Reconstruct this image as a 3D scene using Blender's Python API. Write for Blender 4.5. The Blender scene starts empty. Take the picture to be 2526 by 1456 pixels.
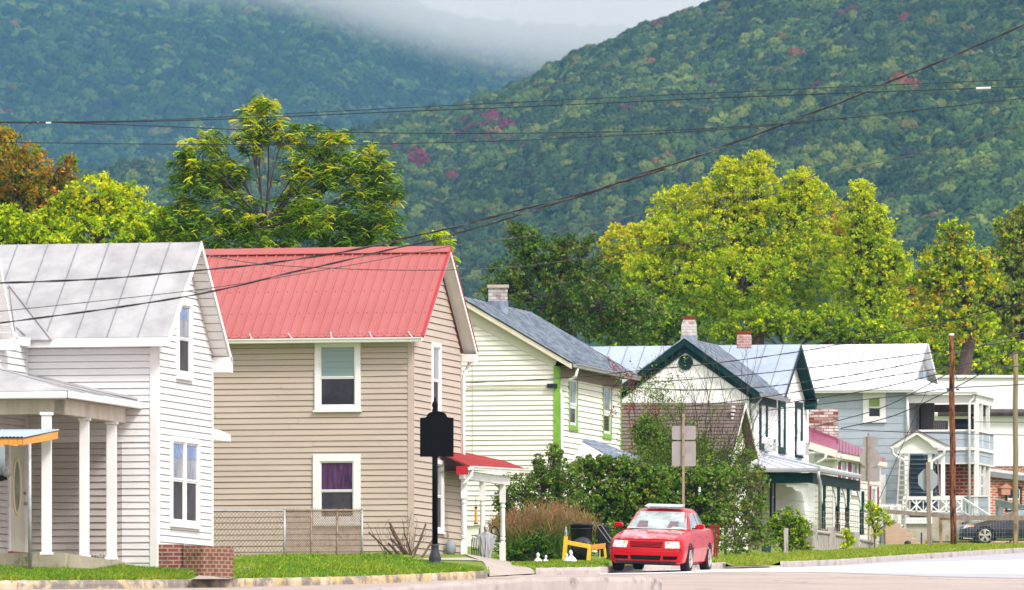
import bpy, bmesh, math, random
import numpy as np
from mathutils import Vector as V, Matrix
from mathutils.bvhtree import BVHTree
random.seed(7); rng=np.random.default_rng(7)
SC=bpy.context.scene; COL=SC.collection
R=math.radians
# ------------------------------------------------------------------ camera, sky, sun, exposure
# level 300 mm camera low on the street, the lens shifted upwards: the horizon lies under the picture
F=21000.0; UC=1263.0; VH=1850.0           # focal length, centre and horizon in photo pixels (2526 wide)
cd=bpy.data.cameras.new('camera'); cam=bpy.data.objects.new('camera',cd); COL.objects.link(cam)
cam.location=(0,0,0); cam.rotation_euler=(R(90),0,0)
cd.sensor_width=36; cd.lens=36*F/2526; cd.shift_y=(VH-728)/2526; cd.clip_start=1; cd.clip_end=20000
cd.dof.use_dof=True; cd.dof.focus_distance=212; cd.dof.aperture_fstop=6.8
SC.camera=cam
SUN_EL,SUN_AZ=46,140                      # azimuth clockwise from +Y: from the right, a little behind the camera
W=bpy.data.worlds.new('World'); SC.world=W; W.use_nodes=True
nt=W.node_tree; bg=nt.nodes['Background']
sky=nt.nodes.new('ShaderNodeTexSky'); sky.sky_type='NISHITA'; sky.sun_disc=False
sky.sun_elevation=R(SUN_EL); sky.sun_rotation=R(SUN_AZ); sky.air_density=1.2; sky.dust_density=4.0
hs=nt.nodes.new('ShaderNodeHueSaturation'); hs.inputs['Saturation'].default_value=0.30
# overcast: the clear sky's contrast and colour are levelled out
gm=nt.nodes.new('ShaderNodeGamma'); gm.inputs[1].default_value=0.32
ml=nt.nodes.new('ShaderNodeMix'); ml.data_type='RGBA'; ml.blend_type='MULTIPLY'; ml.inputs['Factor'].default_value=1; ml.inputs['B'].default_value=(4.3,4.12,4.16,1)
nt.links.new(sky.outputs[0],gm.inputs[0]); nt.links.new(gm.outputs[0],hs.inputs['Color']); nt.links.new(hs.outputs[0],ml.inputs['A']); nt.links.new(ml.outputs['Result'],bg.inputs[0]); bg.inputs[1].default_value=0.15
sd=bpy.data.lights.new('sun','SUN'); so=bpy.data.objects.new('sun',sd); COL.objects.link(so)
sd.energy=2.5; sd.angle=R(12); sd.color=(1.0,0.955,0.92)
sdir=V((math.sin(R(SUN_AZ))*math.cos(R(SUN_EL)), math.cos(R(SUN_AZ))*math.cos(R(SUN_EL)), math.sin(R(SUN_EL))))
so.rotation_euler=(-sdir).to_track_quat('-Z','Y').to_euler(); so.location=(60,100,80)
SC.view_settings.view_transform='Standard'; SC.view_settings.look='None'; SC.view_settings.gamma=1
SC.view_settings.exposure=0.55
SC.render.engine='CYCLES'; cy=SC.cycles
cy.use_denoising=True
try: cy.denoiser='OPENIMAGEDENOISE'
except Exception: pass
cy.max_bounces=24; cy.transparent_max_bounces=8; cy.volume_bounces=24; cy.diffuse_bounces=3; cy.glossy_bounces=2; cy.transmission_bounces=3
cy.sample_clamp_indirect=6; cy.caustics_reflective=False; cy.caustics_refractive=False
# ------------------------------------------------------------------ helpers
def P(u,v,Y): return V(((u-UC)/F*Y,Y,(VH-v)/F*Y))
def ppm(Y): return F/Y
def tag(o,label=None,cat=None,group=None,kind=None):
    if label: o['label']=label
    if cat: o['category']=cat
    if group: o['group']=group
    if kind: o['kind']=kind
    return o
def thing(name,loc,label,cat,group=None):
    o=bpy.data.objects.new(name,None); COL.objects.link(o); o.location=loc; o.empty_display_size=.3
    return tag(o,label,cat,group)
class MB:
    def __init__(s): s.v=[]; s.f=[]
    def add(s,vs,fs):
        n=len(s.v); s.v+= [tuple(a) for a in vs]; s.f+=[tuple(i+n for i in f) for f in fs]; return s
    def poly(s,pts): return s.add(pts,[tuple(range(len(pts)))])
    def quad(s,a,b,c,d): return s.add([a,b,c,d],[(0,1,2,3)])
    def par(s,o,a,b,c):      # box from corner o with three edge vectors
        o=V(o);a=V(a);b=V(b);c=V(c)
        vs=[o,o+a,o+a+b,o+b,o+c,o+a+c,o+a+b+c,o+b+c]
        return s.add(vs,[(0,3,2,1),(4,5,6,7),(0,1,5,4),(1,2,6,5),(2,3,7,6),(3,0,4,7)])
    def box(s,x0,x1,y0,y1,z0,z1): return s.par((x0,y0,z0),(x1-x0,0,0),(0,y1-y0,0),(0,0,z1-z0))
    def bar(s,p,q,w,h=None,up=(0,0,1)):   # beam with rectangular section
        p=V(p);q=V(q);h=h or w; d=(q-p).normalized(); x=d.cross(V(up))
        if x.length<1e-4: x=d.cross(V((0,1,0)))
        x.normalize(); y=x.cross(d).normalized()
        return s.par(p-x*w/2-y*h/2,x*w,y*h,q-p)
    def tube(s,pts,r,n=6,cap=True):
        pts=[V(p) for p in pts]; m=len(pts); rs=r if isinstance(r,(list,tuple)) else [r]*m
        base=len(s.v); a=None
        for i,p in enumerate(pts):
            t=(pts[min(i+1,m-1)]-pts[max(i-1,0)]).normalized()
            if a is None:
                a=t.cross(V((0,0,1)) if abs(t.z)<.9 else V((0,1,0))).normalized()
            a=(a-t*a.dot(t)).normalized(); b=t.cross(a)
            for k in range(n):
                g=2*math.pi*k/n; s.v.append(tuple(p+(a*math.cos(g)+b*math.sin(g))*rs[i]))
        for i in range(m-1):
            for k in range(n):
                k2=(k+1)%n; s.f.append((base+i*n+k,base+i*n+k2,base+(i+1)*n+k2,base+(i+1)*n+k))
        if cap: s.f.append(tuple(base+k for k in range(n))[::-1]); s.f.append(tuple(base+(m-1)*n+k for k in range(n)))
        return s
    def lathe(s,o,prof,n=16,sq=False):    # prof (r,z) pairs from the base up
        o=V(o); return s.tube_prof(o,prof,n,sq)
    def tube_prof(s,o,prof,n,sq):
        base=len(s.v)
        for r,z in prof:
            for k in range(n):
                g=2*math.pi*(k+.5)/n; s.v.append((o.x+r*math.cos(g),o.y+r*math.sin(g),o.z+z))
        m=len(prof)
        for i in range(m-1):
            for k in range(n):
                k2=(k+1)%n; s.f.append((base+i*n+k,base+i*n+k2,base+(i+1)*n+k2,base+(i+1)*n+k))
        s.f.append(tuple(base+k for k in range(n))[::-1]); s.f.append(tuple(base+(m-1)*n+k for k in range(n)))
        return s
    def prism(s,pts,vec):
        pts=[V(p) for p in pts]; vec=V(vec); n=len(pts)
        return s.add(pts+[p+vec for p in pts],[tuple(range(n))[::-1],tuple(range(n,2*n))]+[(i,(i+1)%n,(i+1)%n+n,i+n) for i in range(n)])
    def build(s,name,mat,parent=None,smooth=False,loc=None,bevel=0,fix=True):
        L=V(loc) if loc is not None else (parent_loc(parent) if parent else V((0,0,0)))
        me=bpy.data.meshes.new(name)
        me.from_pydata([tuple(V(a)-L) for a in s.v],[],s.f)
        if fix:
            bm=bmesh.new(); bm.from_mesh(me); bmesh.ops.recalc_face_normals(bm,faces=bm.faces); bm.to_mesh(me); bm.free()
        me.materials.append(mat)
        if smooth: me.polygons.foreach_set('use_smooth',[True]*len(me.polygons))
        o=bpy.data.objects.new(name,me); COL.objects.link(o)
        if parent: o.parent=parent; o.location=L-parent_loc(parent)
        else: o.location=L
        if bevel:
            b=o.modifiers.new('bevel','BEVEL'); b.width=bevel; b.segments=2; b.limit_method='ANGLE'
        return o
def _each(s,name,mat,parent,**kw):
    """every separate piece as a part of its own"""
    n=len(s.v); r=list(range(n))
    def find(a):
        while r[a]!=a: r[a]=r[r[a]]; a=r[a]
        return a
    for f in s.f:
        for i in f[1:]: r[find(i)]=find(f[0])
    gr={}
    for f in s.f: gr.setdefault(find(f[0]),[]).append(f)
    out=[]
    for fs in gr.values():
        ids=sorted({i for f in fs for i in f}); mp={i:k for k,i in enumerate(ids)}; m=MB(); m.v=[s.v[i] for i in ids]; m.f=[tuple(mp[i] for i in f) for f in fs]
        out.append(m.build(name,mat,parent,**kw))
    return out
MB.each=_each
def parent_loc(p):
    l=V((0,0,0))
    while p: l+=p.location; p=p.parent
    return l
def npmesh(name,verts,faces,mat,parent=None,cols=None,loc=None,smooth=False):
    """faces (n,k) numpy; cols per-vertex colours"""
    L=np.array(loc if loc is not None else (parent_loc(parent) if parent else (0,0,0)),dtype=float)
    me=bpy.data.meshes.new(name); n,k=faces.shape
    me.vertices.add(len(verts)); me.vertices.foreach_set('co',(verts-L).astype(np.float32).ravel())
    me.loops.add(n*k); me.loops.foreach_set('vertex_index',faces.astype(np.int32).ravel())
    me.polygons.add(n); me.polygons.foreach_set('loop_start',np.arange(0,n*k,k,dtype=np.int32))
    try: me.polygons.foreach_set('loop_total',np.full(n,k,dtype=np.int32))
    except Exception: pass
    me.update(calc_edges=True)
    if cols is not None:
        ca=me.color_attributes.new('col','FLOAT_COLOR','POINT')
        ca.data.foreach_set('color',np.concatenate([cols,np.ones((len(cols),1))],1).astype(np.float32).ravel())
    if smooth: me.polygons.foreach_set('use_smooth',[True]*n)
    me.materials.append(mat); me.validate()
    o=bpy.data.objects.new(name,me); COL.objects.link(o)
    if parent: o.parent=parent; o.location=V(L)-parent_loc(parent)
    else: o.location=V(L)
    return o
# ------------------------------------------------------------------ materials
MATS={}
def newmat(name):
    m=bpy.data.materials.new(name); m.use_nodes=True; t=m.node_tree; b=t.nodes['Principled BSDF']; return m,t,b
def N(t,kind,**kw):
    n=t.nodes.new(kind)
    for k,v in kw.items(): setattr(n,k,v)
    return n
def rgb(c): return (c[0],c[1],c[2],1)
def mott(name,c1,c2=None,scale=3.0,rough=.6,metal=0,spec=.22,amt=1.0,stretch=(1,1,1),c3=None,scale3=.7,lo3=.55,bump=0,bscale=40,coat=0,hi=.65,lo=.35):
    """noise-mottled surface: c1/c2 mixed by fine noise, c3 by large blotches"""
    if name in MATS: return MATS[name]
    m,t,b=newmat(name); L=t.links.new
    b.inputs['Roughness'].default_value=rough; b.inputs['Metallic'].default_value=metal
    b.inputs['Specular IOR Level'].default_value=spec
    if coat: b.inputs['Coat Weight'].default_value=coat; b.inputs['Coat Roughness'].default_value=.05
    if c2 is None: b.inputs['Base Color'].default_value=rgb(c1)
    tc=N(t,'ShaderNodeTexCoord'); mp=N(t,'ShaderNodeMapping'); mp.inputs['Scale'].default_value=stretch
    L(tc.outputs['Object'],mp.inputs[0])
    if c2 is not None:
        nz=N(t,'ShaderNodeTexNoise'); nz.inputs['Scale'].default_value=scale; nz.inputs['Detail'].default_value=6
        nz.inputs['Roughness'].default_value=.62; L(mp.outputs[0],nz.inputs['Vector'])
        cr=N(t,'ShaderNodeValToRGB'); cr.color_ramp.elements[0].position=lo; cr.color_ramp.elements[1].position=hi
        cr.color_ramp.elements[0].color=rgb(c1); cr.color_ramp.elements[1].color=rgb(c2)
        L(nz.outputs[0],cr.inputs[0]); last=cr.outputs[0]
        if c3 is not None:
            n3=N(t,'ShaderNodeTexNoise'); n3.inputs['Scale'].default_value=scale3; n3.inputs['Detail'].default_value=8; n3.inputs['Roughness'].default_value=.7
            L(mp.outputs[0],n3.inputs['Vector'])
            r3=N(t,'ShaderNodeValToRGB'); r3.color_ramp.elements[0].position=lo3; r3.color_ramp.elements[1].position=lo3+.1
            L(n3.outputs[0],r3.inputs[0])
            mx=N(t,'ShaderNodeMix',data_type='RGBA'); L(r3.outputs[0],mx.inputs['Factor']); L(last,mx.inputs['A']); mx.inputs['B'].default_value=rgb(c3)
            last=mx.outputs['Result']
        L(last,b.inputs['Base Color'])
    if bump:
        nb=N(t,'ShaderNodeTexNoise'); nb.inputs['Scale'].default_value=bscale; nb.inputs['Detail'].default_value=4; L(mp.outputs[0],nb.inputs['Vector'])
        bp=N(t,'ShaderNodeBump'); bp.inputs['Strength'].default_value=1; bp.inputs['Distance'].default_value=bump
        L(nb.outputs[0],bp.inputs['Height']); L(bp.outputs[0],b.inputs['Normal'])
    MATS[name]=m; return m
def brickmat(name,c1,c2,cm,d,bw=.21,bh=.07,mortar=.012,c3=None,offset=.5):
    if name in MATS: return MATS[name]
    m,t,b=newmat(name); L=t.links.new; b.inputs['Roughness'].default_value=.85
    tc=N(t,'ShaderNodeTexCoord'); dt=N(t,'ShaderNodeVectorMath',operation='DOT_PRODUCT'); dt.inputs[1].default_value=(d[0],d[1],0)
    L(tc.outputs['Object'],dt.inputs[0]); sx=N(t,'ShaderNodeSeparateXYZ'); L(tc.outputs['Object'],sx.inputs[0])
    cx=N(t,'ShaderNodeCombineXYZ'); L(dt.outputs['Value'],cx.inputs[0]); L(sx.outputs[2],cx.inputs[1])
    br=N(t,'ShaderNodeTexBrick'); br.offset=offset; L(cx.outputs[0],br.inputs['Vector'])
    br.inputs['Color1'].default_value=rgb(c1); br.inputs['Color2'].default_value=rgb(c2); br.inputs['Mortar'].default_value=rgb(cm)
    br.inputs['Scale'].default_value=1; br.inputs['Mortar Size'].default_value=mortar; br.inputs['Brick Width'].default_value=bw; br.inputs['Row Height'].default_value=bh
    br.inputs['Bias'].default_value=-.1
    nz=N(t,'ShaderNodeTexNoise'); nz.inputs['Scale'].default_value=5; nz.inputs['Detail'].default_value=6; L(tc.outputs['Object'],nz.inputs['Vector'])
    mx=N(t,'ShaderNodeMix',data_type='RGBA'); mx.blend_type='MIX'
    rr=N(t,'ShaderNodeValToRGB'); rr.color_ramp.elements[0].position=.5; rr.color_ramp.elements[1].position=.75; rr.color_ramp.elements[1].color=(.8,.8,.8,1)
    L(nz.outputs[0],rr.inputs[0]); L(rr.outputs[0],mx.inputs['Factor']); L(br.outputs[0],mx.inputs['A']); mx.inputs['B'].default_value=rgb(c3 or tuple(a*.6 for a in c1))
    L(mx.outputs['Result'],b.inputs['Base Color'])
    bp=N(t,'ShaderNodeBump'); bp.invert=True; bp.inputs['Distance'].default_value=.01; L(br.outputs['Fac'],bp.inputs['Height']); L(bp.outputs[0],b.inputs['Normal'])
    MATS[name]=m; return m
def leafmat(name,trans=.35,rough=.5,spec=.3,instancer=False,tint=(1,1,1)):
    if name in MATS: return MATS[name]
    m,t,b=newmat(name); L=t.links.new
    at=N(t,'ShaderNodeAttribute'); at.attribute_name='col'
    if instancer: at.attribute_type='INSTANCER'
    b.inputs['Roughness'].default_value=rough; b.inputs['Specular IOR Level'].default_value=spec
    L(at.outputs['Color'],b.inputs['Base Color'])
    if trans>0:
        tr=N(t,'ShaderNodeBsdfTranslucent'); mx=N(t,'ShaderNodeMixShader'); mx.inputs[0].default_value=trans
        L(at.outputs['Color'],tr.inputs[0]); L(b.outputs[0],mx.inputs[1]); L(tr.outputs[0],mx.inputs[2])
        L(mx.outputs[0],t.nodes['Material Output'].inputs[0])
    MATS[name]=m; return m
def glassmat(name,c,rough=.06,c2=None,scale=2,stretch=(1,1,1)):
    return mott(name,c,c2 or tuple(a*3 for a in c),scale=scale,rough=rough,spec=.35,stretch=stretch)
M=dict(
 a_side=mott('white_vinyl',(.76,.75,.75),(.69,.68,.68),scale=1.2,rough=.5,c3=(.60,.55,.48),scale3=.9,lo3=.66,bump=.004,bscale=3),
 white=mott('white_paint',(.80,.79,.78),(.72,.71,.70),scale=2,rough=.5),
 a_porch_shade=mott('shaded_porch_siding',(.50,.46,.44),(.42,.38,.36),scale=1.5,rough=.55,c3=(.42,.36,.32),scale3=.8,lo3=.56),  # shade under the porch painted into a darker copy of the siding
 b_side=mott('beige_vinyl',(.50,.415,.345),(.45,.37,.305),scale=.9,rough=.55,c3=(.40,.32,.26),scale3=.8,lo3=.62,bump=.008,bscale=1.6,stretch=(.5,.5,1.5)),
 a_roof=mott('painted_tin',(.31,.305,.31),(.44,.435,.44),scale=1.6,rough=.5,c3=(.40,.33,.29),scale3=1.1,lo3=.68,stretch=(1,1,.6),bump=.003,bscale=8),
 red_roof=mott('red_metal',(.375,.092,.082),(.41,.11,.098),scale=1,rough=.32,spec=.6,c3=(.40,.115,.105),scale3=.55,lo3=.52,stretch=(1,1,.5)),
 red_dark=mott('red_trim',(.42,.02,.03),(.46,.03,.04),rough=.4),
 c_side=mott('cream_clapboard',(.84,.81,.73),(.78,.75,.67),scale=2.2,rough=.7,c3=(.40,.33,.24),scale3=2.6,lo3=.70,stretch=(.35,.35,2)),
 seam=mott('seam_shadow_grey',(.20,.19,.22),(.28,.27,.30),scale=5,rough=.6),
 green=mott('green_trim',(.16,.36,.03),(.24,.46,.07),scale=6,rough=.6,c3=(.05,.14,.01),scale3=5,lo3=.60,stretch=(1,1,.4)),
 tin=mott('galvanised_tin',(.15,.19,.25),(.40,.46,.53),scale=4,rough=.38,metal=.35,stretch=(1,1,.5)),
 tin_shade=mott('shaded_tin',(.035,.05,.075),(.10,.13,.17),scale=5,rough=.5,metal=.2),  # dark roof stripes: the play of light on corrugation put into the sheet colour
 tin_blue=mott('blue_grey_tin',(.33,.40,.49),(.42,.49,.58),scale=1.2,rough=.42,metal=.1),
 tin_white=mott('white_tin',(.78,.79,.80),(.70,.71,.73),scale=.9,rough=.5,c3=(.6,.6,.63),scale3=.5,lo3=.62),
 rusty_tin=mott('rusty_white_tin',(.66,.62,.64),(.58,.54,.56),scale=2,rough=.55,c3=(.52,.18,.10),scale3=1.3,lo3=.56),
 d_side=mott('white_board',(.88,.87,.87),(.83,.82,.81),scale=1.5,rough=.6,c3=(.60,.57,.53),scale3=1.2,lo3=.76),
 teal=mott('dark_green_trim',(.003,.026,.028),(.005,.040,.040),scale=4,rough=.5,spec=.12),
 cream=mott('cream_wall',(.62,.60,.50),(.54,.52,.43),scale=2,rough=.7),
 f_side=mott('blue_grey_shingle',(.36,.41,.47),(.41,.46,.52),scale=1.4,rough=.65,c3=(.32,.36,.43),scale3=.6,lo3=.55),
 purple=mott('purple_metal',(.24,.06,.11),(.29,.09,.14),scale=1,rough=.4),
 shutter=mott('maroon_shutter',(.20,.01,.05),(.24,.02,.06),rough=.5),
 shingle=mott('brown_shingle',(.13,.10,.085),(.19,.15,.125),scale=6,rough=.9,stretch=(1,1,3)),
 conc=mott('concrete',(.50,.47,.44),(.40,.37,.34),scale=2.5,rough=.85,c3=(.30,.28,.24),scale3=1.5,lo3=.58,bump=.004,bscale=30),
 conc_old=mott('stained_concrete',(.44,.39,.30),(.34,.30,.22),scale=2,rough=.9,c3=(.16,.18,.06),scale3=2.2,lo3=.54),
 curb_y=mott('worn_yellow_curb',(.52,.36,.12),(.56,.50,.40),scale=3,rough=.8,c3=(.22,.19,.17),scale3=1.9,lo3=.45,stretch=(.7,.7,1)),
 curb=mott('grey_curb',(.40,.35,.33),(.50,.45,.42),scale=3,rough=.85,c3=(.22,.19,.17),scale3=1.6,lo3=.55,stretch=(.6,.6,1)),
 curb_w=mott('pale_curb',(.58,.48,.38),(.50,.42,.34),scale=3,rough=.85,c3=(.62,.44,.16),scale3=1.6,lo3=.56),
 pink=mott('pink_stucco',(.56,.37,.27),(.50,.33,.24),scale=3,rough=.9,bump=.003),
 black=mott('black_paint',(.0015,.0015,.002),(.003,.003,.004),scale=4,rough=.6,spec=.1),
 blackpl=mott('black_plastic',(.012,.012,.014),(.022,.022,.026),scale=3,rough=.38),
 blackiron=mott('black_iron',(.014,.018,.022),(.03,.035,.04),scale=5,rough=.5),
 galv=mott('galvanised_pipe',(.34,.34,.35),(.46,.46,.47),scale=8,rough=.5,metal=.5,c3=(.22,.12,.06),scale3=4,lo3=.62),
 rust=mott('rusty_steel',(.26,.18,.13),(.36,.28,.22),scale=8,rough=.8,c3=(.18,.07,.03),scale3=5,lo3=.55),
 signback=mott('sign_back',(.36,.32,.31),(.30,.265,.26),scale=3,rough=.55,metal=.15),
 signgrey=mott('grey_sign_back',(.34,.38,.40),(.28,.32,.35),scale=2,rough=.5,metal=.2,stretch=(6,6,.3)),
 pole=mott('creosote_wood',(.26,.10,.04),(.14,.045,.02),scale=12,rough=.85,c3=(.02,.008,.008),scale3=6,lo3=.50,stretch=(2.2,2.2,.3)),
 pole2=mott('weathered_pole',(.28,.22,.12),(.20,.16,.10),scale=9,rough=.9,c3=(.10,.09,.04),scale3=4,lo3=.56,stretch=(1.6,1.6,.2)),
 oldwood=mott('grey_wood',(.30,.24,.20),(.20,.15,.12),scale=10,rough=.9,stretch=(2,2,.25)),
 greywood=mott('silver_wood',(.46,.42,.40),(.34,.30,.27),scale=7,rough=.9,c3=(.16,.12,.10),scale3=5,lo3=.56,stretch=(2,2,.4)),
 orange=mott('orange_lumber',(.62,.26,.04),(.72,.34,.07),scale=7,rough=.6,c3=(.42,.14,.02),scale3=4,lo3=.6),
 yellow=mott('yellow_paint',(.70,.42,.03),(.78,.50,.06),scale=5,rough=.6,c3=(.40,.20,.03),scale3=6,lo3=.64),
 redwood=mott('red_painted_wood',(.16,.012,.012),(.20,.02,.018),scale=5,rough=.7),
 ghost=mott('grey_gauze',(.30,.30,.33),(.46,.46,.49),scale=9,rough=.95,stretch=(3,3,.6)),
 cloth=mott('white_cloth',(.85,.85,.86),(.74,.74,.78),scale=9,rough=.9),
 curtain=mott('dark_curtain',(.03,.01,.04),(.10,.035,.11),scale=3.5,rough=.25,spec=.35,stretch=(3,3,.5)),
 gl_dark=glassmat('dark_glass',(.012,.012,.018),rough=.05),
 gl_screen=mott('insect_screen',(.035,.03,.036),(.065,.058,.07),scale=3,rough=.6,spec=.2),
 gl_green=mott('glass_over_blind',(.13,.22,.21),(.20,.30,.29),scale=1.5,rough=.15,spec=.9,stretch=(.3,.3,14)),
 gl_mid=mott('mid_glass',(.15,.16,.17),(.30,.32,.33),scale=4,rough=.1,spec=.9,stretch=(1,1,.5)),
 gl_blue=mott('blue_film',(.06,.13,.33),(.22,.30,.50),scale=14,rough=.15,spec=.9),
 blind=mott('olive_blind',(.22,.30,.09),(.27,.35,.12),scale=2,rough=.5),
 bark=mott('bark',(.055,.035,.028),(.10,.07,.055),scale=8,rough=.95,stretch=(1,1,.3)),
 bark_pale=mott('pale_bark',(.20,.14,.11),(.30,.22,.18),scale=8,rough=.95,stretch=(1,1,.3)),
 wire=mott('cable_black',(.012,.011,.013),(.03,.028,.03),scale=30,rough=.5),
 wire_gr=mott('cable_grey',(.02,.019,.02),(.14,.13,.12),scale=6,rough=.5),
 tyre=mott('tyre_rubber',(.014,.014,.015),(.024,.023,.022),scale=10,rough=.8),
 alloy=mott('alloy_rim',(.45,.42,.36),(.55,.52,.46),scale=5,rough=.4,metal=.5),
 carred=mott('red_car_paint',(.40,.001,.006),(.43,.002,.008),scale=2,rough=.35,spec=.12,coat=.35),
 carblack=mott('black_car_paint',(.010,.012,.028),(.014,.016,.034),scale=2,rough=.25,coat=1),
 windsh=mott('windscreen',(.22,.27,.27),(.48,.54,.53),scale=2.0,rough=.08,spec=1.0,c3=(.30,.20,.21),scale3=2.4,lo3=.56,stretch=(1,1,1)),
 sidegl=mott('side_window',(.10,.15,.17),(.35,.42,.44),scale=2.5,rough=.05,spec=1.0),
 lamp=mott('headlamp',(.30,.31,.30),(.80,.81,.79),scale=14,rough=.15,spec=.9),
 amber=mott('amber_lens',(.75,.22,.04),(.8,.3,.07),rough=.2),
 lamp_w=mott('white_plastic',(.75,.76,.78),(.6,.6,.62),scale=6,rough=.4),
)
# ------------------------------------------------------------------ terrain
_gy=np.array([-400,-60,0,60,100,130,158,172,185,196,226,276,330,420,700,1200,2000,12000],float)
_gz=np.array([-6,-2.6,-1.6,.6,1.75,2.38,2.99,3.34,3.78,4.13,4.87,6.41,7.85,9.4,12,14,16,16],float)
_fy=np.concatenate([np.linspace(-400,0,60),np.linspace(2,450,450),np.linspace(460,12000,300)])
_fz=np.interp(_fy,_gy,_gz)
_sel=(_fy>2)&(_fy<450); _k=np.ones(11)/11
_sm=np.convolve(np.pad(_fz,5,'edge'),_k,'valid'); _fz=np.where(_sel,_sm,_fz)
CARX,CARY=P(1600,1405,193).x,193.3
def g(x,y):
    x=np.asarray(x,float); y=np.asarray(y,float)
    b=.032*(x-CARX)*np.exp(-((x-CARX)**2/9+(y-CARY)**2/16))
    return np.interp(y,_fy,_fz)+b
def hit(u,v,dz=0.0,y0=60,y1=600):
    """first point of the ground seen through the picture point"""
    ys=np.arange(y0,y1,.05); t=(u-UC)/F
    d=(VH-v)/F*ys-(g(t*ys,ys)+dz); i=np.argmax(d<0)
    if not (d<0).any(): i=len(ys)-1
    return V((t*ys[i],ys[i],g(t*ys[i],ys[i])+dz))
def YG(Y,u): return float(g((u-UC)/F*Y,Y))
# back edge of the kerb as (u, Y)
KERB=[(-3500,140),(-600,150),(0,154.5),(300,158),(520,162),(640,166),(900,172),(1190,181),(1330,186.8),(1480,190),(1530,193.6),(1620,197.5),(1760,204.5),(1940,218),(2100,232),(2300,251),(2490,270),(2700,292),(3200,340),(4200,420)]
def KY(u): return np.interp(u,[k[0] for k in KERB],[k[1] for k in KERB])
def lawn_z(u,Y):
    x=(np.asarray(u)-UC)/F*Y; d=np.clip(np.asarray(Y)-KY(u),0,None)
    w=np.interp(u,[1196,1206,1320,1332,1785,1800,1905,1925],[0,.85,.85,0,0,.6,.6,0])
    return g(x,Y)+.15*(1-w*np.exp(-d/2.2))+np.minimum(np.interp(u,[1150,1270,2200,2600],[.22,0,.03,.05]),d*.035)
def grid(us,ts,fn,name,mat,label=None):
    U,T=np.meshgrid(us,ts); X,Y,Z=fn(U,T); n,m=U.shape
    vs=np.stack([X.ravel(),Y.ravel(),Z.ravel()],1)
    idx=np.arange(n*m).reshape(n,m); fs=np.stack([idx[:-1,:-1],idx[:-1,1:],idx[1:,1:],idx[1:,:-1]],-1).reshape(-1,4)
    o=npmesh(name,vs,fs,mat,smooth=True); tag(o,kind='structure'); return o
m_ground=mott('dirt',(.16,.14,.08),(.10,.12,.05),scale=.6,rough=.95)
m_lawn=mott('turf',(.10,.19,.012),(.17,.22,.02),scale=2.0,rough=.9,c3=(.20,.15,.05),scale3=.7,lo3=.62)
# the road: pale worn concrete, with long darker and lighter bands
def roadmat():
    m,t,b=newmat('road_surface'); L=t.links.new; b.inputs['Roughness'].default_value=.8
    tc=N(t,'ShaderNodeTexCoord')
    n1=N(t,'ShaderNodeTexNoise'); n1.inputs['Scale'].default_value=.35; n1.inputs['Detail'].default_value=8; n1.inputs['Roughness'].default_value=.6
    L(tc.outputs['Object'],n1.inputs['Vector'])
    cr=N(t,'ShaderNodeValToRGB'); e=cr.color_ramp.elements; e[0].position=.3; e[1].position=.72
    e[0].color=rgb((.36,.285,.24)); e[1].color=rgb((.50,.415,.36)); L(n1.outputs[0],cr.inputs[0])
    n2=N(t,'ShaderNodeTexNoise'); n2.inputs['Scale'].default_value=30; n2.inputs['Detail'].default_value=4; L(tc.outputs['Object'],n2.inputs['Vector'])
    mx=N(t,'ShaderNodeMix',data_type='RGBA'); mx.blend_type='MULTIPLY'; mx.inputs['Factor'].default_value=.5
    r2=N(t,'ShaderNodeValToRGB'); r2.color_ramp.elements[0].position=.2; r2.color_ramp.elements[0].color=(.72,.7,.68,1); L(n2.outputs[0],r2.inputs[0])
    L(cr.outputs[0],mx.inputs['A']); L(r2.outputs[0],mx.inputs['B'])
    # hairline cracks
    wn=N(t,'ShaderNodeTexNoise'); wn.inputs['Scale'].default_value=1.5; L(tc.outputs['Object'],wn.inputs['Vector'])
    va=N(t,'ShaderNodeVectorMath',operation='MULTIPLY_ADD'); L(wn.outputs['Color'],va.inputs[0]); va.inputs[1].default_value=(1.2,1.2,0); L(tc.outputs['Object'],va.inputs[2])
    vo=N(t,'ShaderNodeTexVoronoi',feature='DISTANCE_TO_EDGE'); vo.inputs['Scale'].default_value=.28; L(va.outputs[0],vo.inputs['Vector'])
    rc=N(t,'ShaderNodeValToRGB'); rc.color_ramp.elements[0].position=0; rc.color_ramp.elements[0].color=(.35,.32,.3,1); rc.color_ramp.elements[1].position=.014; L(vo.outputs['Distance'],rc.inputs[0])
    m2=N(t,'ShaderNodeMix',data_type='RGBA'); m2.blend_type='MULTIPLY'; m2.inputs['Factor'].default_value=.85; L(mx.outputs['Result'],m2.inputs['A']); L(rc.outputs[0],m2.inputs['B'])
    L(m2.outputs['Result'],b.inputs['Base Color']); return m
m_road=roadmat()
def base_fn(U,T): return U,T,g(U,T)-.06
grid(np.concatenate([np.linspace(-900,-30,20),np.linspace(-25,25,50),np.linspace(30,900,20)]),np.concatenate([np.linspace(-350,0,20),np.linspace(5,450,120),np.linspace(470,9500,60)]),base_fn,'ground',m_ground)
us=np.concatenate([np.linspace(-3500,-200,20),np.linspace(-150,2650,180),np.linspace(2750,4200,10)])
def road_fn(U,T):
    Y=15+T*(KY(U)-15); X=(U-UC)/F*Y; w=(1-T)*8*np.sign(U-UC)*np.abs(U-UC)/2500
    return X+w,Y,g(X+w,Y)
grid(us,np.linspace(0,1,160)**.8,road_fn,'road',m_road)
def lawn_fn(U,T):
    Y=KY(U)+.16+T**1.5*(440-KY(U)); return (U-UC)/F*Y,Y,lawn_z(U,Y)
grid(us,np.linspace(0,1,90),lawn_fn,'lawn',m_lawn)
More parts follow.
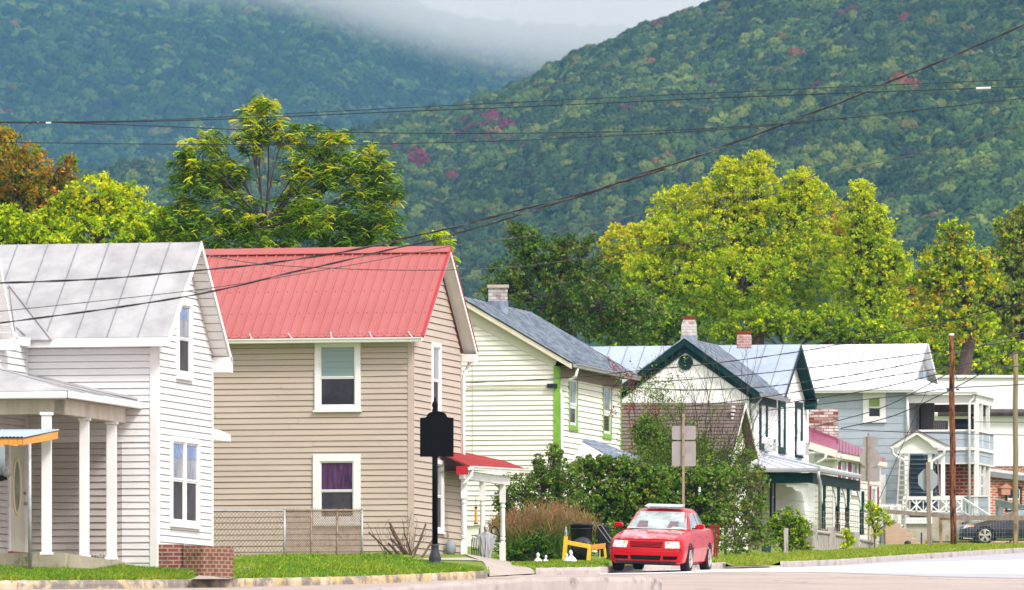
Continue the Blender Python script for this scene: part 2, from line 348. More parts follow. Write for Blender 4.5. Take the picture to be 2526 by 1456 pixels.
# kerb stones along the edge, in three finishes
def kerb(u0,u1,mat,name,label,h=.16,step=None,drop=0):
    n=max(3,int((u1-u0)/14)); mb=MB(); ws=[(-.02,-.3),(-.0,h*.55),(.05,h*.93),(.16,h),(.20,h*.98),(.20,-.3)]
    base=len(mb.v); 
    for i in range(n+1):
        u=u0+(u1-u0)*i/n; Y=float(KY(u)); 
        e=min(1,min(i,n-i)/2) if drop else 1
        for (w,z) in ws:
            yy=Y+w-.04+.012*math.sin(i*1.7); x=(u-UC)/F*yy; j=.006*math.sin(i*2.3+u)
            mb.v.append((x,yy,float(g(x,yy))+(z*e if z>0 else z)+(j if z>0 else 0)))
    k=len(ws)
    for i in range(n):
        for a in range(k-1): mb.f.append((base+i*k+a,base+i*k+a+1,base+(i+1)*k+a+1,base+(i+1)*k+a))
    mb.f.append(tuple(base+a for a in range(k))); mb.f.append(tuple(base+n*k+a for a in range(k))[::-1])
    o=mb.build(name,mat,smooth=False,loc=P((u0+u1)/2,1430,float(KY((u0+u1)/2)))); tag(o,kind='structure')
kerb(-500,42,M['curb_y'],'kerb','')
kerb(42,530,M['curb_y'],'kerb','')
kerb(530,1203,M['curb_y'],'kerb','')
kerb(1203,1322,M['curb_w'],'kerb','',h=.02)
kerb(1322,1790,M['curb'],'kerb','')
kerb(1790,1925,M['curb_w'],'kerb','',h=.055)
kerb(1925,2492,M['curb'],'kerb','')
kerb(2492,3000,M['curb'],'kerb','')
# foreground kerb of the island, out of focus
def fore():
    pts=[]; n=26
    for i in range(n+1):
        f=i/n; u=900+(1632-900)*f; Y=112+14*f; pts.append(((u-UC)/F*Y,Y,u))
    mb=MB(); prof=[(-.25,-.5),(-.22,.17),(-.17,.22),(.08,.23),(.12,.2),(.14,-.5)]; 
    for i,(x,Y,u) in enumerate(pts):
        zt=(VH-(1424+26*max(0,(1330-u)/400)**1.1))/F*Y
        e=1 if i<n else .9
        for (w,z) in prof: mb.v.append((x,Y+w,zt-.23+z*e+.01*math.sin(i*1.9)))
    k=len(prof)
    for i in range(n):
        for a in range(k-1): mb.f.append((i*k+a,i*k+a+1,(i+1)*k+a+1,(i+1)*k+a))
    mb.f.append(tuple(range(k))); mb.f.append(tuple(n*k+a for a in range(k)))
    tag(mb.build('kerb',M['curb'],loc=P(1400,1440,122)),kind='structure')
fore()
# sheets: pale concrete drive, paths, lighter carriageway bands
def sheet(name,uvs,mat,dz,lawn=False,nu=24):
    """quad strip between a near line and a far line, both as (u,Y) points, draped on the ground"""
    near,far=uvs; mb=[]; fs=[]
    uu=np.linspace(0,1,nu)
    a=np.array(near,float); b=np.array(far,float)
    def samp(p): s=np.linspace(0,1,len(p)); return np.interp(uu,s,p[:,0]),np.interp(uu,s,p[:,1])
    ua,ya=samp(a); ub,yb=samp(b); rows=12; vs=[]
    for r in range(rows+1):
        f=r/rows; u=ua+(ub-ua)*f; y=ya+(yb-ya)*f; x=(u-UC)/F*y
        z=(lawn_z(u,y) if lawn else g(x,y))+dz; vs.append(np.stack([x,y,z],1))
    vs=np.concatenate(vs); idx=np.arange((rows+1)*nu).reshape(rows+1,nu)
    fs=np.stack([idx[:-1,:-1],idx[:-1,1:],idx[1:,1:],idx[1:,:-1]],-1).reshape(-1,4)
    tag(npmesh(name,vs,fs,mat),kind='structure')
m_pale=mott('pale_concrete_band',(.78,.75,.73),(.70,.67,.65),scale=.8,rough=.75)
m_greyb=mott('grey_asphalt_band',(.38,.37,.39),(.46,.45,.47),scale=1.2,rough=.8)
m_drive=mott('drive_concrete',(.44,.37,.32),(.38,.32,.28),scale=1.0,rough=.85,c3=(.40,.33,.28),scale3=1.4,lo3=.6)
def HY(u,v): return float(hit(u,v).y)
def curve_uv(pts): return [(u,HY(u,v)) for u,v in pts]
sheet('road_band',(curve_uv([(1480,1418),(1841,1411),(2200,1414),(2600,1418)]),curve_uv([(1480,1415),(1841,1404),(2200,1390),(2600,1380)])),m_pale,.008,nu=60)
sheet('road_band',(curve_uv([(1841,1404.5),(2200,1390.5),(2600,1380.5)]),[(1841,float(KY(1841))-.05),(2200,float(KY(2200))-.05),(2600,float(KY(2600))-.05)]),m_greyb,.004,nu=60)
sheet('road_band',(curve_uv([(2080,1414),(2300,1423),(2650,1430)]),curve_uv([(2080,1413.5),(2300,1414),(2650,1418)])),m_greyb,.006,nu=40)
# concrete drive between the beige house and the hedge, with a path along the house
sheet('driveway',([(1207,float(KY(1207))-.05),(1321,float(KY(1321))-.05)],[(1138,198.5),(1262,199.5)]),m_drive,.018,lawn=True)
sheet('path',([(1010,182),(1200,186)],[(1010,184.4),(1200,188.5)]),m_drive,.014,lawn=True)
sheet('path',([(470,160.6),(562,161.4)],[(560,172),(640,173)]),m_drive,.016,lawn=True)
sheet('driveway',([(1785,float(KY(1785))-.2),(1905,float(KY(1905))-.2)],[(1790,206),(1890,212)]),m_drive,.02,lawn=True)
# ------------------------------------------------------------------ walls and house helpers
SV=V((.22,.9755,0)).normalized(); FV=V((-SV.y,SV.x,0))      # along the side walls (back) / along the fronts (left)
class Wall:
    def __init__(s,O,d,n): s.O=V((O[0],O[1],0)); s.d=V(d); s.n=V(n)
    def pt(s,a,z,o=0): p=s.O+s.d*a+s.n*o; return V((p.x,p.y,z))
    def a(s,u):
        t=(u-UC)/F; return (t*s.O.y-s.O.x)/(s.d.x-t*s.d.y)
    def Y(s,u): return (s.O+s.d*s.a(u)).y
    def z(s,u,v): return (VH-v)/F*s.Y(u)
    def pv(s,u,v,o=0): return s.pt(s.a(u),s.z(u,v),o)
    def box(s,mb,a0,a1,z0,z1,o0,o1):
        mb.par(s.pt(a0,z0,o0),s.d*(a1-a0),s.n*(o1-o0),V((0,0,z1-z0)))
    def off(s,k): return Wall(s.O+s.n*k,s.d,s.n)
class House:
    def __init__(s,u,Y): s.C=V(((u-UC)/F*Y,Y,0))
    def pt(s,i,j,z): p=s.C+FV*i+SV*j; return V((p.x,p.y,z))
    def front(s,j=0): return Wall(s.C+SV*j,FV,-SV)
    def right(s,i=0): return Wall(s.C+FV*i,SV,-FV)
def span(poly,z):
    xs=[]
    n=len(poly)
    for i in range(n):
        (a0,z0),(a1,z1)=poly[i],poly[(i+1)%n]
        if (z0-z)*(z1-z)<=0 and abs(z1-z0)>1e-9: xs.append(a0+(a1-a0)*(z-z0)/(z1-z0))
    return (min(xs),max(xs)) if xs else None
def siding(wall,poly,name,mat,parent,h=.133,lap=.022,gap=.013,ops=(),z0=None,wob=.004,seed=0):
    mb=MB(); rr=random.Random(seed+int(1000*abs(poly[0][0])))
    zs=[p[1] for p in poly]; z=min(zs) if z0 is None else z0; top=max(zs)-.01
    mb.poly([wall.pt(a,zz,-.03) for a,zz in poly])
    while z<top:
        zt=min(z+h,top); lo=span(poly,z+.001); hi=span(poly,zt-gap)
        if lo and hi:
            segs=[(lo[0],lo[1],hi[0],hi[1])]; zm=(z+zt)/2
            for (b0,b1,c0,c1) in ops:
                if c0<zm<c1:
                    new=[]
                    for (l0,l1,h0,h1) in segs:
                        if b0<=min(l0,h0) and b1>=max(l1,h1): continue
                        if b1<=min(l0,h0) or b0>=max(l1,h1): new.append((l0,l1,h0,h1)); continue
                        if b0>min(l0,h0): new.append((l0,b0,h0,b0))
                        if b1<max(l1,h1): new.append((b1,l1,b1,h1))
                    segs=new
            for (l0,l1,h0,h1) in segs:
                # long runs are broken into a few lengths that sit a touch differently
                k=max(1,int(abs(l1-l0)/2.6)); cuts=[0]+sorted(rr.uniform(.1,.9) for _ in range(k-1))+[1]
                for q in range(len(cuts)-1):
                    s0,s1=cuts[q],cuts[q+1]; a0=l0+(l1-l0)*s0+.004; a1=l0+(l1-l0)*s1-.004; c0=h0+(h1-h0)*s0+.002; c1=h0+(h1-h0)*s1-.002
                    w0=rr.uniform(-wob,wob); w1=rr.uniform(-wob,wob)
                    mb.quad(wall.pt(a0,z+w0,lap),wall.pt(a1,z+w1,lap),wall.pt(c1,zt-gap,.002),wall.pt(c0,zt-gap,.002))
                    mb.quad(wall.pt(a0,z+w0,lap),wall.pt(a1,z+w1,lap),wall.pt(a1,z+w1,-.03),wall.pt(a0,z+w0,-.03))
                    mb.quad(wall.pt(c0,zt-gap,.002),wall.pt(c1,zt-gap,.002),wall.pt(c1,zt-gap,-.03),wall.pt(c0,zt-gap,-.03))
        z+=h
    return mb.build(name,mat,parent,fix=False)
def slab(mb,pts,th):
    pts=[V(p) for p in pts]; n=(pts[1]-pts[0]).cross(pts[-1]-pts[0]).normalized()
    if n.z<0: n=-n
    mb.prism(pts,-n*th); return n
def lerp(a,b,t): return V(a)+(V(b)-V(a))*t
def ribs(mb,E0,E1,R0,R1,n,w,h,nrm,start=0):
    for k in range(start,n+1-start):
        t=k/n; p=lerp(E0,E1,t); q=lerp(R0,R1,t); d=(q-p).normalized(); s=d.cross(nrm).normalized()
        mb.par(p-s*w/2,s*w,nrm*h,q-p)
def roof(parent,E0,E1,R1,R0,mat,n=10,w=.03,h=.03,th=.05,name='roof',corr=0):
    mb=MB(); nrm=slab(mb,[E0,E1,R1,R0],th)
    nf=len(mb.f)
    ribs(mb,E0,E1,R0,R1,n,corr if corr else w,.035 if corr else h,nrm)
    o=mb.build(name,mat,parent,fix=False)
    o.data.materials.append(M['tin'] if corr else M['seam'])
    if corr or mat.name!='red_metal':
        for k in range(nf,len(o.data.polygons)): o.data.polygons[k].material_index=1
    return o,nrm
def window(wall,parent,rect=None,az=None,cw=.09,sash='double',frame='white',top='gl_dark',bot='gl_dark',sill=True,rail=.5,mull=False,frm2=None,proud=.055,sw=.035,film=None):
    if az: a0,a1,z0,z1=az
    else:
        ul,vt,ur,vb=rect; a0,a1=sorted((wall.a(ul),wall.a(ur))); um=(ul+ur)/2; z1=wall.z(um,vt); z0=wall.z(um,vb)
    mb=MB()
    for (p,q,r,s) in ((a0,a0+cw,z0,z1),(a1-cw,a1,z0,z1),(a0+cw,a1-cw,z1-cw,z1),(a0+cw,a1-cw,z0,z0+cw*.8)):
        wall.box(mb,p,q,r,s,-.03,proud)
    w=mb.build('window',M[frame],parent,bevel=.006)
    if sill:
        mb=MB(); wall.box(mb,a0-.03,a1+.03,z0-.045,z0-.002,-.02,proud+.035); mb.build('sill',M[frm2 or frame],w)
    b0,b1,c0,c1=a0+cw,a1-cw,z0+cw*.8,z1-cw; zr=c0+(c1-c0)*rail
    cols=[(b0,b1)] if not mull else [(b0,(b0+b1)/2-cw*.45),((b0+b1)/2+cw*.45,b1)]
    if mull:
        mb=MB(); wall.box(mb,cols[0][1]+.001,cols[1][0]-.001,c0,c1,-.02,proud-.004); mb.build('mullion',M[frame],w)
    ms=MB(); p1=MB(); p2=MB()
    for (x0,x1) in cols:
        for (q0,q1,o) in ((c0,zr,.012),(zr,c1,.024)) if sash=='double' else ((c0,c1,.02),):
            for (p,q,r,s) in ((x0+.001,x0+sw,q0+.001,q1-.001),(x1-sw,x1-.001,q0+.001,q1-.001),(x0+sw,x1-sw,q1-sw,q1-.001),(x0+sw,x1-sw,q0+.001,q0+sw)):
                wall.box(ms,p,q,r,s,-.025,o)
        (p1 if sash=='double' else p2).quad(*[wall.pt(a,z,-.008) for a,z in ((x0+sw,c0+sw),(x1-sw,c0+sw),(x1-sw,zr-sw),(x0+sw,zr-sw))])
        if sash=='double': p2.quad(*[wall.pt(a,z,.0) for a,z in ((x0+sw,zr+sw),(x1-sw,zr+sw),(x1-sw,c1-sw),(x0+sw,c1-sw))])
    ms.build('sash',M['white' if frame not in('teal','green') else 'lamp_w'],w)
    if p1.v: p1.build('pane',M[bot],w)
    if p2.v: p2.build('pane',M[top],w)
    if film:
        mb=MB()
        for (x0,x1) in cols: mb.quad(*[wall.pt(a,z,.006) for a,z in ((x0+sw,c1-(c1-zr)*.42),(x1-sw,c1-(c1-zr)*.42),(x1-sw,c1-sw),(x0+sw,c1-sw))])
        mb.build('window_film',M['gl_blue'],w)
    return w,(a0,a1,z0,z1)
def opn(wall,r,m=.03):
    ul,vt,ur,vb=r; a0,a1=sorted((wall.a(ul),wall.a(ur))); um=(ul+ur)/2
    return (a0+m,a1-m,wall.z(um,vb)+m,wall.z(um,vt)-m)
def gutter(parent,p,q,mat='white',s=.11,name='gutter'):
    p=V(p);q=V(q); d=(q-p); x=V((0,0,-1)); out=d.cross(V((0,0,1))).normalized()
    if out.y>0: out=-out
    mb=MB(); prof=[(0,0),(.2,-.9),(.75,-.9),(.85,-.45),(1.05,-.25),(1.05,0),(.95,0),(.9,-.2)]
    mb.prism([p+out*a*s+V((0,0,b*s)) for a,b in prof],d); return mb.build(name,M[mat],parent)
def corner(wall,mb,a0,a1,z0,z1,th=.03,o0=-.03): wall.box(mb,a0,a1,z0,z1,o0,th)
# ------------------------------------------------------------------ HOUSE A: white, far left
hA=House(388,165); fA=hA.front(); rA=hA.right()
zbA=fA.z(388,1393)-.35; zeA=fA.z(388,836); 
JA=rA.a(522.5); zpk=(VH-598)/F*(165+JA*.49)
A=thing('white_house',hA.pt(3,2,zbA),'white clapboard house with grey tin roof and columned corner porch at the left edge','house')
LA=9.0
core=MB(); core.prism([hA.pt(0,0.04,zbA),hA.pt(0,JA-.0,zbA),hA.pt(0,JA,zeA-.05),hA.pt(0,JA/2,zpk-.12),hA.pt(0,0.04,zeA-.05)],FV*LA)
for i in range(len(core.v)): core.v[i]=tuple(V(core.v[i])+FV*.04)
core.build('wall',M['a_side'],A)
iL=fA.a(66)
rw=(418,1080,488,1297); aw=(433,738,470,932)
pf=[(.14,zbA),(iL,zbA),(iL,zeA),(.14,zeA)]
zpor=fA.z(200,1060)
siding(fA,[(.14,zpor-.25),(iL,zpor-.25),(iL,zeA),(.14,zeA)],'siding',M['a_side'],A,h=.131)
iP=fA.a(300)
siding(fA,[(.14,zbA),(iP,zbA),(iP,zpor-.25),(.14,zpor-.25)],'siding',M['a_side'],A,h=.131,z0=zbA)
siding(fA,[(iP,zbA),(iL,zbA),(iL,zpor-.25),(iP,zpor-.25)],'siding',M['a_porch_shade'],A,h=.131,z0=zbA,lap=.03,gap=.010)
siding(rA,[(.10,zbA+.28),(JA-.04,zbA+.28),(JA-.04,zeA-.1),(JA/2,zpk-.15),(.10,zeA-.1)],'siding',M['a_side'],A,h=.131,ops=[opn(rA,rw),opn(rA,aw)],seed=3)
mb=MB(); fA.box(mb,0.0,.14,zbA,zeA,-.03,.03); rA.box(mb,0.031,.10,zbA,zeA+.05,-.03,.028); rA.box(mb,JA-.05,JA+.02,zbA,zeA-.2,-.03,.03)
mb.each('corner_board',M['white'],A)
window(rA,A,rect=rw,cw=.10,mull=True,top='gl_mid',bot='gl_screen',film=True,rail=.52)
window(rA,A,rect=aw,cw=.13,top='gl_mid',bot='gl_screen',film=True,rail=.5,sw=.03)
ov=.33; jf=-.36; jb=JA+.30
def rz(j): # roof surface height above the wall of house A
    return zeA+.03+(zpk-zeA)*(j-jf)/(JA/2-jf) if j<=JA/2 else zpk+.03-(zpk-zeA)*(j-JA/2)/(jb-JA/2)
E0=hA.pt(-ov,jf,zeA+.02); E1=hA.pt(LA,jf,zeA+.02); R0=hA.pt(-ov,JA/2,zpk); R1=hA.pt(LA,JA/2,zpk)
roof(A,E0,E1,R1,R0,M['a_roof'],n=15,w=.013,h=.02,th=.04)
B0=hA.pt(-ov,jb,zeA-.22); B1=hA.pt(LA,jb,zeA-.22)
roof(A,B0,B1,R1,R0,M['a_roof'],n=15,w=.02,h=.02,th=.04)
# fascia, rake boards and soffits
mb=MB(); fw=fA.off(-jf+.0)
mb.par(hA.pt(-ov,jf-.03,zeA-.16),FV*(iL-.1+ov),SV*.03,V((0,0,.17))); mb.build('fascia',M['white'],A)
mb=MB(); mb.par(hA.pt(-ov+.002,jf+.001,zeA-.15),FV*(LA-.2),SV*(-jf-.0),V((0,0,.02)))
def rake(mb,p,q,w,t,inn):
    d=V(q)-V(p); mb.par(V(p)-V((0,0,w)),d,inn*t,V((0,0,w)))
rk=MB(); rake(rk,hA.pt(-ov-.02,jf-.03,zeA+.03),hA.pt(-ov-.02,JA/2,zpk+.02),.15,.03,FV)
rake(rk,hA.pt(-ov-.02,JA/2,zpk+.02),hA.pt(-ov-.02,jb,zeA-.20),.15,.03,FV)
rk.par(hA.pt(-ov-.02,jb-.30,zeA-.47),FV*(ov),SV*.32,V((0,0,.30)))
rk.build('rake_board',M['white'],A)
sf=MB()
for k in range(14):
    t0,t1=k/14,(k+.93)/14
    a=lerp(hA.pt(0,JA/2,zpk-.06),hA.pt(0,jb-.1,zeA-.26),t0); b=lerp(hA.pt(0,JA/2,zpk-.06),hA.pt(0,jb-.1,zeA-.26),t1)
    sf.quad(a-V((0,0,.06)),b-V((0,0,.06)),b-V((0,0,.06))-FV*ov,a-V((0,0,.06))-FV*ov)
sf.build('soffit',M['white'],A)
mb.build('eave_soffit',M['white'],A)
# projecting left wing with its own side wall, door and the valley
AW=Wall(hA.front().pt(iL,0,0),-SV,-FV)
jw=5.6
cw=MB(); cw.prism([AW.pt(.0,zbA,-.04),AW.pt(jw,zbA,-.04),AW.pt(jw,zeA,-.04),AW.pt(0,zeA+.0,-.04)],FV*6); cw.build('wall',M['a_side'],A)
rdr=(20,1098,60,1366)
siding(AW,[(.03,zpor-.2),(jw,zpor-.2),(jw,zeA+1.5),(.03,zeA-.12)],'siding',M['a_side'],A,h=.131,seed=5)
dop=opn(AW,rdr); siding(AW,[(.03,zbA),(jw,zbA),(jw,zpor-.2),(.03,zpor-.2)],'siding',M['a_porch_shade'],A,h=.131,ops=[dop],z0=zbA,lap=.03,gap=.01)
mb=MB(); AW.box(mb,-.0,.09,zbA,zeA,-.03,.03); mb.build('downspout',M['white'],A)
dm=MB(); d0,d1,e0,e1=dop; AW.box(dm,d0,d1,e0,e1,-.02,.02); dr=dm.build('door',M['cream'],A)
dm=MB()
for (p,q,r,s) in ((d0-.12,d0,e0,e1+.1),(d1,d1+.10,e0,e1+.1),(d0,d1,e1,e1+.1)): AW.box(dm,p,q,r,s,-.02,.05)
dm.build('door_frame',M['white'],dr)
def oval(wall,ca,cz,ra,rz_,o,n=28): return [wall.pt(ca+ra*math.cos(2*math.pi*k/n),cz+rz_*math.sin(2*math.pi*k/n),o) for k in range(n)]
ca=(d0+d1)/2+.08; cz=e0+(e1-e0)*.62
mb=MB(); mb.tube(oval(AW,ca,cz,.26,.53,.03)+[oval(AW,ca,cz,.26,.53,.03)[0]],.03,6); mb.build('oval_frame',mott('brass_cream',(.70,.62,.40),rough=.4),dr)
mb=MB(); mb.poly(oval(AW,ca,cz,.25,.52,.026)); mb.build('oval_pane',M['gl_mid'],dr)
mb=MB(); mb.tube([AW.pt(d0+.07,e0+.95,.02),AW.pt(d0+.07,e0+.95,.09)],.03,8); mb.tube([AW.pt(d0+.07,e0+1.15,.02),AW.pt(d0+.07,e0+1.15,.06)],.03,8); mb.each('handle',M['galv'],dr)
mb=MB(); AW.box(mb,d0-.1,d1+.1,e0-.05,e0,-.02,.12); mb.build('threshold',mott('door_sill_wood',(.22,.09,.04),rough=.6),dr)
# its rake, soffit and cricket
AO=AW.off(.30); r0=AO.pv(38,838); r1=AO.pv(0,640)
dd=(r1-r0); r2=r0+dd*1.6
mb=MB(); mb.par(r0-V((0,0,.15)),dd*1.6,FV*.03,V((0,0,.17))); mb.par(r0-SV*(-.28)-V((0,0,.2)),-SV*.45,FV*.3,V((0,0,.2))); mb.build('rake_board',M['white'],A)
mb=MB()
for k in range(16):
    t0,t1=k/16*1.6,(k+.93)/16*1.6; a=r0+dd*t0-V((0,0,.16)); b=r0+dd*t1-V((0,0,.16)); mb.quad(a,b,b+FV*.3,a+FV*.3)
mb.build('soffit',M['white'],A)
# small sloped cricket where the wings meet
nA=(R0-E0).cross(E1-E0).normalized(); nA=nA if nA.z>0 else -nA
def onroof(u,v,lift=.0):
    d=P(u,v,1); t=(E0.dot(nA)+lift)/d.dot(nA); return d*t
c=[onroof(22,702,.03),onroof(40,835,.05)+V((0,0,0)),onroof(74,838,.05),onroof(128,838,.03)]
mb=MB(); slab(mb,c,.04); mb.tube([onroof(22,702,.05),onroof(128,838,.05)],.018,5); mb.tube([onroof(40,806,.06),onroof(62,826,.07)],.014,5); mb.build('valley_flashing',M['a_roof'],A)
mb=MB(); mb.bar(onroof(40,842,-.02)-SV*.05,onroof(76,845,-.02)-SV*.05,.05,.16); mb.build('fascia',M['white'],A)
# the porch
pj=5.05; hP=House(388,165)
iR=fA.a(340); iPost=fA.a(300)
rP=Wall(fA.pt(iR,0,0),-SV,-FV)     # outer edge line of the porch eave, a runs forward
zE=fA.z(340,990); 
Pf=rP.pt(pj,zE); Pw=rP.pt(0,zE)
K=fA.pv(66,930); Hh=AW.pv(-40,914); Hp=AW.pt(3.6,K.z+.12)
mb=MB(); slab(mb,[Pw,Pf,Hp,K],.05); FLf=Pf+FV*4.5; slab(mb,[Pf,FLf,Hp+FV*3.2,Hp],.05)
nrm=(Pf-Pw).cross(K-Pw).normalized(); nrm=nrm if nrm.z>0 else -nrm
for t in (.25,.5,.75): mb.tube([lerp(Pw,Pf,t)+nrm*.01,lerp(K,Hp,t)+nrm*.01],.014,4)
mb.tube([Pw+nrm*.03,K+nrm*.03],.045,6)
mb.build('porch_roof',M['a_roof'],A)
mb=MB(); mb.par(rP.pt(-.0,zE-.15,.0),-SV*pj,-FV*.10,V((0,0,.13))); mb.par(Pf-V((0,0,.15))-SV*.10,FV*4.5-FV*0,SV*.1,V((0,0,.13)))
mb.build('gutter',M['white'],A,bevel=.02)
beam=Wall(fA.pt(iPost-.1,0,0),-SV,-FV)
zB0=zE-.42
mb=MB(); beam.box(mb,0,pj-.45,zB0,zE-.14,-.16,.0); mb.par(beam.pt(pj-.45,zB0,0),FV*4,SV*.16,V((0,0,.28))); mb.build('porch_beam',mott('stained_white_beam',(.70,.66,.58),(.55,.48,.38),scale=3,rough=.6,stretch=(1,1,.4)),A)
mb=MB(); mb.quad(rP.pt(0,zE-.155,-.02),rP.pt(pj,zE-.155,-.02),rP.pt(pj,zE-.155,-5),rP.pt(0,zE-.155,-5)); mb.build('porch_ceiling',M['a_porch_shade'],A)
zF=float(AW.z(40,1372))
for k,(u,v0,v1,wd) in enumerate(((125,1006,1370,.19),(218,1020,1378,.19),(285,1040,1382,.2))):
    a=beam.a(u); Y=beam.Y(u); z0=(VH-v1)/F*Y; z1=zB0+.0
    mb=MB(); c=beam.pt(a,0,-.08)
    mb.box(c.x-wd/2,c.x+wd/2,c.y-wd/2,c.y+wd/2,z0+.06,z1-.06); mb.box(c.x-wd/2-.03,c.x+wd/2+.03,c.y-wd/2-.03,c.y+wd/2+.03,z1-.06,z1-.002)
    mb.box(c.x-wd/2-.03,c.x+wd/2+.03,c.y-wd/2-.03,c.y+wd/2+.03,z0,z0+.06); mb.build('porch_column',M['white'],A,bevel=.012)
mb=MB(); mb.prism([beam.pt(0,zF-1.2,.12),beam.pt(pj-.2,zF-1.2,.12),beam.pt(pj-.2,zF-.04,.12),beam.pt(0,zF-.14,.12)],FV*6); mb.build('porch_floor',M['conc_old'],A)
# faint raised lettering at the foot of the wall
cu=bpy.data.curves.new('lettering','FONT'); cu.body='HOS  VA'; cu.size=.13; cu.extrude=.001; cu.materials.append(M['white'])
tx=bpy.data.objects.new('lettering',cu); COL.objects.link(tx); tx.parent=A
lp=fA.pv(231,1375,.036); tx.location=lp-A.location; tx.rotation_euler=(R(90),0,math.atan2(-FV.y,-FV.x))
bpy.context.view_layer.update(); lm_=bpy.data.meshes.new_from_object(tx); lt=bpy.data.objects.new('lettering',lm_); COL.objects.link(lt); tag(lt,kind='stuff'); lt.parent=A; lt.location=tx.location; lt.rotation_euler=tx.rotation_euler; bpy.data.objects.remove(tx); lt.name='lettering'
# flat-roofed lean-to corner behind, seen between the two houses
mb=MB(); Wb=rA.off(0); p=rA.pv(524,1066); 
q=V(p)+SV*.15
mb.prism([q+V((-.02,0,-.14)),q+V((.20,0,-.17)),q+V((.20,0,-.035)),q+V((-.02,0,.06))],SV*.5); mb.build('rear_eave',M['white'],A)
# ------------------------------------------------------------------ canopy on a pipe post, in front
Yc=157.5; 
cz0=float(g(P(73,1400,Yc).x,Yc))
CN=thing('door_canopy',P(73,1405,Yc),'corrugated metal door canopy with orange wooden fascia on a thin pipe post','canopy')
mb=MB(); a0=P(-160,1063,Yc+1.7); a1=P(147,1061,Yc+2.2); b1=P(58,1079,Yc); b0=P(-260,1079,Yc)
for k in range(34):
    t0,t1,t2=k/34,(k+.5)/34,(k+1)/34
    p0,p1,p2=lerp(b0,b1,t0),lerp(b0,b1,t1),lerp(b0,b1,t2); q0,q1,q2=lerp(a0,a1,t0),lerp(a0,a1,t1),lerp(a0,a1,t2); u_=V((0,0,.022))
    mb.quad(p0,p1+u_,q1+u_,q0); mb.quad(p1+u_,p2,q2,q1+u_)
mb.build('canopy_roof',M['tin_blue'],CN,fix=False)
mb=MB(); f0=P(-200,1080,Yc+.02); f1=P(56,1080,Yc+.02)
for k in range(22):
    p=lerp(f0,f1,k/22); q=lerp(f0,f1,(k+.94)/22); mb.par(p-V((0,0,.13+.012*(k%3))),q-p,V((0,.03,0)),V((0,0,.12+.012*(k%3))))
f2=P(143,1064,Yc+2.1); mb.par(f1-V((0,0,.14)),f2-f1,V((0,.04,0)),V((0,0,.13))); mb.build('fascia',M['orange'],CN)
mb=MB(); mb.quad(b0-V((0,0,.02)),b1-V((0,0,.02)),a1-V((0,0,.02)),a0-V((0,0,.02))); mb.bar(P(-200,1093,Yc+.1),P(60,1094,Yc+.1),.05,.07); mb.build('underside',M['galv'],CN)
mb=MB(); mb.tube([P(73,1094,Yc+.2),P(74,1404,Yc+.2)],.033,10); mb.build('post',M['galv'],CN,smooth=True)
# electric meter box on a bracket by the door
MT=thing('electric_meter',P(10,1170,Yc+2),'grey electric meter box with black conduit beside the oval-glass door','meter')
mb=MB(); c=P(-30,1175,Yc+2.5); mb.par(c,P(11,1175,Yc+2.5)-c,(0,.2,0),(0,0,.62)); mb.build('box',mott('meter_blue',(.30,.36,.42),(.36,.42,.48),rough=.5),MT,bevel=.01)
mb=MB(); mb.lathe(P(16,1176,Yc+2.4),[(.05,-.02),(.085,.02),(.09,.12),(.07,.18),(.02,.19)],14); mb.build('meter_dome',M['galv'],MT,smooth=True)
mb=MB(); mb.tube([P(-30,1176,Yc+2.4),P(4,1180,Yc+2.4),P(16,1176,Yc+2.4)],.06,8); mb.build('conduit',M['blackpl'],MT)
# ------------------------------------------------------------------ HOUSE B: beige with the red roof
hB=House(1018,196); fB=hB.front(); rB=hB.right()
JB=rB.a(1136); zbB=fB.z(1018,1388); zeB=fB.z(1018,832); zpB=(VH-609)/F*(196+JB/2*.975)
B=thing('beige_house',hB.pt(2,2,zbB),'beige clapboard house under a bright red metal roof','house')
LB=7.5
core=MB(); core.prism([hB.pt(.035,.04,zbB-.5),hB.pt(.035,JB,zbB-.5),hB.pt(.035,JB,zeB-.1),hB.pt(.035,JB/2,zpB-.22),hB.pt(.035,.04,zeB-.1)],FV*LB); core.build('wall',M['b_side'],B)
w1=(777,840,890,1012); w2=(773,1121,890,1292); s1=(1062,846,1084,1030); s2=(1067,1135,1091,1312)
siding(fB,[(.11,zbB),(LB,zbB),(LB,zeB-.02),(.11,zeB-.02)],'siding',M['b_side'],B,h=.1345,ops=[opn(fB,w1),opn(fB,w2)],seed=1,wob=.007)
siding(rB,[(.05,zbB-.12),(JB-.05,zbB-.12),(JB-.05,zeB-.12),(JB/2,zpB-.24),(.05,zeB-.12)],'siding',M['b_side'],B,h=.155,lap=.026,ops=[opn(rB,s1),opn(rB,s2)],seed=2,wob=.008)
mb=MB(); fB.box(mb,0,.11,zbB-.1,zeB,-.03,.026); rB.box(mb,.027,.05,zbB-.1,zeB,-.03,.026); rB.box(mb,JB-.05,JB+.01,zbB-.2,zeB-.2,-.03,.03); mb.each('corner_board',M['b_side'],B)
window(fB,B,rect=w1,cw=.125,top='gl_green',bot='gl_dark',rail=.47,sw=.03)
wl,_=window(fB,B,rect=w2,cw=.165,top='curtain',bot='gl_screen',rail=.48,sw=.03)
window(rB,B,rect=s1,cw=.10,top='gl_mid',bot='gl_screen',rail=.5,sw=.03)
window(rB,B,rect=s2,cw=.10,top='gl_mid',bot='gl_screen',rail=.5,sw=.03)
mb=MB(); fB.box(mb,0.0,LB,zbB-.09,zbB+.005,-.01,.024); mb.build('sill_board',mott('peeling_sill',(.52,.34,.12),(.60,.50,.32),scale=6,rough=.8,c3=(.10,.08,.05),scale3=5,lo3=.6),B)
mb=MB()
rs=random.Random(4)
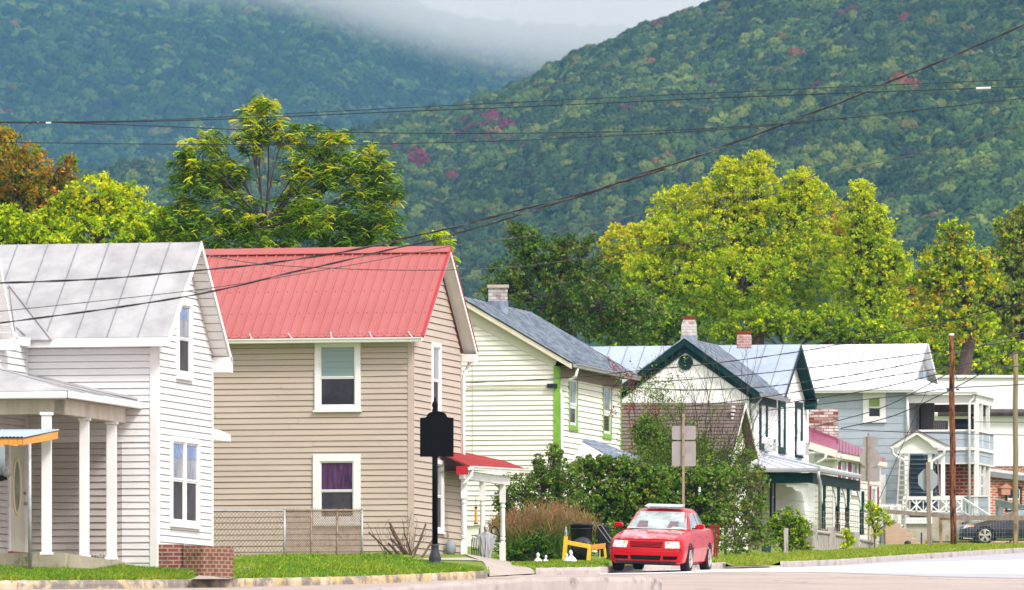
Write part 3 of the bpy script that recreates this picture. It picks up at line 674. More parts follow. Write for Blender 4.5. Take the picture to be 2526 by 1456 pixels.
for k in range(46):
    a=k*.17+rs.uniform(-.05,.05); z=zbB-.1-rs.random()*.16; w=rs.uniform(.1,.2); h=rs.uniform(.06,.12)
    p=fB.pt(a,z-h,-.02+rs.uniform(0,.03)); mb.par(p,FV*w+V((0,0,rs.uniform(-.02,.02))),-SV*.05,V((0,0,h)))
mb.each('footing_stone',mott('field_stone',(.25,.17,.10),(.40,.32,.24),scale=5,rough=.9,c3=(.05,.04,.03),scale3=4,lo3=.55),B,bevel=.02)
ovB=.33; jfB=-.34; jbB=JB+.38; zlow=zeB-.02; zlb=(VH-850)/F*(196+jbB)
E0=hB.pt(-ovB,jfB,zlow+.03); E1=hB.pt(LB,jfB,zlow+.03); R0=hB.pt(-ovB,JB/2,zpB-.05); R1=hB.pt(LB,JB/2,zpB-.05)
ro,nB=roof(B,E0,E1,R1,R0,M['red_roof'],n=34,w=.035,h=.026,th=.03)
B0=hB.pt(-ovB,jbB,zeB-.12); B1=hB.pt(LB,jbB,zeB-.12); roof(B,B0,B1,R1,R0,M['red_roof'],n=34,w=.03,h=.02,th=.03)
sc_=MB()
for k in range(34):
    for t in (.03,.27,.52,.76):
        for s_ in ((.55,) if t>.1 else (.35,.7)):
            p=lerp(lerp(E0,E1,(k+s_)/34),lerp(R0,R1,(k+s_)/34),t)+nB*.004; sc_.tube([p,p+nB*.012],.011,5)
tag(sc_.build('screws',M['red_dark'],ro),kind='stuff')
mb=MB(); e=nB*.03
for (x,y,t) in ((E0,E1,0),): 
    pa=R0+(E0-R0).normalized()*.19+nB*.045; pb=R1+(E1-R1).normalized()*.19+nB*.045; mb.quad(pa,pb,R1+V((0,0,.07)),R0+V((0,0,.07))); mb.quad(pa,pb,pb-nB*.02,pa-nB*.02)
    nb2=V((0,0,1)); qa=R0+(B0-R0).normalized()*.19+V((0,0,.05)); qb=R1+(B1-R1).normalized()*.19+V((0,0,.05)); mb.quad(qa,qb,R1+V((0,0,.07)),R0+V((0,0,.07)))
    mb.tube([pa,pb],.014,5)
mb.build('ridge_cap',M['red_roof'],ro,fix=False)
mb=MB(); rake(mb,E0-FV*.015+V((0,0,.045)),R0-FV*.015+V((0,0,.045)),.10,.05,FV); rake(mb,R0-FV*.015+V((0,0,.045)),B0-FV*.015+V((0,0,.045)),.05,.05,FV); mb.build('rake_trim',M['red_dark'],B)
mb=MB(); o_=V((0,0,-.06)); mb.quad(R0+o_,B0+o_,B0+o_+FV*ovB,R0+o_+FV*ovB); mb.quad(R0+o_,E0+o_,E0+o_+FV*ovB,R0+o_+FV*ovB)
mb.par(B0+o_+V((0,0,-.17))-SV*.36,FV*ovB,SV*.34,V((0,0,.18)))
rake(mb,R0-FV*.005+V((0,0,-.02)),B0-FV*.005+V((0,0,-.02)),.12,.02,FV)
rake(mb,E0-FV*.005+V((0,0,-.04)),R0-FV*.005+V((0,0,-.04)),.06,.02,FV); mb.build('soffit',M['white'],B,fix=False)
gut=gutter(B,hB.pt(-ovB+.02,jfB-.0,zlow+.0),hB.pt(LB,jfB,zlow+.0),mat='b_side' if 0 else 'white',s=.11)
mb=MB()
for k in range(9):
    i=-.1+k*.95; p=hB.pt(i,jfB-.1,zlow-.01); mb.tube([p,p+V((-.02,.02,.03)),p+V((-.10+.03*(k%3),.22,.14)),p+V((-.09+.03*(k%3),.26,.15))],.011,5)
mb.each('gutter_strap',M['white'],gut)
mb=MB(); mb.par(hB.pt(-.0,jfB+.01,zlow-.10),FV*LB,SV*(-jfB-.02),V((0,0,.02))); mb.build('eave_soffit',M['white'],B)
# downspout on the rear corner
mb=MB(); d=rB.pt(JB+.02,0,.05); zt=zeB-.32
mb.tube([V((d.x+.18,d.y+.3,zt+.12)),V((d.x+.17,d.y+.28,zt-.02)),V((d.x+.05,d.y+.08,zt-.30)),V((d.x+.02,d.y+.03,zt-.42)),V((d.x+.02,d.y+.03,zbB-.2))],.042,8); mb.build('downspout',M['white'],B,smooth=True)
mb=MB(); q=V((d.x+.02,d.y+.03,0)); zz=(VH-1180)/F*d.y; mb.box(q.x-.055,q.x+.055,q.y-.055,q.y+.055,zz,zz+.22); mb.build('pipe_joint',M['white'],B)
# red-roofed side porch behind the corner; eave runs back along the side
por=Wall(rB.pt(JB+.3,0,.60),SV,-FV)
def pw(u,v,o=0): return por.pv(u,v,o)
aE0=por.a(1160); aE1=por.a(1284); zE=por.z(1160,1152); zE1=por.z(1284,1160)
eA=por.pt(aE0-.6,zE,.12); eB=por.pt(aE1,zE1+.03,.12); rA_=por.pt(aE0-.6,zE+.55,-1.1); rB_=por.pt(aE1,zE1+.20,-.35)
mb=MB(); n_=slab(mb,[eA,eB,rB_,rA_],.03)
for k in range(0,30):
    t=k/30; p=lerp(eA,eB,t); q=lerp(rA_,rB_,t); mb.bar(p+n_*.012,q+n_*.012,.03,.02)
mb.build('porch_roof',M['red_dark'] if 0 else mott('red_porch_metal',(.40,.06,.06),(.45,.08,.075),scale=1,rough=.35),B)
mb=MB(); mb.par(por.pt(aE0-.65,zE-.20,.10),-SV*.02,FV*.28,V((0,0,.20))); mb.build('gable_trim',M['red_dark'],B)
gutter(B,por.pt(aE0-.6,zE+.0,.12),por.pt(aE1+.1,zE1+.02,.12),s=.10)
mb=MB(); por.box(mb,aE0-.55,por.a(1258),zE-.30,zE-.10,-.14,.0); por.box(mb,aE0-.6,por.a(1258),zE-.45,zE-.31,-1.3,-1.1); mb.build('porch_beam',M['white'],B)
mb=MB(); mb.quad(por.pt(aE0-.5,zE-.11,.05),por.pt(aE1,zE-.11,.05),por.pt(aE1,zE-.11,-1.2),por.pt(aE0-.5,zE-.11,-1.2)); mb.build('porch_ceiling',M['oldwood'],B)
for u,vb in ((1152,1383),(1197,1386),(1247,1385)):
    a=por.a(u); Y=por.Y(u); z0=(VH-vb)/F*Y; z1=zE-.30; c=por.pt(a,0,-.07); H=z1-z0
    mb=MB(); w=.075
    mb.box(c.x-w,c.x+w,c.y-w,c.y+w,z1-H*.235,z1-.003); mb.box(c.x-w,c.x+w,c.y-w,c.y+w,z0,z0+H*.235)
    pr=[(.072,0),(.06,.03),(.045,.05),(.068,.085),(.068,.13),(.045,.16),(.06,.18),(.062,.24),(.058,.34),(.052,.5),(.056,.62),(.06,.8),(.05,.86),(.066,.89),(.066,.93),(.05,.95),(.072,1)]
    hz=H*.53; mb.lathe((c.x,c.y,z0+H*.235),[(r*1.05,t*hz) for r,t in pr],14); mb.build('porch_post',M['white'],B)
mb=MB(); z0=(VH-1386)/F*por.Y(1200)
mb.prism([por.pt(-.6,z0-.9,.12),por.pt(por.a(1258)+.1,z0-.9,.12),por.pt(por.a(1258)+.1,z0-.0,.12),por.pt(-.6,z0+.0,.12)],FV*1.7); mb.build('porch_floor',M['conc'],B)
mb=MB(); por.box(mb,por.a(1180),por.a(1258)+.12,z0+.001,z0+.05,-1.0,.16); mb.build('brick_edge',brickmat('red_edge',(.40,.07,.04),(.50,.12,.08),(.35,.3,.25),SV),B)
# porch downspout elbow
mb=MB(); p=por.pt(aE0-.5,zE-.05,.16); mb.tube([p,p-V((.02,0,.16)),p-V((.16,-.0,.32)),p-V((.24,.0,.40))],.04,8); mb.build('downspout',M['white'],B,smooth=True)
# gas meter at the side wall
GM=thing('gas_meter',rB.pt(JB*.62,zbB-.1,.2),'grey gas meter with bent pipes against the beige side wall','meter')
c=rB.pv(1093,1350,.18); mb=MB(); mb.lathe(c-V((0,0,.18)),[(.08,0),(.12,.04),(.13,.18),(.12,.26),(.05,.34)],12); mb.build('meter_body',mott('meter_grey',(.30,.33,.36),(.24,.27,.30),rough=.5),GM,smooth=True)
mb=MB(); mb.tube([c+V((-.04,0,.1)),c+V((-.06,0,.32)),c+V((-.3,0,.34)),c+V((-.36,0,.2)),c+V((-.36,0,-.3))],.025,6); mb.build('pipe',M['rust'],GM)
# halloween ghost hanging in front of the middle porch post
gY=por.Y(1197)-.35
GH=thing('hanging_ghost',P(1200,1382,gY),'grey gauze ghost figure with a skull face hanging on the turned porch post','decoration')
def ghost():
    mb=MB(); top=P(1199,1310,gY); n=24; rows=14
    outl=[(.0,.03,.03),(.05,.07,.05),(.10,.17,.06),(.13,.27,.05),(.22,.21,.07),(.35,.18,.08),(.55,.15,.08),(.75,.13,.08),(1.0,.10,.08)]
    hh=(1382-1312)/F*gY
    for i in range(rows):
        t=i/(rows-1); 
        for k in range(n):
            a=2*math.pi*k/n; wx=np.interp(t,[o[0] for o in outl],[o[1] for o in outl]); wy=np.interp(t,[o[0] for o in outl],[o[2] for o in outl])
            fold=1+.22*math.sin(k*2.4+i*.35)*min(1,t*3)
            hem=(.16*math.sin(k*1.9)+.12*math.sin(k*3.3+1))*max(0,t-.6)/.4*hh
            drop=.035*abs(math.cos(a))**3*hh*math.exp(-((t-.13)/.08)**2)
            mb.v.append((top.x+wx*math.cos(a)*fold*.98,top.y+wy*math.sin(a)*fold,top.z-t*hh+hem-drop))
    for i in range(rows-1):
        for k in range(n): k2=(k+1)%n; mb.f.append((i*n+k,i*n+k2,(i+1)*n+k2,(i+1)*n+k))
    mb.build('robe',M['ghost'],GH,fix=False)
    mb=MB(); 
    for i in range(9):
        ph=math.pi*i/8
        for k in range(14):
            a=2*math.pi*k/14; mb.v.append((top.x+.062*math.sin(ph)*math.cos(a),top.y-.02+.07*math.sin(ph)*math.sin(a),top.z+.06-.095*(-math.cos(ph))*(1)))
    for i in range(8):
        for k in range(14): k2=(k+1)%14; mb.f.append((i*14+k,i*14+k2,(i+1)*14+k2,(i+1)*14+k))
    mb.build('skull',mott('skull_grey',(.45,.44,.46),(.55,.54,.55),scale=8,rough=.8),GH,smooth=True)
    mb=MB()
    for dx,dz,r in ((-.024,.07,.016),(.024,.07,.016),(0,.035,.008),(0,.01,.014)): mb.poly([(top.x+dx+r*math.cos(t),top.y-.094+abs(dx)*.3,top.z+dz+r*1.1*math.sin(t)) for t in np.linspace(0,6.28,11)[:-1]])
    mb.build('eye_sockets',M['black'],GH)
ghost()
# iron garden hook and bench pieces behind the posts
def iron(name,lab,cat,runs,Y,r=.012):
    o=thing(name,P(runs[0][0][0],1384,Y),lab,cat); mb=MB()
    for run in runs: mb.tube([P(u,v,Y) for u,v in run],r,5)
    mb.build('frame',M['blackiron'],o); return o
iron('garden_hook','thin black shepherd hook curving over beside the ghost','garden hook',[[(1186,1385),(1180,1340),(1183,1305),(1192,1292),(1204,1290),(1212,1297),(1216,1292)]],204.5)
def iron_bench():
    r=[]
    for k in range(7): r.append([(1166+k*4,1325+k*1.2),(1168+k*4.2,1350),(1165+k*4.4,1382)])
    r.append([(1163,1322),(1180,1320),(1196,1326)]); r.append([(1163,1384),(1164,1330)]); r.append([(1163,1356),(1195,1358)]); return r
iron('garden_bench','black wrought iron bench in the shade behind the porch posts','bench',iron_bench(),207)
iron('oval_ornament','black oval iron ornament beside the third porch post','ornament',[[(1222+9*math.cos(t)+3*math.sin(t),1317+18*math.sin(t)) for t in np.linspace(0,6.3,20)]],206,.018)
# bird feeder
BF=thing('bird_feeder',P(1174,1290,208),'orange tube bird feeder hanging behind the first porch post','bird feeder')
mb=MB(); mb.lathe(P(1174,1290,208),[(.035,0),(.035,.36)],10); mb.build('tube',M['orange'],BF); mb=MB(); mb.lathe(P(1174,1293,208),[(.06,0),(.05,.03)],10); mb.lathe(P(1174,1254,208),[(.05,0),(.02,.04)],10); mb.tube([P(1174,1250,208),P(1174,1225,208)],.006,4); mb.each('cap',M['black'],BF)
# ------------------------------------------------------------------ brick planter wall and chain-link fence
def brick_wall():
    W0=thing('brick_planter_wall',P(480,1400,162.5),'low red brick planter wall at the foot of the white house','brick wall')
    m1=brickmat('planter_brick',(.20,.035,.025),(.30,.06,.04),(.34,.30,.24),(1,0),bw=.22,bh=.078,c3=(.06,.015,.012))
    mb=MB(); a=P(391,1343,163.4); z0=float(lawn_z(420,163))-.3; x1=P(452,1343,163.4).x; mb.box(a.x,x1,163.4,164.1,z0,a.z); mb.build('front_course',m1,W0)
    m2=brickmat('planter_brick_side',(.17,.05,.028),(.24,.08,.045),(.30,.22,.15),(1,0),bw=.11,bh=.076,c3=(.05,.02,.015))
    pts=[(452,1345,163.35),(500,1346,163.2),(545,1349,163.3),(575,1347.5,163.8)]
    mb=MB()
    for (p,q) in zip(pts[:-1],pts[1:]):
        a=P(*p); b=P(*q); n=V((0,.3,0)); mb.add([V((a.x,a.y,z0)),V((b.x,b.y,z0)),V((b.x,b.y+.3,z0)),V((a.x,a.y+.3,z0)),a,b,b+n,a+n],[(0,1,5,4),(3,2,6,7),(4,5,6,7),(0,4,7,3),(1,2,6,5)])
    mb.build('side_course',m2,W0,fix=False)
brick_wall()
def fence():
    Y=189.5; fo=thing('chain_link_fence',P(710,1402,Y),'rusty chain-link fence with a gate in front of the beige house','fence')
    zt=P(700,1260,Y).z; zb=P(700,1404,Y).z
    def X(u): return (u-UC)/F*Y
    mb=MB(); w=.0042; s=.066; H=zt-zb; x0,x1=X(500),X(702)
    def mesh(mb,x0,x1,sx,sz,r,yy):
        H=zt-zb; n=int((x1-x0)/sx)+int(H/sz)+2
        for sgn in (1,-1):
            k=-int(H/sz*1)-2
            while True:
                xs=x0+k*sx if sgn>0 else x0+k*sx
                if xs>x1: break
                # zigzag wires run diagonally; clip to the panel
                if sgn>0: p=(xs,zb); q=(xs+H/sz*sx,zt)
                else: p=(xs+H/sz*sx,zb); q=(xs,zt)
                dx=q[0]-p[0]
                t0=0;t1=1
                if dx>0: t0=max(0,(x0-p[0])/dx); t1=min(1,(x1-p[0])/dx)
                else: t0=max(0,(x1-p[0])/dx); t1=min(1,(x0-p[0])/dx)
                if t1>t0: 
                    a=V((p[0]+dx*t0,yy,zb+H*t0)); b=V((p[0]+dx*t1,yy,zb+H*t1)); mb.tube([a,b],r,3,cap=False)
                k+=1
    mesh(mb,x0,x1,.082,.095,.007,Y); mb.build('wire_mesh',M['rust'],fo)
    mb=MB(); mb.tube([V((X(500),Y,zt)),V((X(702),Y,zt))],.019,8); mb.build('top_rail',M['galv'],fo)
    for u,vb,r in ((702,1408,.030),(893,1402,.026)):
        mb=MB(); mb.tube([P(u,1256,Y),P(u,vb,Y)],r,10); mb.lathe(P(u,1257,Y),[(r*1.1,0),(r,.03),(.008,.045)],10); mb.build('post',M['galv'],fo,smooth=True)
    mb=MB(); mesh(mb,X(704),X(892),.040,.060,.0085,Y+.01); 
    gt=mb.build('gate_mesh',M['rust'],fo)
    mb=MB(); mb.tube([P(704,1260,Y),P(892,1259,Y)],.021,8); 
    for u in (768,832): mb.tube([P(u,1262,Y),P(u-1,1403,Y)],.021,8)
    mb.build('gate_frame',M['rust'],fo,smooth=True)
    mb=MB(); rs=random.Random(2)
    for k in range(90):
        u=705+k*2.08; mb.tube([P(u,1262,Y),P(u+rs.uniform(-2,2),1254+rs.uniform(-2,3),Y)],.004,3)
    for k in range(26):
        u=520+k*7; mb.tube([P(u-3.5,1262,Y),P(u,1254,Y),P(u+3.5,1262,Y)],.0045,3)
    tag(mb.build('wire_ends',M['rust'],fo),kind='stuff')
fence()
# ------------------------------------------------------------------ black scenic sign on a fluted post
def scenic():
    Y=181.0; s=thing('black_sign',P(1073,1398,Y),'ornate black sign seen from behind, on a black post with acorn finial','sign')
    k=Y/F; b=P(1073,1397,Y)
    prof=[(.175,0),(.175,.05),(.16,.09),(.12,.14),(.135,.20),(.125,.26),(.085,.38),(.08,.46),(.095,.49),(.07,.52)]
    mb=MB(); mb.lathe(b-V((0,0,.05)),prof,20); mb.build('base',mott('worn_black_base',(.03,.035,.045),(.05,.055,.065),scale=6,rough=.5),s,smooth=True)
    top=P(1073,1012,Y).z-b.z; mb=MB(); mb.lathe(b,[(.062,.45),(.060,top)],14); mb.build('post',M['black'],s,smooth=True)
    mb=MB(); mb.lathe(P(1073,1014,Y),[(.05,0),(.06,.03),(.045,.06),(.065,.10),(.06,.16),(.03,.21),(.02,.24),(.028,.27),(.004,.30)],14); mb.build('finial',M['black'],s,smooth=True)
    pts=[]
    def q(u,v): pts.append(P(u,v,Y-.075))
    q(1036,1127);q(1036,1031);q(1049,1030)
    for a in np.linspace(180,0,13): q(1077.5+25*math.cos(R(a))*1.0,1028-14*math.sin(R(a)))
    q(1108,1030);q(1119,1031);q(1119,1127)
    mb=MB(); mb.prism(pts,(0,.012,0)); mb.build('panel',M['black'],s,bevel=.004)
    mb=MB()
    for v in (1022,1112): p=P(1073,v,Y); mb.tube([p-V((0,0,.012)),p+V((0,0,.012))],.075,14)
    mb.build('clamp_band',M['galv'],s)
scenic()
# ------------------------------------------------------------------ HOUSE C: cream, green trim, gable to the street
hC=House(1378,250); fC=hC.front(); rC=hC.right()
zbC=YG(250,1378)-.2; JC=rC.a(1530); zeC=fC.z(1400,893)-.02; ipk=fC.a(1140); zpC=fC.z(1140,733)
Ch=thing('cream_house',hC.pt(3,4,zbC),'cream clapboard house with peeling green trim and corrugated tin roof','house')
wC=2*ipk
core=MB(); core.prism([hC.pt(.04,.04,zbC),hC.pt(wC,.04,zbC),hC.pt(wC,.04,zeC-.15),hC.pt(ipk,.04,zpC-.2),hC.pt(.04,.04,zeC-.15)],SV*(JC-.04)); core.build('wall',M['c_side'],Ch)
kC=(zpC-zeC)/(ipk+.45)      # roof pitch
siding(fC,[(.14,zbC+1.2),(wC,zbC+1.2),(wC,zeC),(ipk,zpC-.12),(.14,zeC-.0)],'siding',M['c_side'],Ch,h=.147,lap=.03,gap=.016,wob=.012,seed=8)
c1=(1401,924,1423,1058); c2=(1485,938,1507,1079)
siding(rC,[(.12,zbC+1.2),(JC-.08,zbC+1.2),(JC-.08,zeC-.15),(.12,zeC-.15)],'siding',M['c_side'],Ch,h=.165,lap=.03,gap=.016,wob=.012,ops=[opn(rC,c1),opn(rC,c2)],seed=9)
mb=MB(); fC.box(mb,0,.14,zbC,zeC-.1,-.03,.045); rC.box(mb,-.03,.12,zbC,zeC-.12,-.03,.035)
rC.box(mb,JC-.08,JC+.02,zbC,zeC-.2,-.03,.03); mb.each('corner_board',M['green'],Ch)
for r in (c1,c2): window(rC,Ch,rect=r,cw=.13,frame='green',top='gl_mid',bot='gl_dark',rail=.42,sw=.085,frm2='green',proud=.04)
# frieze boards under the gable
ovC=.45; jfC=-.26; jbC=JC+.35
def zC(i): return zpC-kC*abs(i-ipk)
E0=hC.pt(-ovC,jfC,zC(-ovC)); E1=hC.pt(-ovC,jbC,zC(-ovC)); R0=hC.pt(ipk,jfC,zpC); R1=hC.pt(ipk,jbC,zpC)
ro,nC=roof(Ch,E0,E1,R1,R0,M['tin_shade'],n=15,corr=.115,th=.06)
L0=hC.pt(wC+ovC,jfC,zC(-ovC)); L1=hC.pt(wC+ovC,jbC,zC(-ovC)); roof(Ch,L0,L1,R1,R0,M['tin_shade'],n=15,corr=.115,th=.06)
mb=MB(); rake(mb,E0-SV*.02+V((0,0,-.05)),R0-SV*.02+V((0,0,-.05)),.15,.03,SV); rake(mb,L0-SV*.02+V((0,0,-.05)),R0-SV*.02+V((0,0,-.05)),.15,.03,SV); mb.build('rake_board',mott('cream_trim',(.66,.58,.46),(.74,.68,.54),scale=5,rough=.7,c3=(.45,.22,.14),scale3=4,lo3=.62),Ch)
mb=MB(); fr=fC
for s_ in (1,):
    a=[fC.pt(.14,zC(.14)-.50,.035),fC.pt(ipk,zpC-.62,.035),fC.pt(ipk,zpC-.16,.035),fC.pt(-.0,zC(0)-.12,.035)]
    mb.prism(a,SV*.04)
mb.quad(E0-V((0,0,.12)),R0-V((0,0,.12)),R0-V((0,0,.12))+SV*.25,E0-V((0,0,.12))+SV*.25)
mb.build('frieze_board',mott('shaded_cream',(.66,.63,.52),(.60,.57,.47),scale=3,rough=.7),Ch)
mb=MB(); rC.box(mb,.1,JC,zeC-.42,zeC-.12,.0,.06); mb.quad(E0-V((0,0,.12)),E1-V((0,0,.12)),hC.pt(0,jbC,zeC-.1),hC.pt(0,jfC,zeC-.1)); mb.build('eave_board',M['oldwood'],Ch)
gC=gutter(Ch,E0+V((0,0,-.03))+SV*.1,E1+V((0,0,-.03)),mat='galv',s=.13)
mb=MB(); p=E0+SV*.55+V((0,0,-.15)); mb.tube([p-FV*.05,p-V((0,0,.25)),p-V((0,0,.38))+FV*.3,p-V((0,0,.45))+FV*.62,V((rC.pt(.06,0,.08).x,rC.pt(.06,0,.08).y,p.z-.75)),V((rC.pt(.06,0,.08).x,rC.pt(.06,0,.08).y,zbC+1))],.05,8); mb.build('downspout',M['white'],Ch,smooth=True)
def chimney(parent,u0,u1,v0,v1,Y,mat,name='chimney',cap=None,taper=0,flash=None,dep=None,corbel=False):
    p=P(u0,v1,Y);q=P(u1,v0,Y); w=q.x-p.x; d=dep or w*.8; mb=MB()
    zs=[p.z,q.z-.22*(q.z-p.z) if taper else q.z-.001,q.z-.001]; 
    def ring(k,z): 
        i=taper*k; return [(p.x+i,Y+i,z),(q.x-i,Y+i,z),(q.x-i,Y+d-i,z),(p.x+i,Y+d-i,z)]
    r=ring(0,zs[0])+ring(0,zs[1])+ring(1,zs[2]); mb.add(r,[(0,1,5,4),(1,2,6,5),(2,3,7,6),(3,0,4,7),(4,5,9,8),(5,6,10,9),(6,7,11,10),(7,4,8,11),(8,9,10,11)])
    o=mb.build(name,mat,parent)
    if cap:
        mb=MB(); mb.box(p.x+taper-.04,q.x-taper+.04,Y+taper-.04,Y+d-taper+.04,q.z,q.z+.09); mb.build('chimney_cap',cap,o)
    if flash:
        mb=MB(); zf=(VH-flash)/F*Y; mb.box(p.x-.02,q.x+.02,Y-.02,Y+d+.02,p.z,zf); mb.build('flashing',M['tin'],o)
    return o
m_cw=brickmat('whitewashed_brick',(.55,.52,.50),(.46,.42,.40),(.30,.27,.25),(.95,.3),bw=.2,bh=.10,c3=(.16,.11,.10))
chimney(Ch,1205,1252,710,790,253.5,m_cw,flash=742,cap=mott('cap_stone',(.5,.42,.33),(.42,.35,.28),rough=.9))
# conduit line on the gable
mb=MB(); mb.tube([fC.pv(1168,795,.05),fC.pv(1167,1120,.05)],.008,4); mb.tube([fC.pv(1139,975,.07),fC.pv(1150,960,.07),fC.pv(1165,955,.07),fC.pv(1362,953,.07)],.018,5); mb.build('conduit',mott('cream_conduit',(.55,.52,.36),rough=.5),Ch)
mb=MB(); fC.box(mb,fC.a(1376),fC.a(1352),fC.z(1360,957),fC.z(1360,947),.05,.15); mb.build('service_bracket',M['blackiron'],Ch)
# lean-to porch roof by the cream house, rising above the hedge
LT=thing('lean_to_roof',P(1520,1200,243),'low rusty pink tin lean-to roof poking above the hedge by the cream house','roof')
a=P(1437,1090,244.5); b=P(1636,1150,244.8); c_=P(1405,1146,241.2); d_=P(1560,1160,241.0); 
mb=MB(); slab(mb,[c_,d_,P(1540,1119,244.6),a],.05); mb.build('roof_panel',M['rusty_tin'],LT)
mb=MB(); n_=slab(mb,[a+V((0,0,.02)),P(1560,1165,241.6),b,P(1465,1088,246)],.05)
for k in range(14):
    t=k/14; p=lerp(a,P(1560,1165,241.6),t); mb.tube([lerp(a,P(1465,1088,246),t)+n_*.03,lerp(P(1540,1150,241.6),b,t)+n_*.03],.02,4)
mb.build('corrugated_panel',M['tin'],LT)
mb=MB(); mb.bar(c_-V((0,0,.06)),d_-V((0,0,.06)),.05,.12); 
for q in (c_,d_,b): mb.bar(q-V((0,-.1,.1)),V((q.x,q.y+.1,YG(q.y,1500))),.10)
mb.build('frame',M['white'],LT)
# small brown-shingled shed between cream and white houses
Sh=thing('shingled_cottage',P(1650,1300,262),'low cottage with brown shingle roof behind the bare shrub','house')
hS=House(1786,262); e0=hS.pt(-.3,-.25,(VH-1118)/F*261.8); e1=hS.pt(4.2,-.25,(VH-1118)/F*262.5); r1=hS.pt(4.2,1.9,(VH-994)/F*264.8); r0=hS.pt(-.3,1.9,(VH-994)/F*263.8)
mb=MB(); slab(mb,[e0,e1,r1,r0],.06); 
for k in range(14): 
    t=k/14; a_=lerp(e0,r0,t);b_=lerp(e1,r1,t); nn=(e1-e0).cross(r0-e0).normalized(); nn=nn if nn.z>0 else -nn; t2=(k+1)/14; a2=lerp(e0,r0,t2);b2=lerp(e1,r1,t2)
    mb.quad(a_+nn*.03,b_+nn*.03,b2+nn*.004,a2+nn*.004); mb.quad(a_+nn*.03,b_+nn*.03,b_,a_)
bk=hS.pt(-.3,4.1,e0.z); mb2=MB(); slab(mb2,[r0,r1,hS.pt(4.2,4.1,e0.z),bk],.06); mb2.build('roof',M['shingle'],Sh); mb.build('roof',M['shingle'],Sh,fix=False)
core=MB(); zz=YG(262,1700)-.3; core.prism([hS.pt(.02,.04,zz),hS.pt(.02,3.8,zz),hS.pt(.02,3.8,e0.z),hS.pt(.02,1.9,r0.z-.12),hS.pt(.02,.04,e0.z)],FV*4); core.build('wall',M['d_side'],Sh)
mb=MB(); rake(mb,e0-FV*.02,r0-FV*.02,.14,.03,FV); rake(mb,r0-FV*.02,bk-FV*.02,.14,.03,FV); mb.build('rake_board',M['white'],Sh)
rS=hS.right(); siding(rS,[(.05,zz),(3.75,zz),(3.75,e0.z),(1.9,r0.z-.15),(.05,e0.z)],'siding',M['c_side'],Sh,h=.14)
mb=MB()
for k in range(9): rS.box(mb,1.1,1.5,(VH-1085)/F*264+k*.12,(VH-1085)/F*264+k*.12+.06,.0,.06)
mb.build('gable_vent',M['white'],Sh)
mb=MB(); rS.box(mb,1.9,2.6,(VH-1090)/F*264,(VH-1040)/F*264,.0,.05); mb.build('window',M['blind'],Sh)
# ------------------------------------------------------------------ HOUSE D: white, dark green trim, front gable and cross block
hD=House(1850,275); fD=hD.front(); rD=hD.right()
zbD=YG(275,1850)-.2; JD=rD.a(1995); zeD=rD.z(1908,962); ipD=fD.a(1691.5); zpD=fD.z(1691.5,835)
D=thing('green_trim_house',hD.pt(3,4,zbD),'white house with dark green rakes, round gable vent and tin roofs','house')
wD=2*ipD; kD=.72
zeave=zpD-kD*(ipD+.35)
core=MB(); core.prism([hD.pt(.04,.04,zbD),hD.pt(wD,.04,zbD),hD.pt(wD,.04,zeave+.0),hD.pt(ipD,.04,zpD-.25),hD.pt(.04,.04,zeave+.0)],SV*9); core.build('wall',M['d_side'],D)
siding(fD,[(.10,zbD),(wD,zbD),(wD,zeave+.22),(ipD,zpD-.2),(.10,zeave+.22)],'siding',M['d_side'],D,h=.42,lap=.012,gap=.009,seed=11)
siding(rD,[(.08,zbD),(JD-.05,zbD),(JD-.05,zeave),(.08,zeave)],'siding',M['d_side'],D,h=.42,lap=.012,gap=.009,seed=12)
pkj=rD.a(1948); zpM=rD.z(1948,850); jm0=pkj-2.8; jm1=rD.a(1986)+.0; zm1=rD.z(1986,985)
siding(rD,[(jm0,zeave),(jm1,zeave-.3),(jm1,zm1),(pkj,zpM-.15),(jm0,zeave+.05)],'siding',M['d_side'],D,h=.42,lap=.012,gap=.009,seed=13)
core=MB(); core.prism([hD.pt(.04,jm0,zbD),hD.pt(.04,jm1+.6,zbD),hD.pt(.04,jm1,zm1),hD.pt(.04,pkj,zpM-.12),hD.pt(.04,jm0,zeave)],FV*12); core.build('wall',M['d_side'],D)
# front wing roof
fo_=-.20; E0=hD.pt(-.35,fo_,zeave); E1=hD.pt(-.35,4.6,zeave); R0=hD.pt(ipD,fo_,zpD); R1=hD.pt(ipD,5.2,zpD)
roof(D,E0,E1,R1,R0,M['tin_shade'],n=12,corr=.12,th=.05)
L0=hD.pt(wD+.35,fo_,zeave); L1=hD.pt(wD+.35,4.6,zeave); roof(D,L0,L1,R1,R0,M['tin_shade'],n=12,corr=.12,th=.05)
mb=MB()
for (p,q) in ((E0,R0),(L0,R0)): rake(mb,p-SV*.03+V((0,0,-.02)),q-SV*.03+V((0,0,-.02)),.22,.05,SV)
for s_,p in ((1,E0),(-1,L0)):
    q=R0; o_=V((0,0,-.10)); mb.quad(p+o_,q+o_,q+o_+SV*.20,p+o_+SV*.20)
    p2=hD.pt(.0 if s_>0 else wD,-.035,zeave+.08); q2=hD.pt(ipD,-.035,zpD-.22); mb.par(p2-V((0,0,.24)),q2-p2,-SV*.03,V((0,0,.26)))
mb.build('rake_board',M['teal'],D)
mb=MB(); mb.quad(E0-V((0,0,.06)),E1-V((0,0,.06)),hD.pt(0,4.6,zeave-.0),hD.pt(0,fo_,zeave-.0)); mb.par(hD.pt(-.0,0,zeave-.32),SV*4.3,-FV*.05,V((0,0,.25))); mb.build('eave_soffit',M['teal'],D)
gutter(D,E0-V((0,0,.02)),E1-V((0,0,.02)),mat='galv',s=.12)
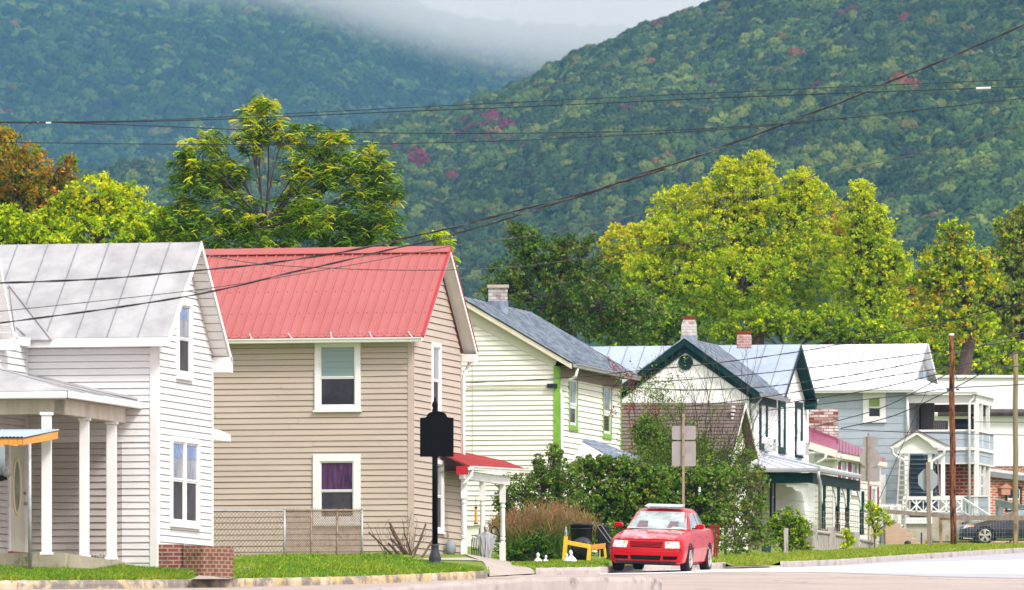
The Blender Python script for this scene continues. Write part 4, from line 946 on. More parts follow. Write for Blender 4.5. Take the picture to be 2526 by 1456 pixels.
# round louvred vent
c0=fD.pv(1692,895,0); ca_,cz_=fD.a(1692),fD.z(1692,895)
mb=MB(); mb.tube([fD.pt(ca_+.21*math.cos(t),cz_+.21*math.sin(t),.04) for t in np.linspace(0,2*math.pi,29)],.035,6); 
mb.poly([fD.pt(ca_+.2*math.cos(t),cz_+.2*math.sin(t),.015) for t in np.linspace(0,2*math.pi,25)[:-1]])
vt=mb.build('gable_vent',M['teal'],D)
mb=MB()
for k in range(-3,4):
    z=k*.052; w=math.sqrt(max(.001,.18**2-z*z)); mb.par(fD.pt(ca_-w,cz_+z-.014,.018),FV*2*w,-SV*.03,V((0,0,.022)))
mb.build('louvre',mott('teal_louvre',(.008,.05,.05),(.012,.065,.06),rough=.5),vt)
m_cd=brickmat('peeling_white_brick',(.62,.58,.56),(.55,.48,.46),(.48,.45,.43),(.95,.3),bw=.2,bh=.09,c3=(.22,.05,.03))
capm=mott('rusty_cap',(.16,.03,.015),(.22,.05,.03),rough=.8)
chimney(D,1681,1719,787,860,276.5,m_cd,flash=828,cap=capm,taper=.06)
m_cr=brickmat('washed_red_brick',(.40,.16,.13),(.50,.30,.27),(.5,.46,.44),(.95,.3),bw=.2,bh=.09,c3=(.25,.05,.03))
# main block roof, ridge along the street
E0=hD.pt(-.38,jm0-.1,zeave+.02); R0=hD.pt(-.38,pkj,zpM); E1=hD.pt(12.5,jm0-.1,zeave+.02); R1=hD.pt(12.5,pkj,zpM)
roof(D,E0,E1,R1,R0,M['tin_blue'],n=22,w=.02,h=.02,th=.05)
B0=hD.pt(-.38,jm1+.1,zm1-.05); B1=hD.pt(12.5,jm1+.1,zm1-.05); roof(D,B0,B1,R1,R0,M['tin_blue'],n=22,w=.02,h=.02,th=.05)
mb=MB(); o_=V((0,0,-.06))
rake(mb,E0-FV*.02,R0-FV*.02,.16,.03,FV); rake(mb,R0-FV*.02,B0-FV*.02,.16,.03,FV)
mb.quad(R0+o_,B0+o_,B0+o_+FV*.38,R0+o_+FV*.38); mb.par(B0+V((0,0,-.30))-SV*.3,FV*.38,SV*.3,V((0,0,.26)))
mb.build('cross_gable_trim',M['teal'],D)
# small back extension eave
x0=rD.pt(jm1-.2,zm1+.20,.25); 
p0=rD.pv(1958,955,.0)
mb=MB(); n_=slab(mb,[P(1966,984,284.9),P(2015,994,285.6),P(2018,988,288.5),P(1966,957,288.0)],.04); ribs(mb,P(1966,984,284.9),P(2015,994,285.6),P(1966,957,288.0),P(2018,988,288.5),8,.05,.03,n_); mb.build('rear_roof',M['tin'],D)
mb=MB(); mb.bar(P(1966,988,284.8),P(2013,998,285.5),.05,.10); mb.build('rear_fascia',M['teal'],D)
chimney(D,1818,1854,823,858,280.2,m_cr,cap=capm,taper=.04,name='chimney')
# windows on the right wall
for r in ((1872,970,1891,1108),(1919,988,1935,1117),(1960,992,1977,1126)):
    window(rD,D,rect=r,cw=.22,frame='teal',top='gl_mid',bot='gl_mid',rail=.45,sw=.10)
def aircon(wall,u,v,parent,nm='window_air_conditioner'):
    mb=MB(); a=wall.a(u); z=wall.z(u,v); wall.box(mb,a-.35,a+.3,z-.22,z+.24,0,.34); o=mb.build(nm,M['lamp_w'],parent,bevel=.02)
    mb=MB()
    for k in range(8): wall.box(mb,a-.30,a+.25,z-.18+k*.05,z-.165+k*.05,.341,.352)
    mb.build('grille',M['signback'],o)
aircon(rD,1966,1107,D); aircon(rD,1886,1098,D)
mb=MB(); mb.tube([E0+V((.1,.3,-.1)) if 0 else rD.pt(.3,zeave-.15,.30),rD.pt(.2,zeave-.40,.15),rD.pt(.1,zeave-.6,.06),rD.pt(.08,zbD+3.2,.06)],.05,8); mb.build('downspout',M['galv'],D,smooth=True)
# porch along the right wall
wp=2.35; zo=rD.z(1880,1153); 
pk0=1.0
Q=lambda i,j,z: hD.pt(-i,j,z)
jp0=-.25; jp1=8.6; zoe=(VH-1154)/F*Q(wp,jp0,0).y; ztop=zoe+.52
mb=MB(); 
n1=slab(mb,[Q(wp,jp0,zoe),Q(wp,jp1,zoe),Q(0,jp1,ztop),Q(0,jp0+2.2,ztop)],.04)
n2=slab(mb,[Q(-1.6,jp0,zoe),Q(wp,jp0,zoe),Q(.0,jp0+2.2,ztop),Q(-1.6,jp0+2.2,ztop)],.04)
for k in range(9): t=k/9; mb.tube([lerp(Q(-1.6,jp0,zoe),Q(wp,jp0,zoe),t)+n2*.02,lerp(Q(-1.6,jp0+2.2,ztop),Q(0,jp0+2.2,ztop),t)+n2*.02],.014,4)
mb.tube([Q(wp,jp0,zoe)+n1*.03,Q(0,jp0+2.2,ztop)+n1*.03],.04,5); mb.tube([Q(0,jp0+2.2,ztop)+n1*.05,Q(0,jp1,ztop)+n1*.05],.05,5)
mb.build('porch_roof',mott('porch_tin',(.62,.64,.70),(.54,.56,.62),scale=2,rough=.5,c3=(.55,.35,.28),scale3=2,lo3=.68),D)
mb=MB(); mb.par(Q(-1.6,jp0,zoe-.14),-FV*(wp+1.6),SV*.1,V((0,0,.11))); mb.par(Q(wp,jp0,zoe-.14),SV*(jp1-jp0),FV*.1,V((0,0,.11))); mb.build('gutter',M['galv'],D,bevel=.02)
mb=MB(); mb.par(Q(-1.6,jp0+.25,zoe-.48),-FV*(wp+1.6-.3),SV*.12,V((0,0,.33))); mb.par(Q(wp-.3,jp0+.25,zoe-.48),SV*(jp1-jp0-.4),FV*.12,V((0,0,.33))); mb.build('porch_beam',M['teal'],D)
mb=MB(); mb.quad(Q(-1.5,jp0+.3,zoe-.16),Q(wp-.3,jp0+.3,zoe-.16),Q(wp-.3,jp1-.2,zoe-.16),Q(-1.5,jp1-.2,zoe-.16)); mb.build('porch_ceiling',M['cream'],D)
PO=Wall(Q(wp-.36,0,0),SV,-FV)
zf_=(VH-1302)/F*Q(wp,0,0).y
for u in (2031,2066,2090,2126):
    a=PO.a(u); c=PO.pt(a,0,0); z1=zoe-.48; H=z1-zf_
    mb=MB(); pr=[(.085,0),(.085,.16),(.06,.18),(.085,.2),(.055,.24),(.075,.3),(.08,.5),(.07,.62),(.085,.64),(.06,.67),(.09,.70),(.09,1.0)]
    mb.lathe((c.x,c.y,zf_),[(r,t*H) for r,t in pr],10); o=mb.build('porch_post',M['teal'],D)
    # sawn brackets
    mb=MB()
    for sg in (-1,1):
        bp=[V((c.x,c.y,z1))+SV*sg*x_+V((0,0,z_)) for x_,z_ in ((.09,0),(.75,0),(.75,-.08),(.6,-.12),(.52,-.2),(.40,-.2),(.36,-.32),(.24,-.36),(.22,-.5),(.09,-.62))]
        mb.prism(bp,FV*.05)
    mb.build('bracket',M['white'],o)
c=Q(wp-.36,jp0+.35,0); mb=MB()
for x0 in (.1,):
    bp=[V((c.x,c.y,zoe-.49))+FV*x_+V((0,0,z_)) for x_,z_ in ((.09,0),(.85,0),(.8,-.1),(.62,-.12),(.5,-.24),(.34,-.26),(.26,-.42),(.2,-.62),(.09,-.72))]; mb.prism(bp,SV*.05)
mb.build('bracket',M['white'],D)
c=Q(wp-.05,jp0+.0,0); mb=MB(); mb.tube([V((c.x,c.y,zoe-.1)),V((c.x,c.y,zoe-.3)),V((c.x+.05,c.y+.1,zoe-.45)),V((c.x+.05,c.y+.1,zf_-.4))],.055,8); mb.build('downspout',M['galv'],D,smooth=True)
mb=MB(); mb.prism([Q(-1.6,jp0+.2,zf_-1.5),Q(wp-.2,jp0+.2,zf_-1.5),Q(wp-.2,jp0+.2,zf_),Q(-1.6,jp0+.2,zf_)],SV*8); mb.build('porch_floor',M['oldwood'],D)
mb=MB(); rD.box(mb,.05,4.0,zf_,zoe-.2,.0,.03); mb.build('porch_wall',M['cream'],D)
for (a0,a1,zt) in ((1.2,1.95,2.1),(3.2,3.95,2.15)):
    rr_=rD.off(.03); window(rr_,D,az=(a0,a1,zf_+(.7 if a0<2 else .05),zf_+zt),cw=.14,frame='teal',top='gl_dark',bot='gl_dark',sw=.05,sill=False)
# wall box in black on the porch wall
mb=MB(); p=fD.pv(1912,1255,.4); 
# ------------------------------------------------------------------ HOUSE E: low white house, purple metal roof
hE=House(2062,298); fE=hE.front(); rE=hE.right(); zbE=YG(298,2062)-.1
E=thing('purple_roof_house',hE.pt(1,2,zbE),'low white clapboard house with purple metal roof and maroon shutters','house')
zeE=fE.z(2062,1118); JE=rE.a(2172)
core=MB(); core.prism([hE.pt(.04,.04,zbE),hE.pt(5,.04,zbE),hE.pt(5,.04,zeE),hE.pt(.04,.04,zeE)],SV*(JE-.1)); core.build('wall',M['d_side'],E)
siding(fE,[(.1,zbE),(5,zbE),(5,zeE),(.1,zeE)],'siding',M['c_side'] if 0 else mott('pale_siding',(.72,.69,.64),(.66,.63,.58),scale=2,rough=.6),E,h=.2)
ops=[(2072,1128,2088,1215),(2098,1134,2114,1220),(2147,1200,2160,1285)]
siding(rE,[(.08,zbE),(JE,zbE),(JE,zeE),(.08,zeE)],'siding',mott('pale_siding',(.72,.69,.64)),E,h=.2,ops=[opn(rE,r) for r in ops])
mb=MB(); fE.box(mb,0,.10,zbE,zeE,-.02,.03); fE.box(mb,.75,.98,zbE,zeE,-.02,.03); rE.box(mb,-.02,.08,zbE,zeE,-.02,.028); mb.each('corner_board',M['white'],E)
for r in ops:
    w_,(a0,a1,z0,z1)=window(rE,E,rect=r,cw=.10,top='gl_mid',bot='gl_dark')
    mb=MB(); rE.box(mb,a0-.42,a0-.04,z0,z1,0,.05); mb.build('shutter',M['shutter'],E); mb=MB(); rE.box(mb,a1+.04,a1+.42,z0,z1,0,.05); mb.build('shutter',M['shutter'],E)
# main purple slope
e0=P(2063,1112,297.2); e1=P(2186,1140,305.5); t1=P(2186,1132,306.8); t0=P(1996,1050,300.6)
mb=MB(); n_=slab(mb,[P(1996,1092,296.9),e0,t0+V((.95,-.2,-.36)),t0],.04); mb.build('roof',M['purple'],E)
mb=MB(); n_=slab(mb,[e0,e1,t1,P(2063,1080,300.9)],.04)
for k in range(16): t=k/16; mb.tube([lerp(e0,e1,t)+n_*.01,lerp(P(2063,1080,300.9),t1,t)+n_*.01],.02,4)
mb.build('roof',M['purple'],E)
mb=MB(); mb.bar(P(1996,1099,296.8),P(2063,1120,297),.06,.24); mb.bar(e0-V((0,0,.16)),e1-V((0,0,.1)),.08,.16); mb.par(P(2064,1133,297.2),SV*8,FV*.4,V((0,0,.04))); mb.build('fascia',mott('cream_fascia',(.72,.70,.60),(.66,.62,.52),rough=.6),E)
mb=MB(); q=P(2058,1118,297); mb.tube([P(2078,1122,297),P(2076,1132,297.1),P(2066,1138,297.3),P(2064,1150,297.4),P(2064,1300,297.4)],.045,8); mb.tube([P(2038,1120,296.6),P(2036,1130,296.6),P(2020,1140,296.7),P(2010,1146,296.8)],.045,8); mb.each('downspout',M['white'],E,smooth=True)
mpb=brickmat('mottled_painted_brick',(.22,.03,.012),(.80,.74,.70),(.25,.15,.11),(1,0),bw=.34,bh=.098,c3=(.03,.015,.012))
chimney(E,1996,2068,1008,1112,299.6,mpb,name='wide_chimney')
mb=MB(); mb.prism([P(1996,1053,299.4),P(2068,1082,299.4),P(2068,1098,299.4),P(1996,1075,299.4)],(0,.06,0)); mb.build('flashing',M['purple'],E)
# ------------------------------------------------------------------ HOUSE F: blue-grey with two-storey porch
hF=House(2240,330); fF=hF.front(); rF=hF.right(); zbF=YG(330,2240)-.1
Fh=thing('blue_grey_house',hF.pt(2,3,zbF),'blue-grey shingled two-storey house with white tin roof and stacked porches','house')
zeF=fF.z(2240,962); LF=7; JF=5.6; zpF=(VH-848)/F*(330+JF*.49)
core=MB(); core.prism([hF.pt(.04,.04,zbF),hF.pt(.04,JF,zbF),hF.pt(.04,JF,zeF),hF.pt(.04,JF/2,zpF-.2),hF.pt(.04,.04,zeF)],FV*LF); core.build('wall',M['f_side'],Fh)
wf=(2129,968,2185,1040); wf2=(2128,1172,2185,1252)
siding(fF,[(.08,zbF),(LF,zbF),(LF,zeF),(.08,zeF)],'siding',M['f_side'],Fh,h=.29,lap=.014,gap=.008,ops=[opn(fF,wf),opn(fF,wf2)],wob=.008)
siding(rF,[(.03,zbF),(JF-.03,zbF),(JF-.03,zeF),(JF/2,zpF-.2),(.03,zeF)],'siding',M['f_side'],Fh,h=.29,lap=.014,gap=.008,wob=.008)
mb=MB(); fF.box(mb,0,.08,zbF,zeF,-.02,.03); fF.box(mb,fF.a(2010),fF.a(1995),zbF,zeF,-.02,.03); mb.each('corner_board',M['white'],Fh)
wF,_=window(fF,Fh,rect=wf,cw=.21,top='blind',bot='gl_dark',rail=.5,sw=.03); window(fF,Fh,rect=wf2,cw=.20,top='gl_mid',bot='gl_dark')
E0=hF.pt(-.30,-.35,zeF+.03); E1=hF.pt(LF,-.35,zeF+.03); R0=hF.pt(-.30,JF/2,zpF); R1=hF.pt(LF,JF/2,zpF)
roof(Fh,E0,E1,R1,R0,M['tin_white'],n=15,w=.02,h=.02,th=.04); B0=hF.pt(-.30,JF+.2,zeF-.0); B1=hF.pt(LF,JF+.2,zeF-.0); roof(Fh,B0,B1,R1,R0,M['tin_white'],n=12,th=.04)
gutter(Fh,E0-V((0,0,.02)),E1-V((0,0,.02)),mat='white',s=.13)
mb=MB(); rake(mb,R0-FV*.02,B0-FV*.02,.16,.03,FV); mb.quad(R0-V((0,0,.05)),B0-V((0,0,.05)),B0-V((0,0,.05))+FV*.3,R0-V((0,0,.05))+FV*.3); mb.build('rake_board',M['white'],Fh)
mb=MB(); a=rF.a(2262); rF.box(mb,JF/2-.35,JF/2+.3,zpF-1.35,zpF-.6,0,.06); mb.build('gable_window',M['gl_blue'] if 0 else M['gl_mid'],Fh)
# the stacked porches: extends right of the right wall, front flush
pj1=4.2; wq=2.65
G=lambda i,j,z: hF.pt(-i,j,z)
zR=(VH-968)/F*330; jF0=.0
mb=MB(); pts=[(G(-.35,-.15,zR)),(G(wq+.1,-.15,zR)),(G(wq+.1,pj1,zR-.0)),]
ap=G(.05,1.4,zR+.62); ap2=G(.05,pj1,zR+.62)
# a sagging hipped roof, curved towards the wall
def hipquad(a,b,c,d,n=6):
    rows=[]
    for k in range(n+1):
        t=k/n; s=t**1.8; p=lerp(a,d,t); q=lerp(b,c,t); dz=(s-t)*(d.z-a.z); rows.append((p+V((0,0,dz)),q+V((0,0,dz))))
    for k in range(n): mb.quad(rows[k][0],rows[k][1],rows[k+1][1],rows[k+1][0])
hipquad(G(-.05,-.15,zR),G(wq+.1,-.15,zR),ap,G(-.0,1.4,zR+.62)); hipquad(G(wq+.1,-.15,zR),G(wq+.1,pj1,zR),ap2,ap)
mb.build('porch_roof',M['tin_white'],Fh,fix=False)
gutter(Fh,G(0,-.15,zR+.01),G(wq+.1,-.15,zR+.01),mat='white',s=.12); 
mb=MB(); mb.par(G(wq+.1,-.15,zR-.12),SV*(pj1+.3),FV*.1,V((0,0,.12))); mb.build('gutter',M['white'],Fh)
zUp0=(VH-1104)/F*330; zRail=(VH-1062)/F*330; zBand0=(VH-1142)/F*330; zDeck=(VH-1226)/F*330
mb=MB(); mb.par(G(.0,.0,zR-.42),-FV*wq,SV*.12,V((0,0,.30))); mb.par(G(wq,.0,zR-.42),SV*pj1,FV*.12,V((0,0,.30))); mb.build('porch_beam',M['white'],Fh)
mb=MB(); mb.quad(G(.0,.1,zR-.13),G(wq,.1,zR-.13),G(wq,pj1,zR-.13),G(0,pj1,zR-.13)); mb.build('porch_ceiling',M['signback'],Fh)
mb=MB(); mb.par(G(.0,.01,zR-.62),-FV*(wq-.2),SV*.02,V((0,0,.001))); mb.par(G(.1,pj1-.1,zR-.62),-FV*(wq-.2),SV*.1,V((0,0,.3))); mb.each('rear_beam',M['oldwood'],Fh)
def sidep(wall,a0,a1,z0,z1,nm='siding'): return siding(wall,[(a0,z0),(a1,z0),(a1,z1),(a0,z1)],nm,M['f_side'],Fh,h=.29,lap=.014,gap=.008,wob=.008)
Wf=Wall(hF.C,-FV,-SV); Wr=Wall(G(wq,0,0),SV,-FV)
for z0,z1 in ((zUp0,zRail-.06),(zBand0,zUp0-.14)):
    mb=MB(); mb.par(G(.6,.02,z0),-FV*(wq-.62),SV*.06,V((0,0,z1-z0))); mb.par(G(wq-.02,.02,z0),SV*pj1,FV*.06,V((0,0,z1-z0))); mb.each('balcony_panel',M['f_side'],Fh)
    sidep(Wf,.6,wq-.02,z0,z1); sidep(Wr,.02,pj1,z0,z1)
mb=MB()
for z0,z1,o in ((zRail-.06,zRail+.02,.05),(zUp0-.13,zUp0-.01,.06),(zBand0-.06,zBand0-.005,.05)):
    Wf.box(mb,.4,wq,z0,z1,-.1,o); Wr.box(mb,-.0+.051,pj1,z0,z1,-.1,o)
mb.each('rail_trim',M['white'],Fh)
mb=MB(); mb.prism([G(.05,.12,zUp0-.12),G(wq-.1,.12,zUp0-.12),G(wq-.1,pj1,zUp0-.12),G(.05,pj1,zUp0-.12)],(0,0,.1)); mb.build('balcony_floor',M['oldwood'],Fh)
def post(wall,a,z0,z1,w,nm='porch_post'):
    mb=MB(); wall.box(mb,a-w/2,a+w/2,z0,z1,-w-.002,.012); mb.build(nm,M['white'],Fh)
post(Wf,Wf.a(2408),zDeck-1.7,zR-.42,.17)
for a in (1.6,3.2): post(Wr,a,zUp0,zR-.42,.13)
for a in (1.2,2.2,3.3): post(Wr,a,zDeck-1.7,zBand0-.06,.14)
mb=MB(); c=G(wq-.1,-.10,0); mb.tube([V((c.x+.05,c.y,zR-.1)),V((c.x+.03,c.y,zR-.26)),V((c.x-.12,c.y,zR-.40)),V((c.x-.12,c.y,zDeck-1.5))],.05,8); c=fF.pt(.02,0,.08); mb.tube([V((c.x,c.y,zeF-.05)),V((c.x+.04,c.y,zUp0+.2))],.06,8); mb.each('downspout',M['white'],Fh,smooth=True)
# door and open doorway on the upper porch
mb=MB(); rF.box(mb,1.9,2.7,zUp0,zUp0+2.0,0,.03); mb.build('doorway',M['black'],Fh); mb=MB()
for a in (1.8,2.7): rF.box(mb,a,a+.1,zUp0,zUp0+2.1,0,.10)
rF.box(mb,3.0,3.1,zUp0,zUp0+2.0,0,.5); mb.build('door_frame',M['signback'],Fh)
# brick ground floor behind the lower porch, with a glazed door
m_bd=brickmat('red_brick',(.34,.05,.02),(.20,.025,.015),(.42,.33,.26),(-FV.x,-FV.y),bw=.35,bh=.14,mortar=.022,c3=(.10,.012,.012))
mb=MB(); mb.prism([G(.75,1.0,zbF),G(wq-.15,1.0,zbF),G(wq-.15,1.0,zBand0+.1),G(.75,1.0,zBand0+.1)],SV*3); mb.build('brick_wall',m_bd,Fh)
mb=MB(); Wr.box(mb,1.3,2.4,zDeck-.1,zBand0-.15,-.2,-.1); dd_=mb.build('side_door',M['white'],Fh); mb=MB()
for k in range(3): Wr.box(mb,1.55,2.15,zDeck+.1+k*.42,zDeck+.45+k*.42,-.1,-.09)
mb.build('pane',M['gl_dark'],dd_)
sidep(Wf,.8,wq+.5,zDeck-1.0,zDeck-.02); mb=MB(); Wf.box(mb,.8,wq+.5,zDeck-.02,zDeck+.04,-.2,.05); Wf.box(mb,.8,wq+.5,zDeck-1,zDeck-.02,-.2,-.04); mb.build('deck_edge',M['white'],Fh)
# entrance hood with arched gable, stair and deck in front of the blue-grey house
Yh=326.0
EH=thing('entrance_hood',P(2265,1270,Yh),'white gabled porch hood on slim posts over the outside stair','porch')
def pr(uvs,dy,Y=Yh): 
    mb=MB(); mb.prism([P(u,v,Y) for u,v in uvs],(0,dy,0)); return mb
arch=[(2213,1119),(2213,1111)]+[(2217,1103),(2226,1092),(2243,1083),(2260,1074),(2278,1083),(2296,1092),(2302,1101),(2306,1111)]+[(2312,1111),(2312,1119)]
pr(arch,.06).build('tympanum',M['white'],EH)
mb=MB(); 
mb.prism([P(u,v,Yh-.25) for u,v in ((2195,1101),(2262,1061),(2262,1072),(2243,1083),(2228,1092),(2215,1104),(2206,1104))],(0,.25,0))
mb.prism([P(u,v,Yh-.25) for u,v in ((2262,1061),(2337,1101),(2328,1105),(2303,1104),(2292,1092),(2278,1083),(2262,1072))],(0,.25,0)); mb.build('rake_board',M['white'],EH,fix=False)
mb=MB(); slab(mb,[P(2262,1059.5,Yh-.3),P(2345,1101,Yh-.3),P(2340,1098,Yh+2.4),P(2262,1064,Yh+2.4)],.04); slab(mb,[P(2262,1059.5,Yh-.3),P(2194,1100,Yh-.3),P(2200,1102,Yh+2.4),P(2262,1064,Yh+2.4)],.04); mb.build('roof',mott('mauve_shingle',(.17,.12,.13),(.24,.18,.19),scale=8,rough=.9),EH)
mb=MB(); mb.tube([P(2195,1104,Yh-.25),P(2201,1106,Yh-.2),P(2202,1118,Yh-.1),P(2208,1124,Yh-.1),P(2228,1134,Yh),P(2233,1142,Yh),P(2233,1320,Yh)],.055,8)
mb.tube([P(2330,1104,Yh-.25),P(2329,1118,Yh-.1),P(2322,1124,Yh-.1),P(2302,1136,Yh),P(2298,1142,Yh),P(2297,1322,Yh)],.055,8); mb.each('downspout',M['white'],EH,smooth=True)
for u in (2236,2294,2326):
    mb=MB(); w=.08; c=P(u,1120,Yh+.15); mb.box(c.x-w,c.x+w,c.y-w,c.y+w,P(u,1265 if u>2240 else 1318,Yh).z,c.z); mb.build('post',M['white'],EH)
ST=thing('outside_stair',P(2268,1270,Yh+2),'dark blue wooden stair climbing under the porch hood','stair')
mb=MB()
for k in range(15):
    y=Yh+1.0+k*.22; z=P(0,1262,Yh).z+k*.19; x0=P(2246,0,Yh).x; x1=P(2318,0,Yh).x
    mb.box(x0,x1,y,y+.26,z,z+.04); mb.box(x0,x1,y+.22,y+.25,z-.15,z)
mb.build('treads',mott('stair_blue',(.10,.15,.20),(.15,.20,.26),rough=.7),ST)
mb=MB(); mb.par(P(2243,1262,Yh+.8),V((0,3.3,2.9)),V((.05,0,0)),V((0,0,.25))); mb.par(P(2318,1262,Yh+.8),V((0,3.3,2.9)),V((.05,0,0)),V((0,0,.25))); mb.each('stringer',M['oldwood'],ST)
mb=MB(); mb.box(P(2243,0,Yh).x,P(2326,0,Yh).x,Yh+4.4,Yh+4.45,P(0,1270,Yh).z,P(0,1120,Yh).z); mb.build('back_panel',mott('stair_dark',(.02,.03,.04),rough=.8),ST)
DK=thing('entrance_deck',P(2300,1330,Yh),'raised deck with white crossed railing and stained concrete base','deck')
mb=MB(); mb.box(P(2232,0,Yh).x,P(2300,0,Yh).x,Yh-.1,Yh+2.5,P(0,1292,Yh).z,P(0,1277,Yh).z); mb.box(P(2300,0,Yh).x,P(2368,0,Yh).x,Yh-.0,Yh+2.5,P(0,1292,Yh).z,P(0,1278,Yh).z+.02); mb.each('deck_edge',M['white'],DK)
mb=MB(); mb.box(P(2233,0,Yh).x,P(2372,0,Yh).x,Yh+.02,Yh+2.4,P(0,1345,Yh).z,P(0,1292,Yh).z); 
dk=mb.build('base',mott('stained_render',(.46,.41,.34),(.38,.33,.26),scale=2,rough=.9,c3=(.20,.15,.07),scale3=1.4,lo3=.52),DK)
mb=MB(); mb.box(P(2298,0,Yh).x,P(2372,0,Yh).x,Yh-.05,Yh+.01,P(0,1335,Yh).z,P(0,1276,Yh).z); mb.build('side_wall',mott('stained_render',(0,0,0)),DK)
def rail_panel(parent,u0,v0,u1,v1,Y,name,kind='x',n=2):
    mb=MB(); t=.05
    mb.bar(P(u0,v0,Y),P(u1,v0,Y),.10,.13); mb.bar(P(u0,v1,Y),P(u1,v1,Y),.06,.06)
    us_=np.linspace(u0,u1,n+1)
    for k in range(n+1): mb.bar(P(us_[k],v0,Y),P(us_[k],v1+4,Y),.06)
    if kind=='x':
        for k in range(n):
            a,b=us_[k],us_[k+1]; m=(a+b)/2; vm=(v0+v1)/2
            mb.bar(P(m,v0,Y-.01),P(a,vm,Y-.01),.035,.05); mb.bar(P(a,vm,Y-.01),P(m,v1,Y-.01),.035,.05); mb.bar(P(m,v0,Y-.01),P(b,vm,Y-.01),.035,.05); mb.bar(P(b,vm,Y-.01),P(m,v1,Y-.01),.035,.05); mb.bar(P(m,v0,Y),P(m,v1,Y),.03)
    else:
        for k in range(int((u1-u0)/4.4)): mb.bar(P(u0+4.4*k,v0,Y),P(u0+4.4*k,v1,Y),.025)
    return mb.build(name,M['white'],parent)
rail_panel(DK,2228,1229,2294,1262,Yh-.1,'railing'); rail_panel(DK,2297,1229,2372,1262,Yh-.1,'railing')
mb=MB(); mb.bar(P(2374,1229,Yh),P(2440,1272,Yh-1.5),.05,.08); mb.bar(P(2374,1262,Yh),P(2440,1300,Yh-1.5),.04,.05)
for k in range(9): t=k/8; mb.bar(lerp(P(2374,1229,Yh),P(2440,1272,Yh-1.5),t),lerp(P(2374,1262,Yh),P(2440,1300,Yh-1.5),t),.03)
mb.build('stair_railing',M['white'],DK)
# white baluster fence left of it
BR=thing('white_balustrade',P(2205,1330,318),'white balustrade with slotted panels left of the ladder','railing')
mb=MB(); Y=318
for k in range(19): mb.bar(P(2143+k*4.3,1243,Y),P(2143+k*4.3,1300,Y),.03)
mb.bar(P(2140,1247,Y),P(2228,1250,Y),.05,.05); mb.bar(P(2140,1297,Y),P(2228,1297,Y),.05,.05); mb.build('balusters',M['white'],BR)
for u in (2200,2219):
    mb=MB(); mb.par(P(u-5,1303,Y-.06),V((.14,0,0)),V((0,.02,0)),V((0,0,.86)))
    for k in range(8): mb.par(P(u-4,1301,Y-.075)+V((0,0,.06+k*.1)),V((.11,0,0)),V((0,.012,0)),V((0,0,.05)))
    mb.build('slotted_panel',M['white'],BR)
# ladder
LD=thing('ladder',P(2225,1325,324),'tall grey wooden ladder leaning beside the hood post','ladder')
mb=MB(); Y=324; l0,l1=P(2209,1325,Y-1),P(2221,1118,Y+.5); r0_,r1_=P(2231,1325,Y-1),P(2243,1118,Y+.5)
mb.bar(l0,l1,.05,.08); mb.bar(r0_,r1_,.05,.08)
for k in range(17): t=(k+.5)/17; mb.bar(lerp(l0,l1,t),lerp(r0_,r1_,t),.035,.05)
mb.build('frame',mott('ladder_wood',(.46,.42,.37),(.36,.32,.27),scale=6,rough=.9),LD)
# pink stucco steps
PS=thing('stucco_steps',P(2220,1345,300),'stepped pink stucco garden wall beside the lawn','steps')
Y=306
def gz(u,Y): return YG(Y,u)-.3
mb=MB(); zb_=gz(2210,Y); prof=[(2184,None),(2184,1292),(2186,1290),(2222,1290),(2223,1302),(2236,1302),(2237,1314),(2250,1314),(2251,1328),(2262,1328),(2263,1338),(2280,1340),(2280,None)]
mb.prism([P(u,v,Y) if v else V((P(u,0,Y).x,Y,zb_)) for u,v in prof],(0,1.1,0)); mb.build('stepped_wall',M['pink'],PS,bevel=.03)
mb=MB(); mb.box(P(2180,0,Y).x,P(2210,0,Y).x,Y-.05,Y+1.0,P(0,1291,Y).z,P(0,1281,Y).z); mb.build('cap',mott('sandy_cap',(.56,.44,.34),(.48,.37,.28),rough=.9),PS,bevel=.03)
# small yard things
def blobthing(name,label,cat,u,v,Y,prof,mat,n=12):
    o=thing(name,P(u,v,Y),label,cat); mb=MB(); mb.lathe(P(u,v,Y),prof,n); mb.build('body',mat,o,smooth=True); return o
blobthing('garden_stone','dark rounded stone lying in front of the stucco steps','stone',2239,1346,300,[(.06,0),(.13,.03),(.12,.12),(.07,.17),(.01,.18)],M['blackiron'])
bs=thing('garden_stake',P(2273,1345,300),'short dark blue stake standing at the end of the stucco steps','stake'); mb=MB(); mb.tube([P(2273,1345,300),P(2273,1314,300)],.03,6); mb.build('shaft',mott('navy',(.01,.03,.09),rough=.4),bs)
pk=thing('pumpkin_lantern',P(2291,1343,301),'orange carved pumpkin figure with dark face on the lawn','decoration')
mb=MB(); base=P(2291,1343,301); n=24
for z,r in ((0,.05),(.04,.09),(.10,.105),(.16,.09),(.20,.05),(.22,.02)):
    for k in range(n): a=2*math.pi*k/n; rr_=r*(1+.10*abs(math.cos(a*4))); mb.v.append((base.x+rr_*math.cos(a),base.y+rr_*math.sin(a),base.z+z))
for i in range(5):
    for k in range(n): mb.f.append((i*n+k,i*n+(k+1)%n,(i+1)*n+(k+1)%n,(i+1)*n+k))
mb.build('shell',M['orange'],pk,smooth=True)
mb=MB(); mb.tube([base+V((0,0,.2)),base+V((.0,0,.30)),base+V((.03,0,.36))],.015,6); mb.build('stem',M['bark'],pk)
mb=MB()
for dx,dz,r in ((-.035,.13,.018),(.035,.13,.018),(0,.065,.03)): mb.poly([(base.x+dx+r*math.cos(t),base.y-.125,base.z+dz+r*.7*math.sin(t)) for t in np.linspace(0,6.28,9)[:-1]])
mb.build('face',M['black'],pk)
bl=thing('toy_blocks',P(2355,1277,324),'small heap of coloured toys on the concrete wall','toys')
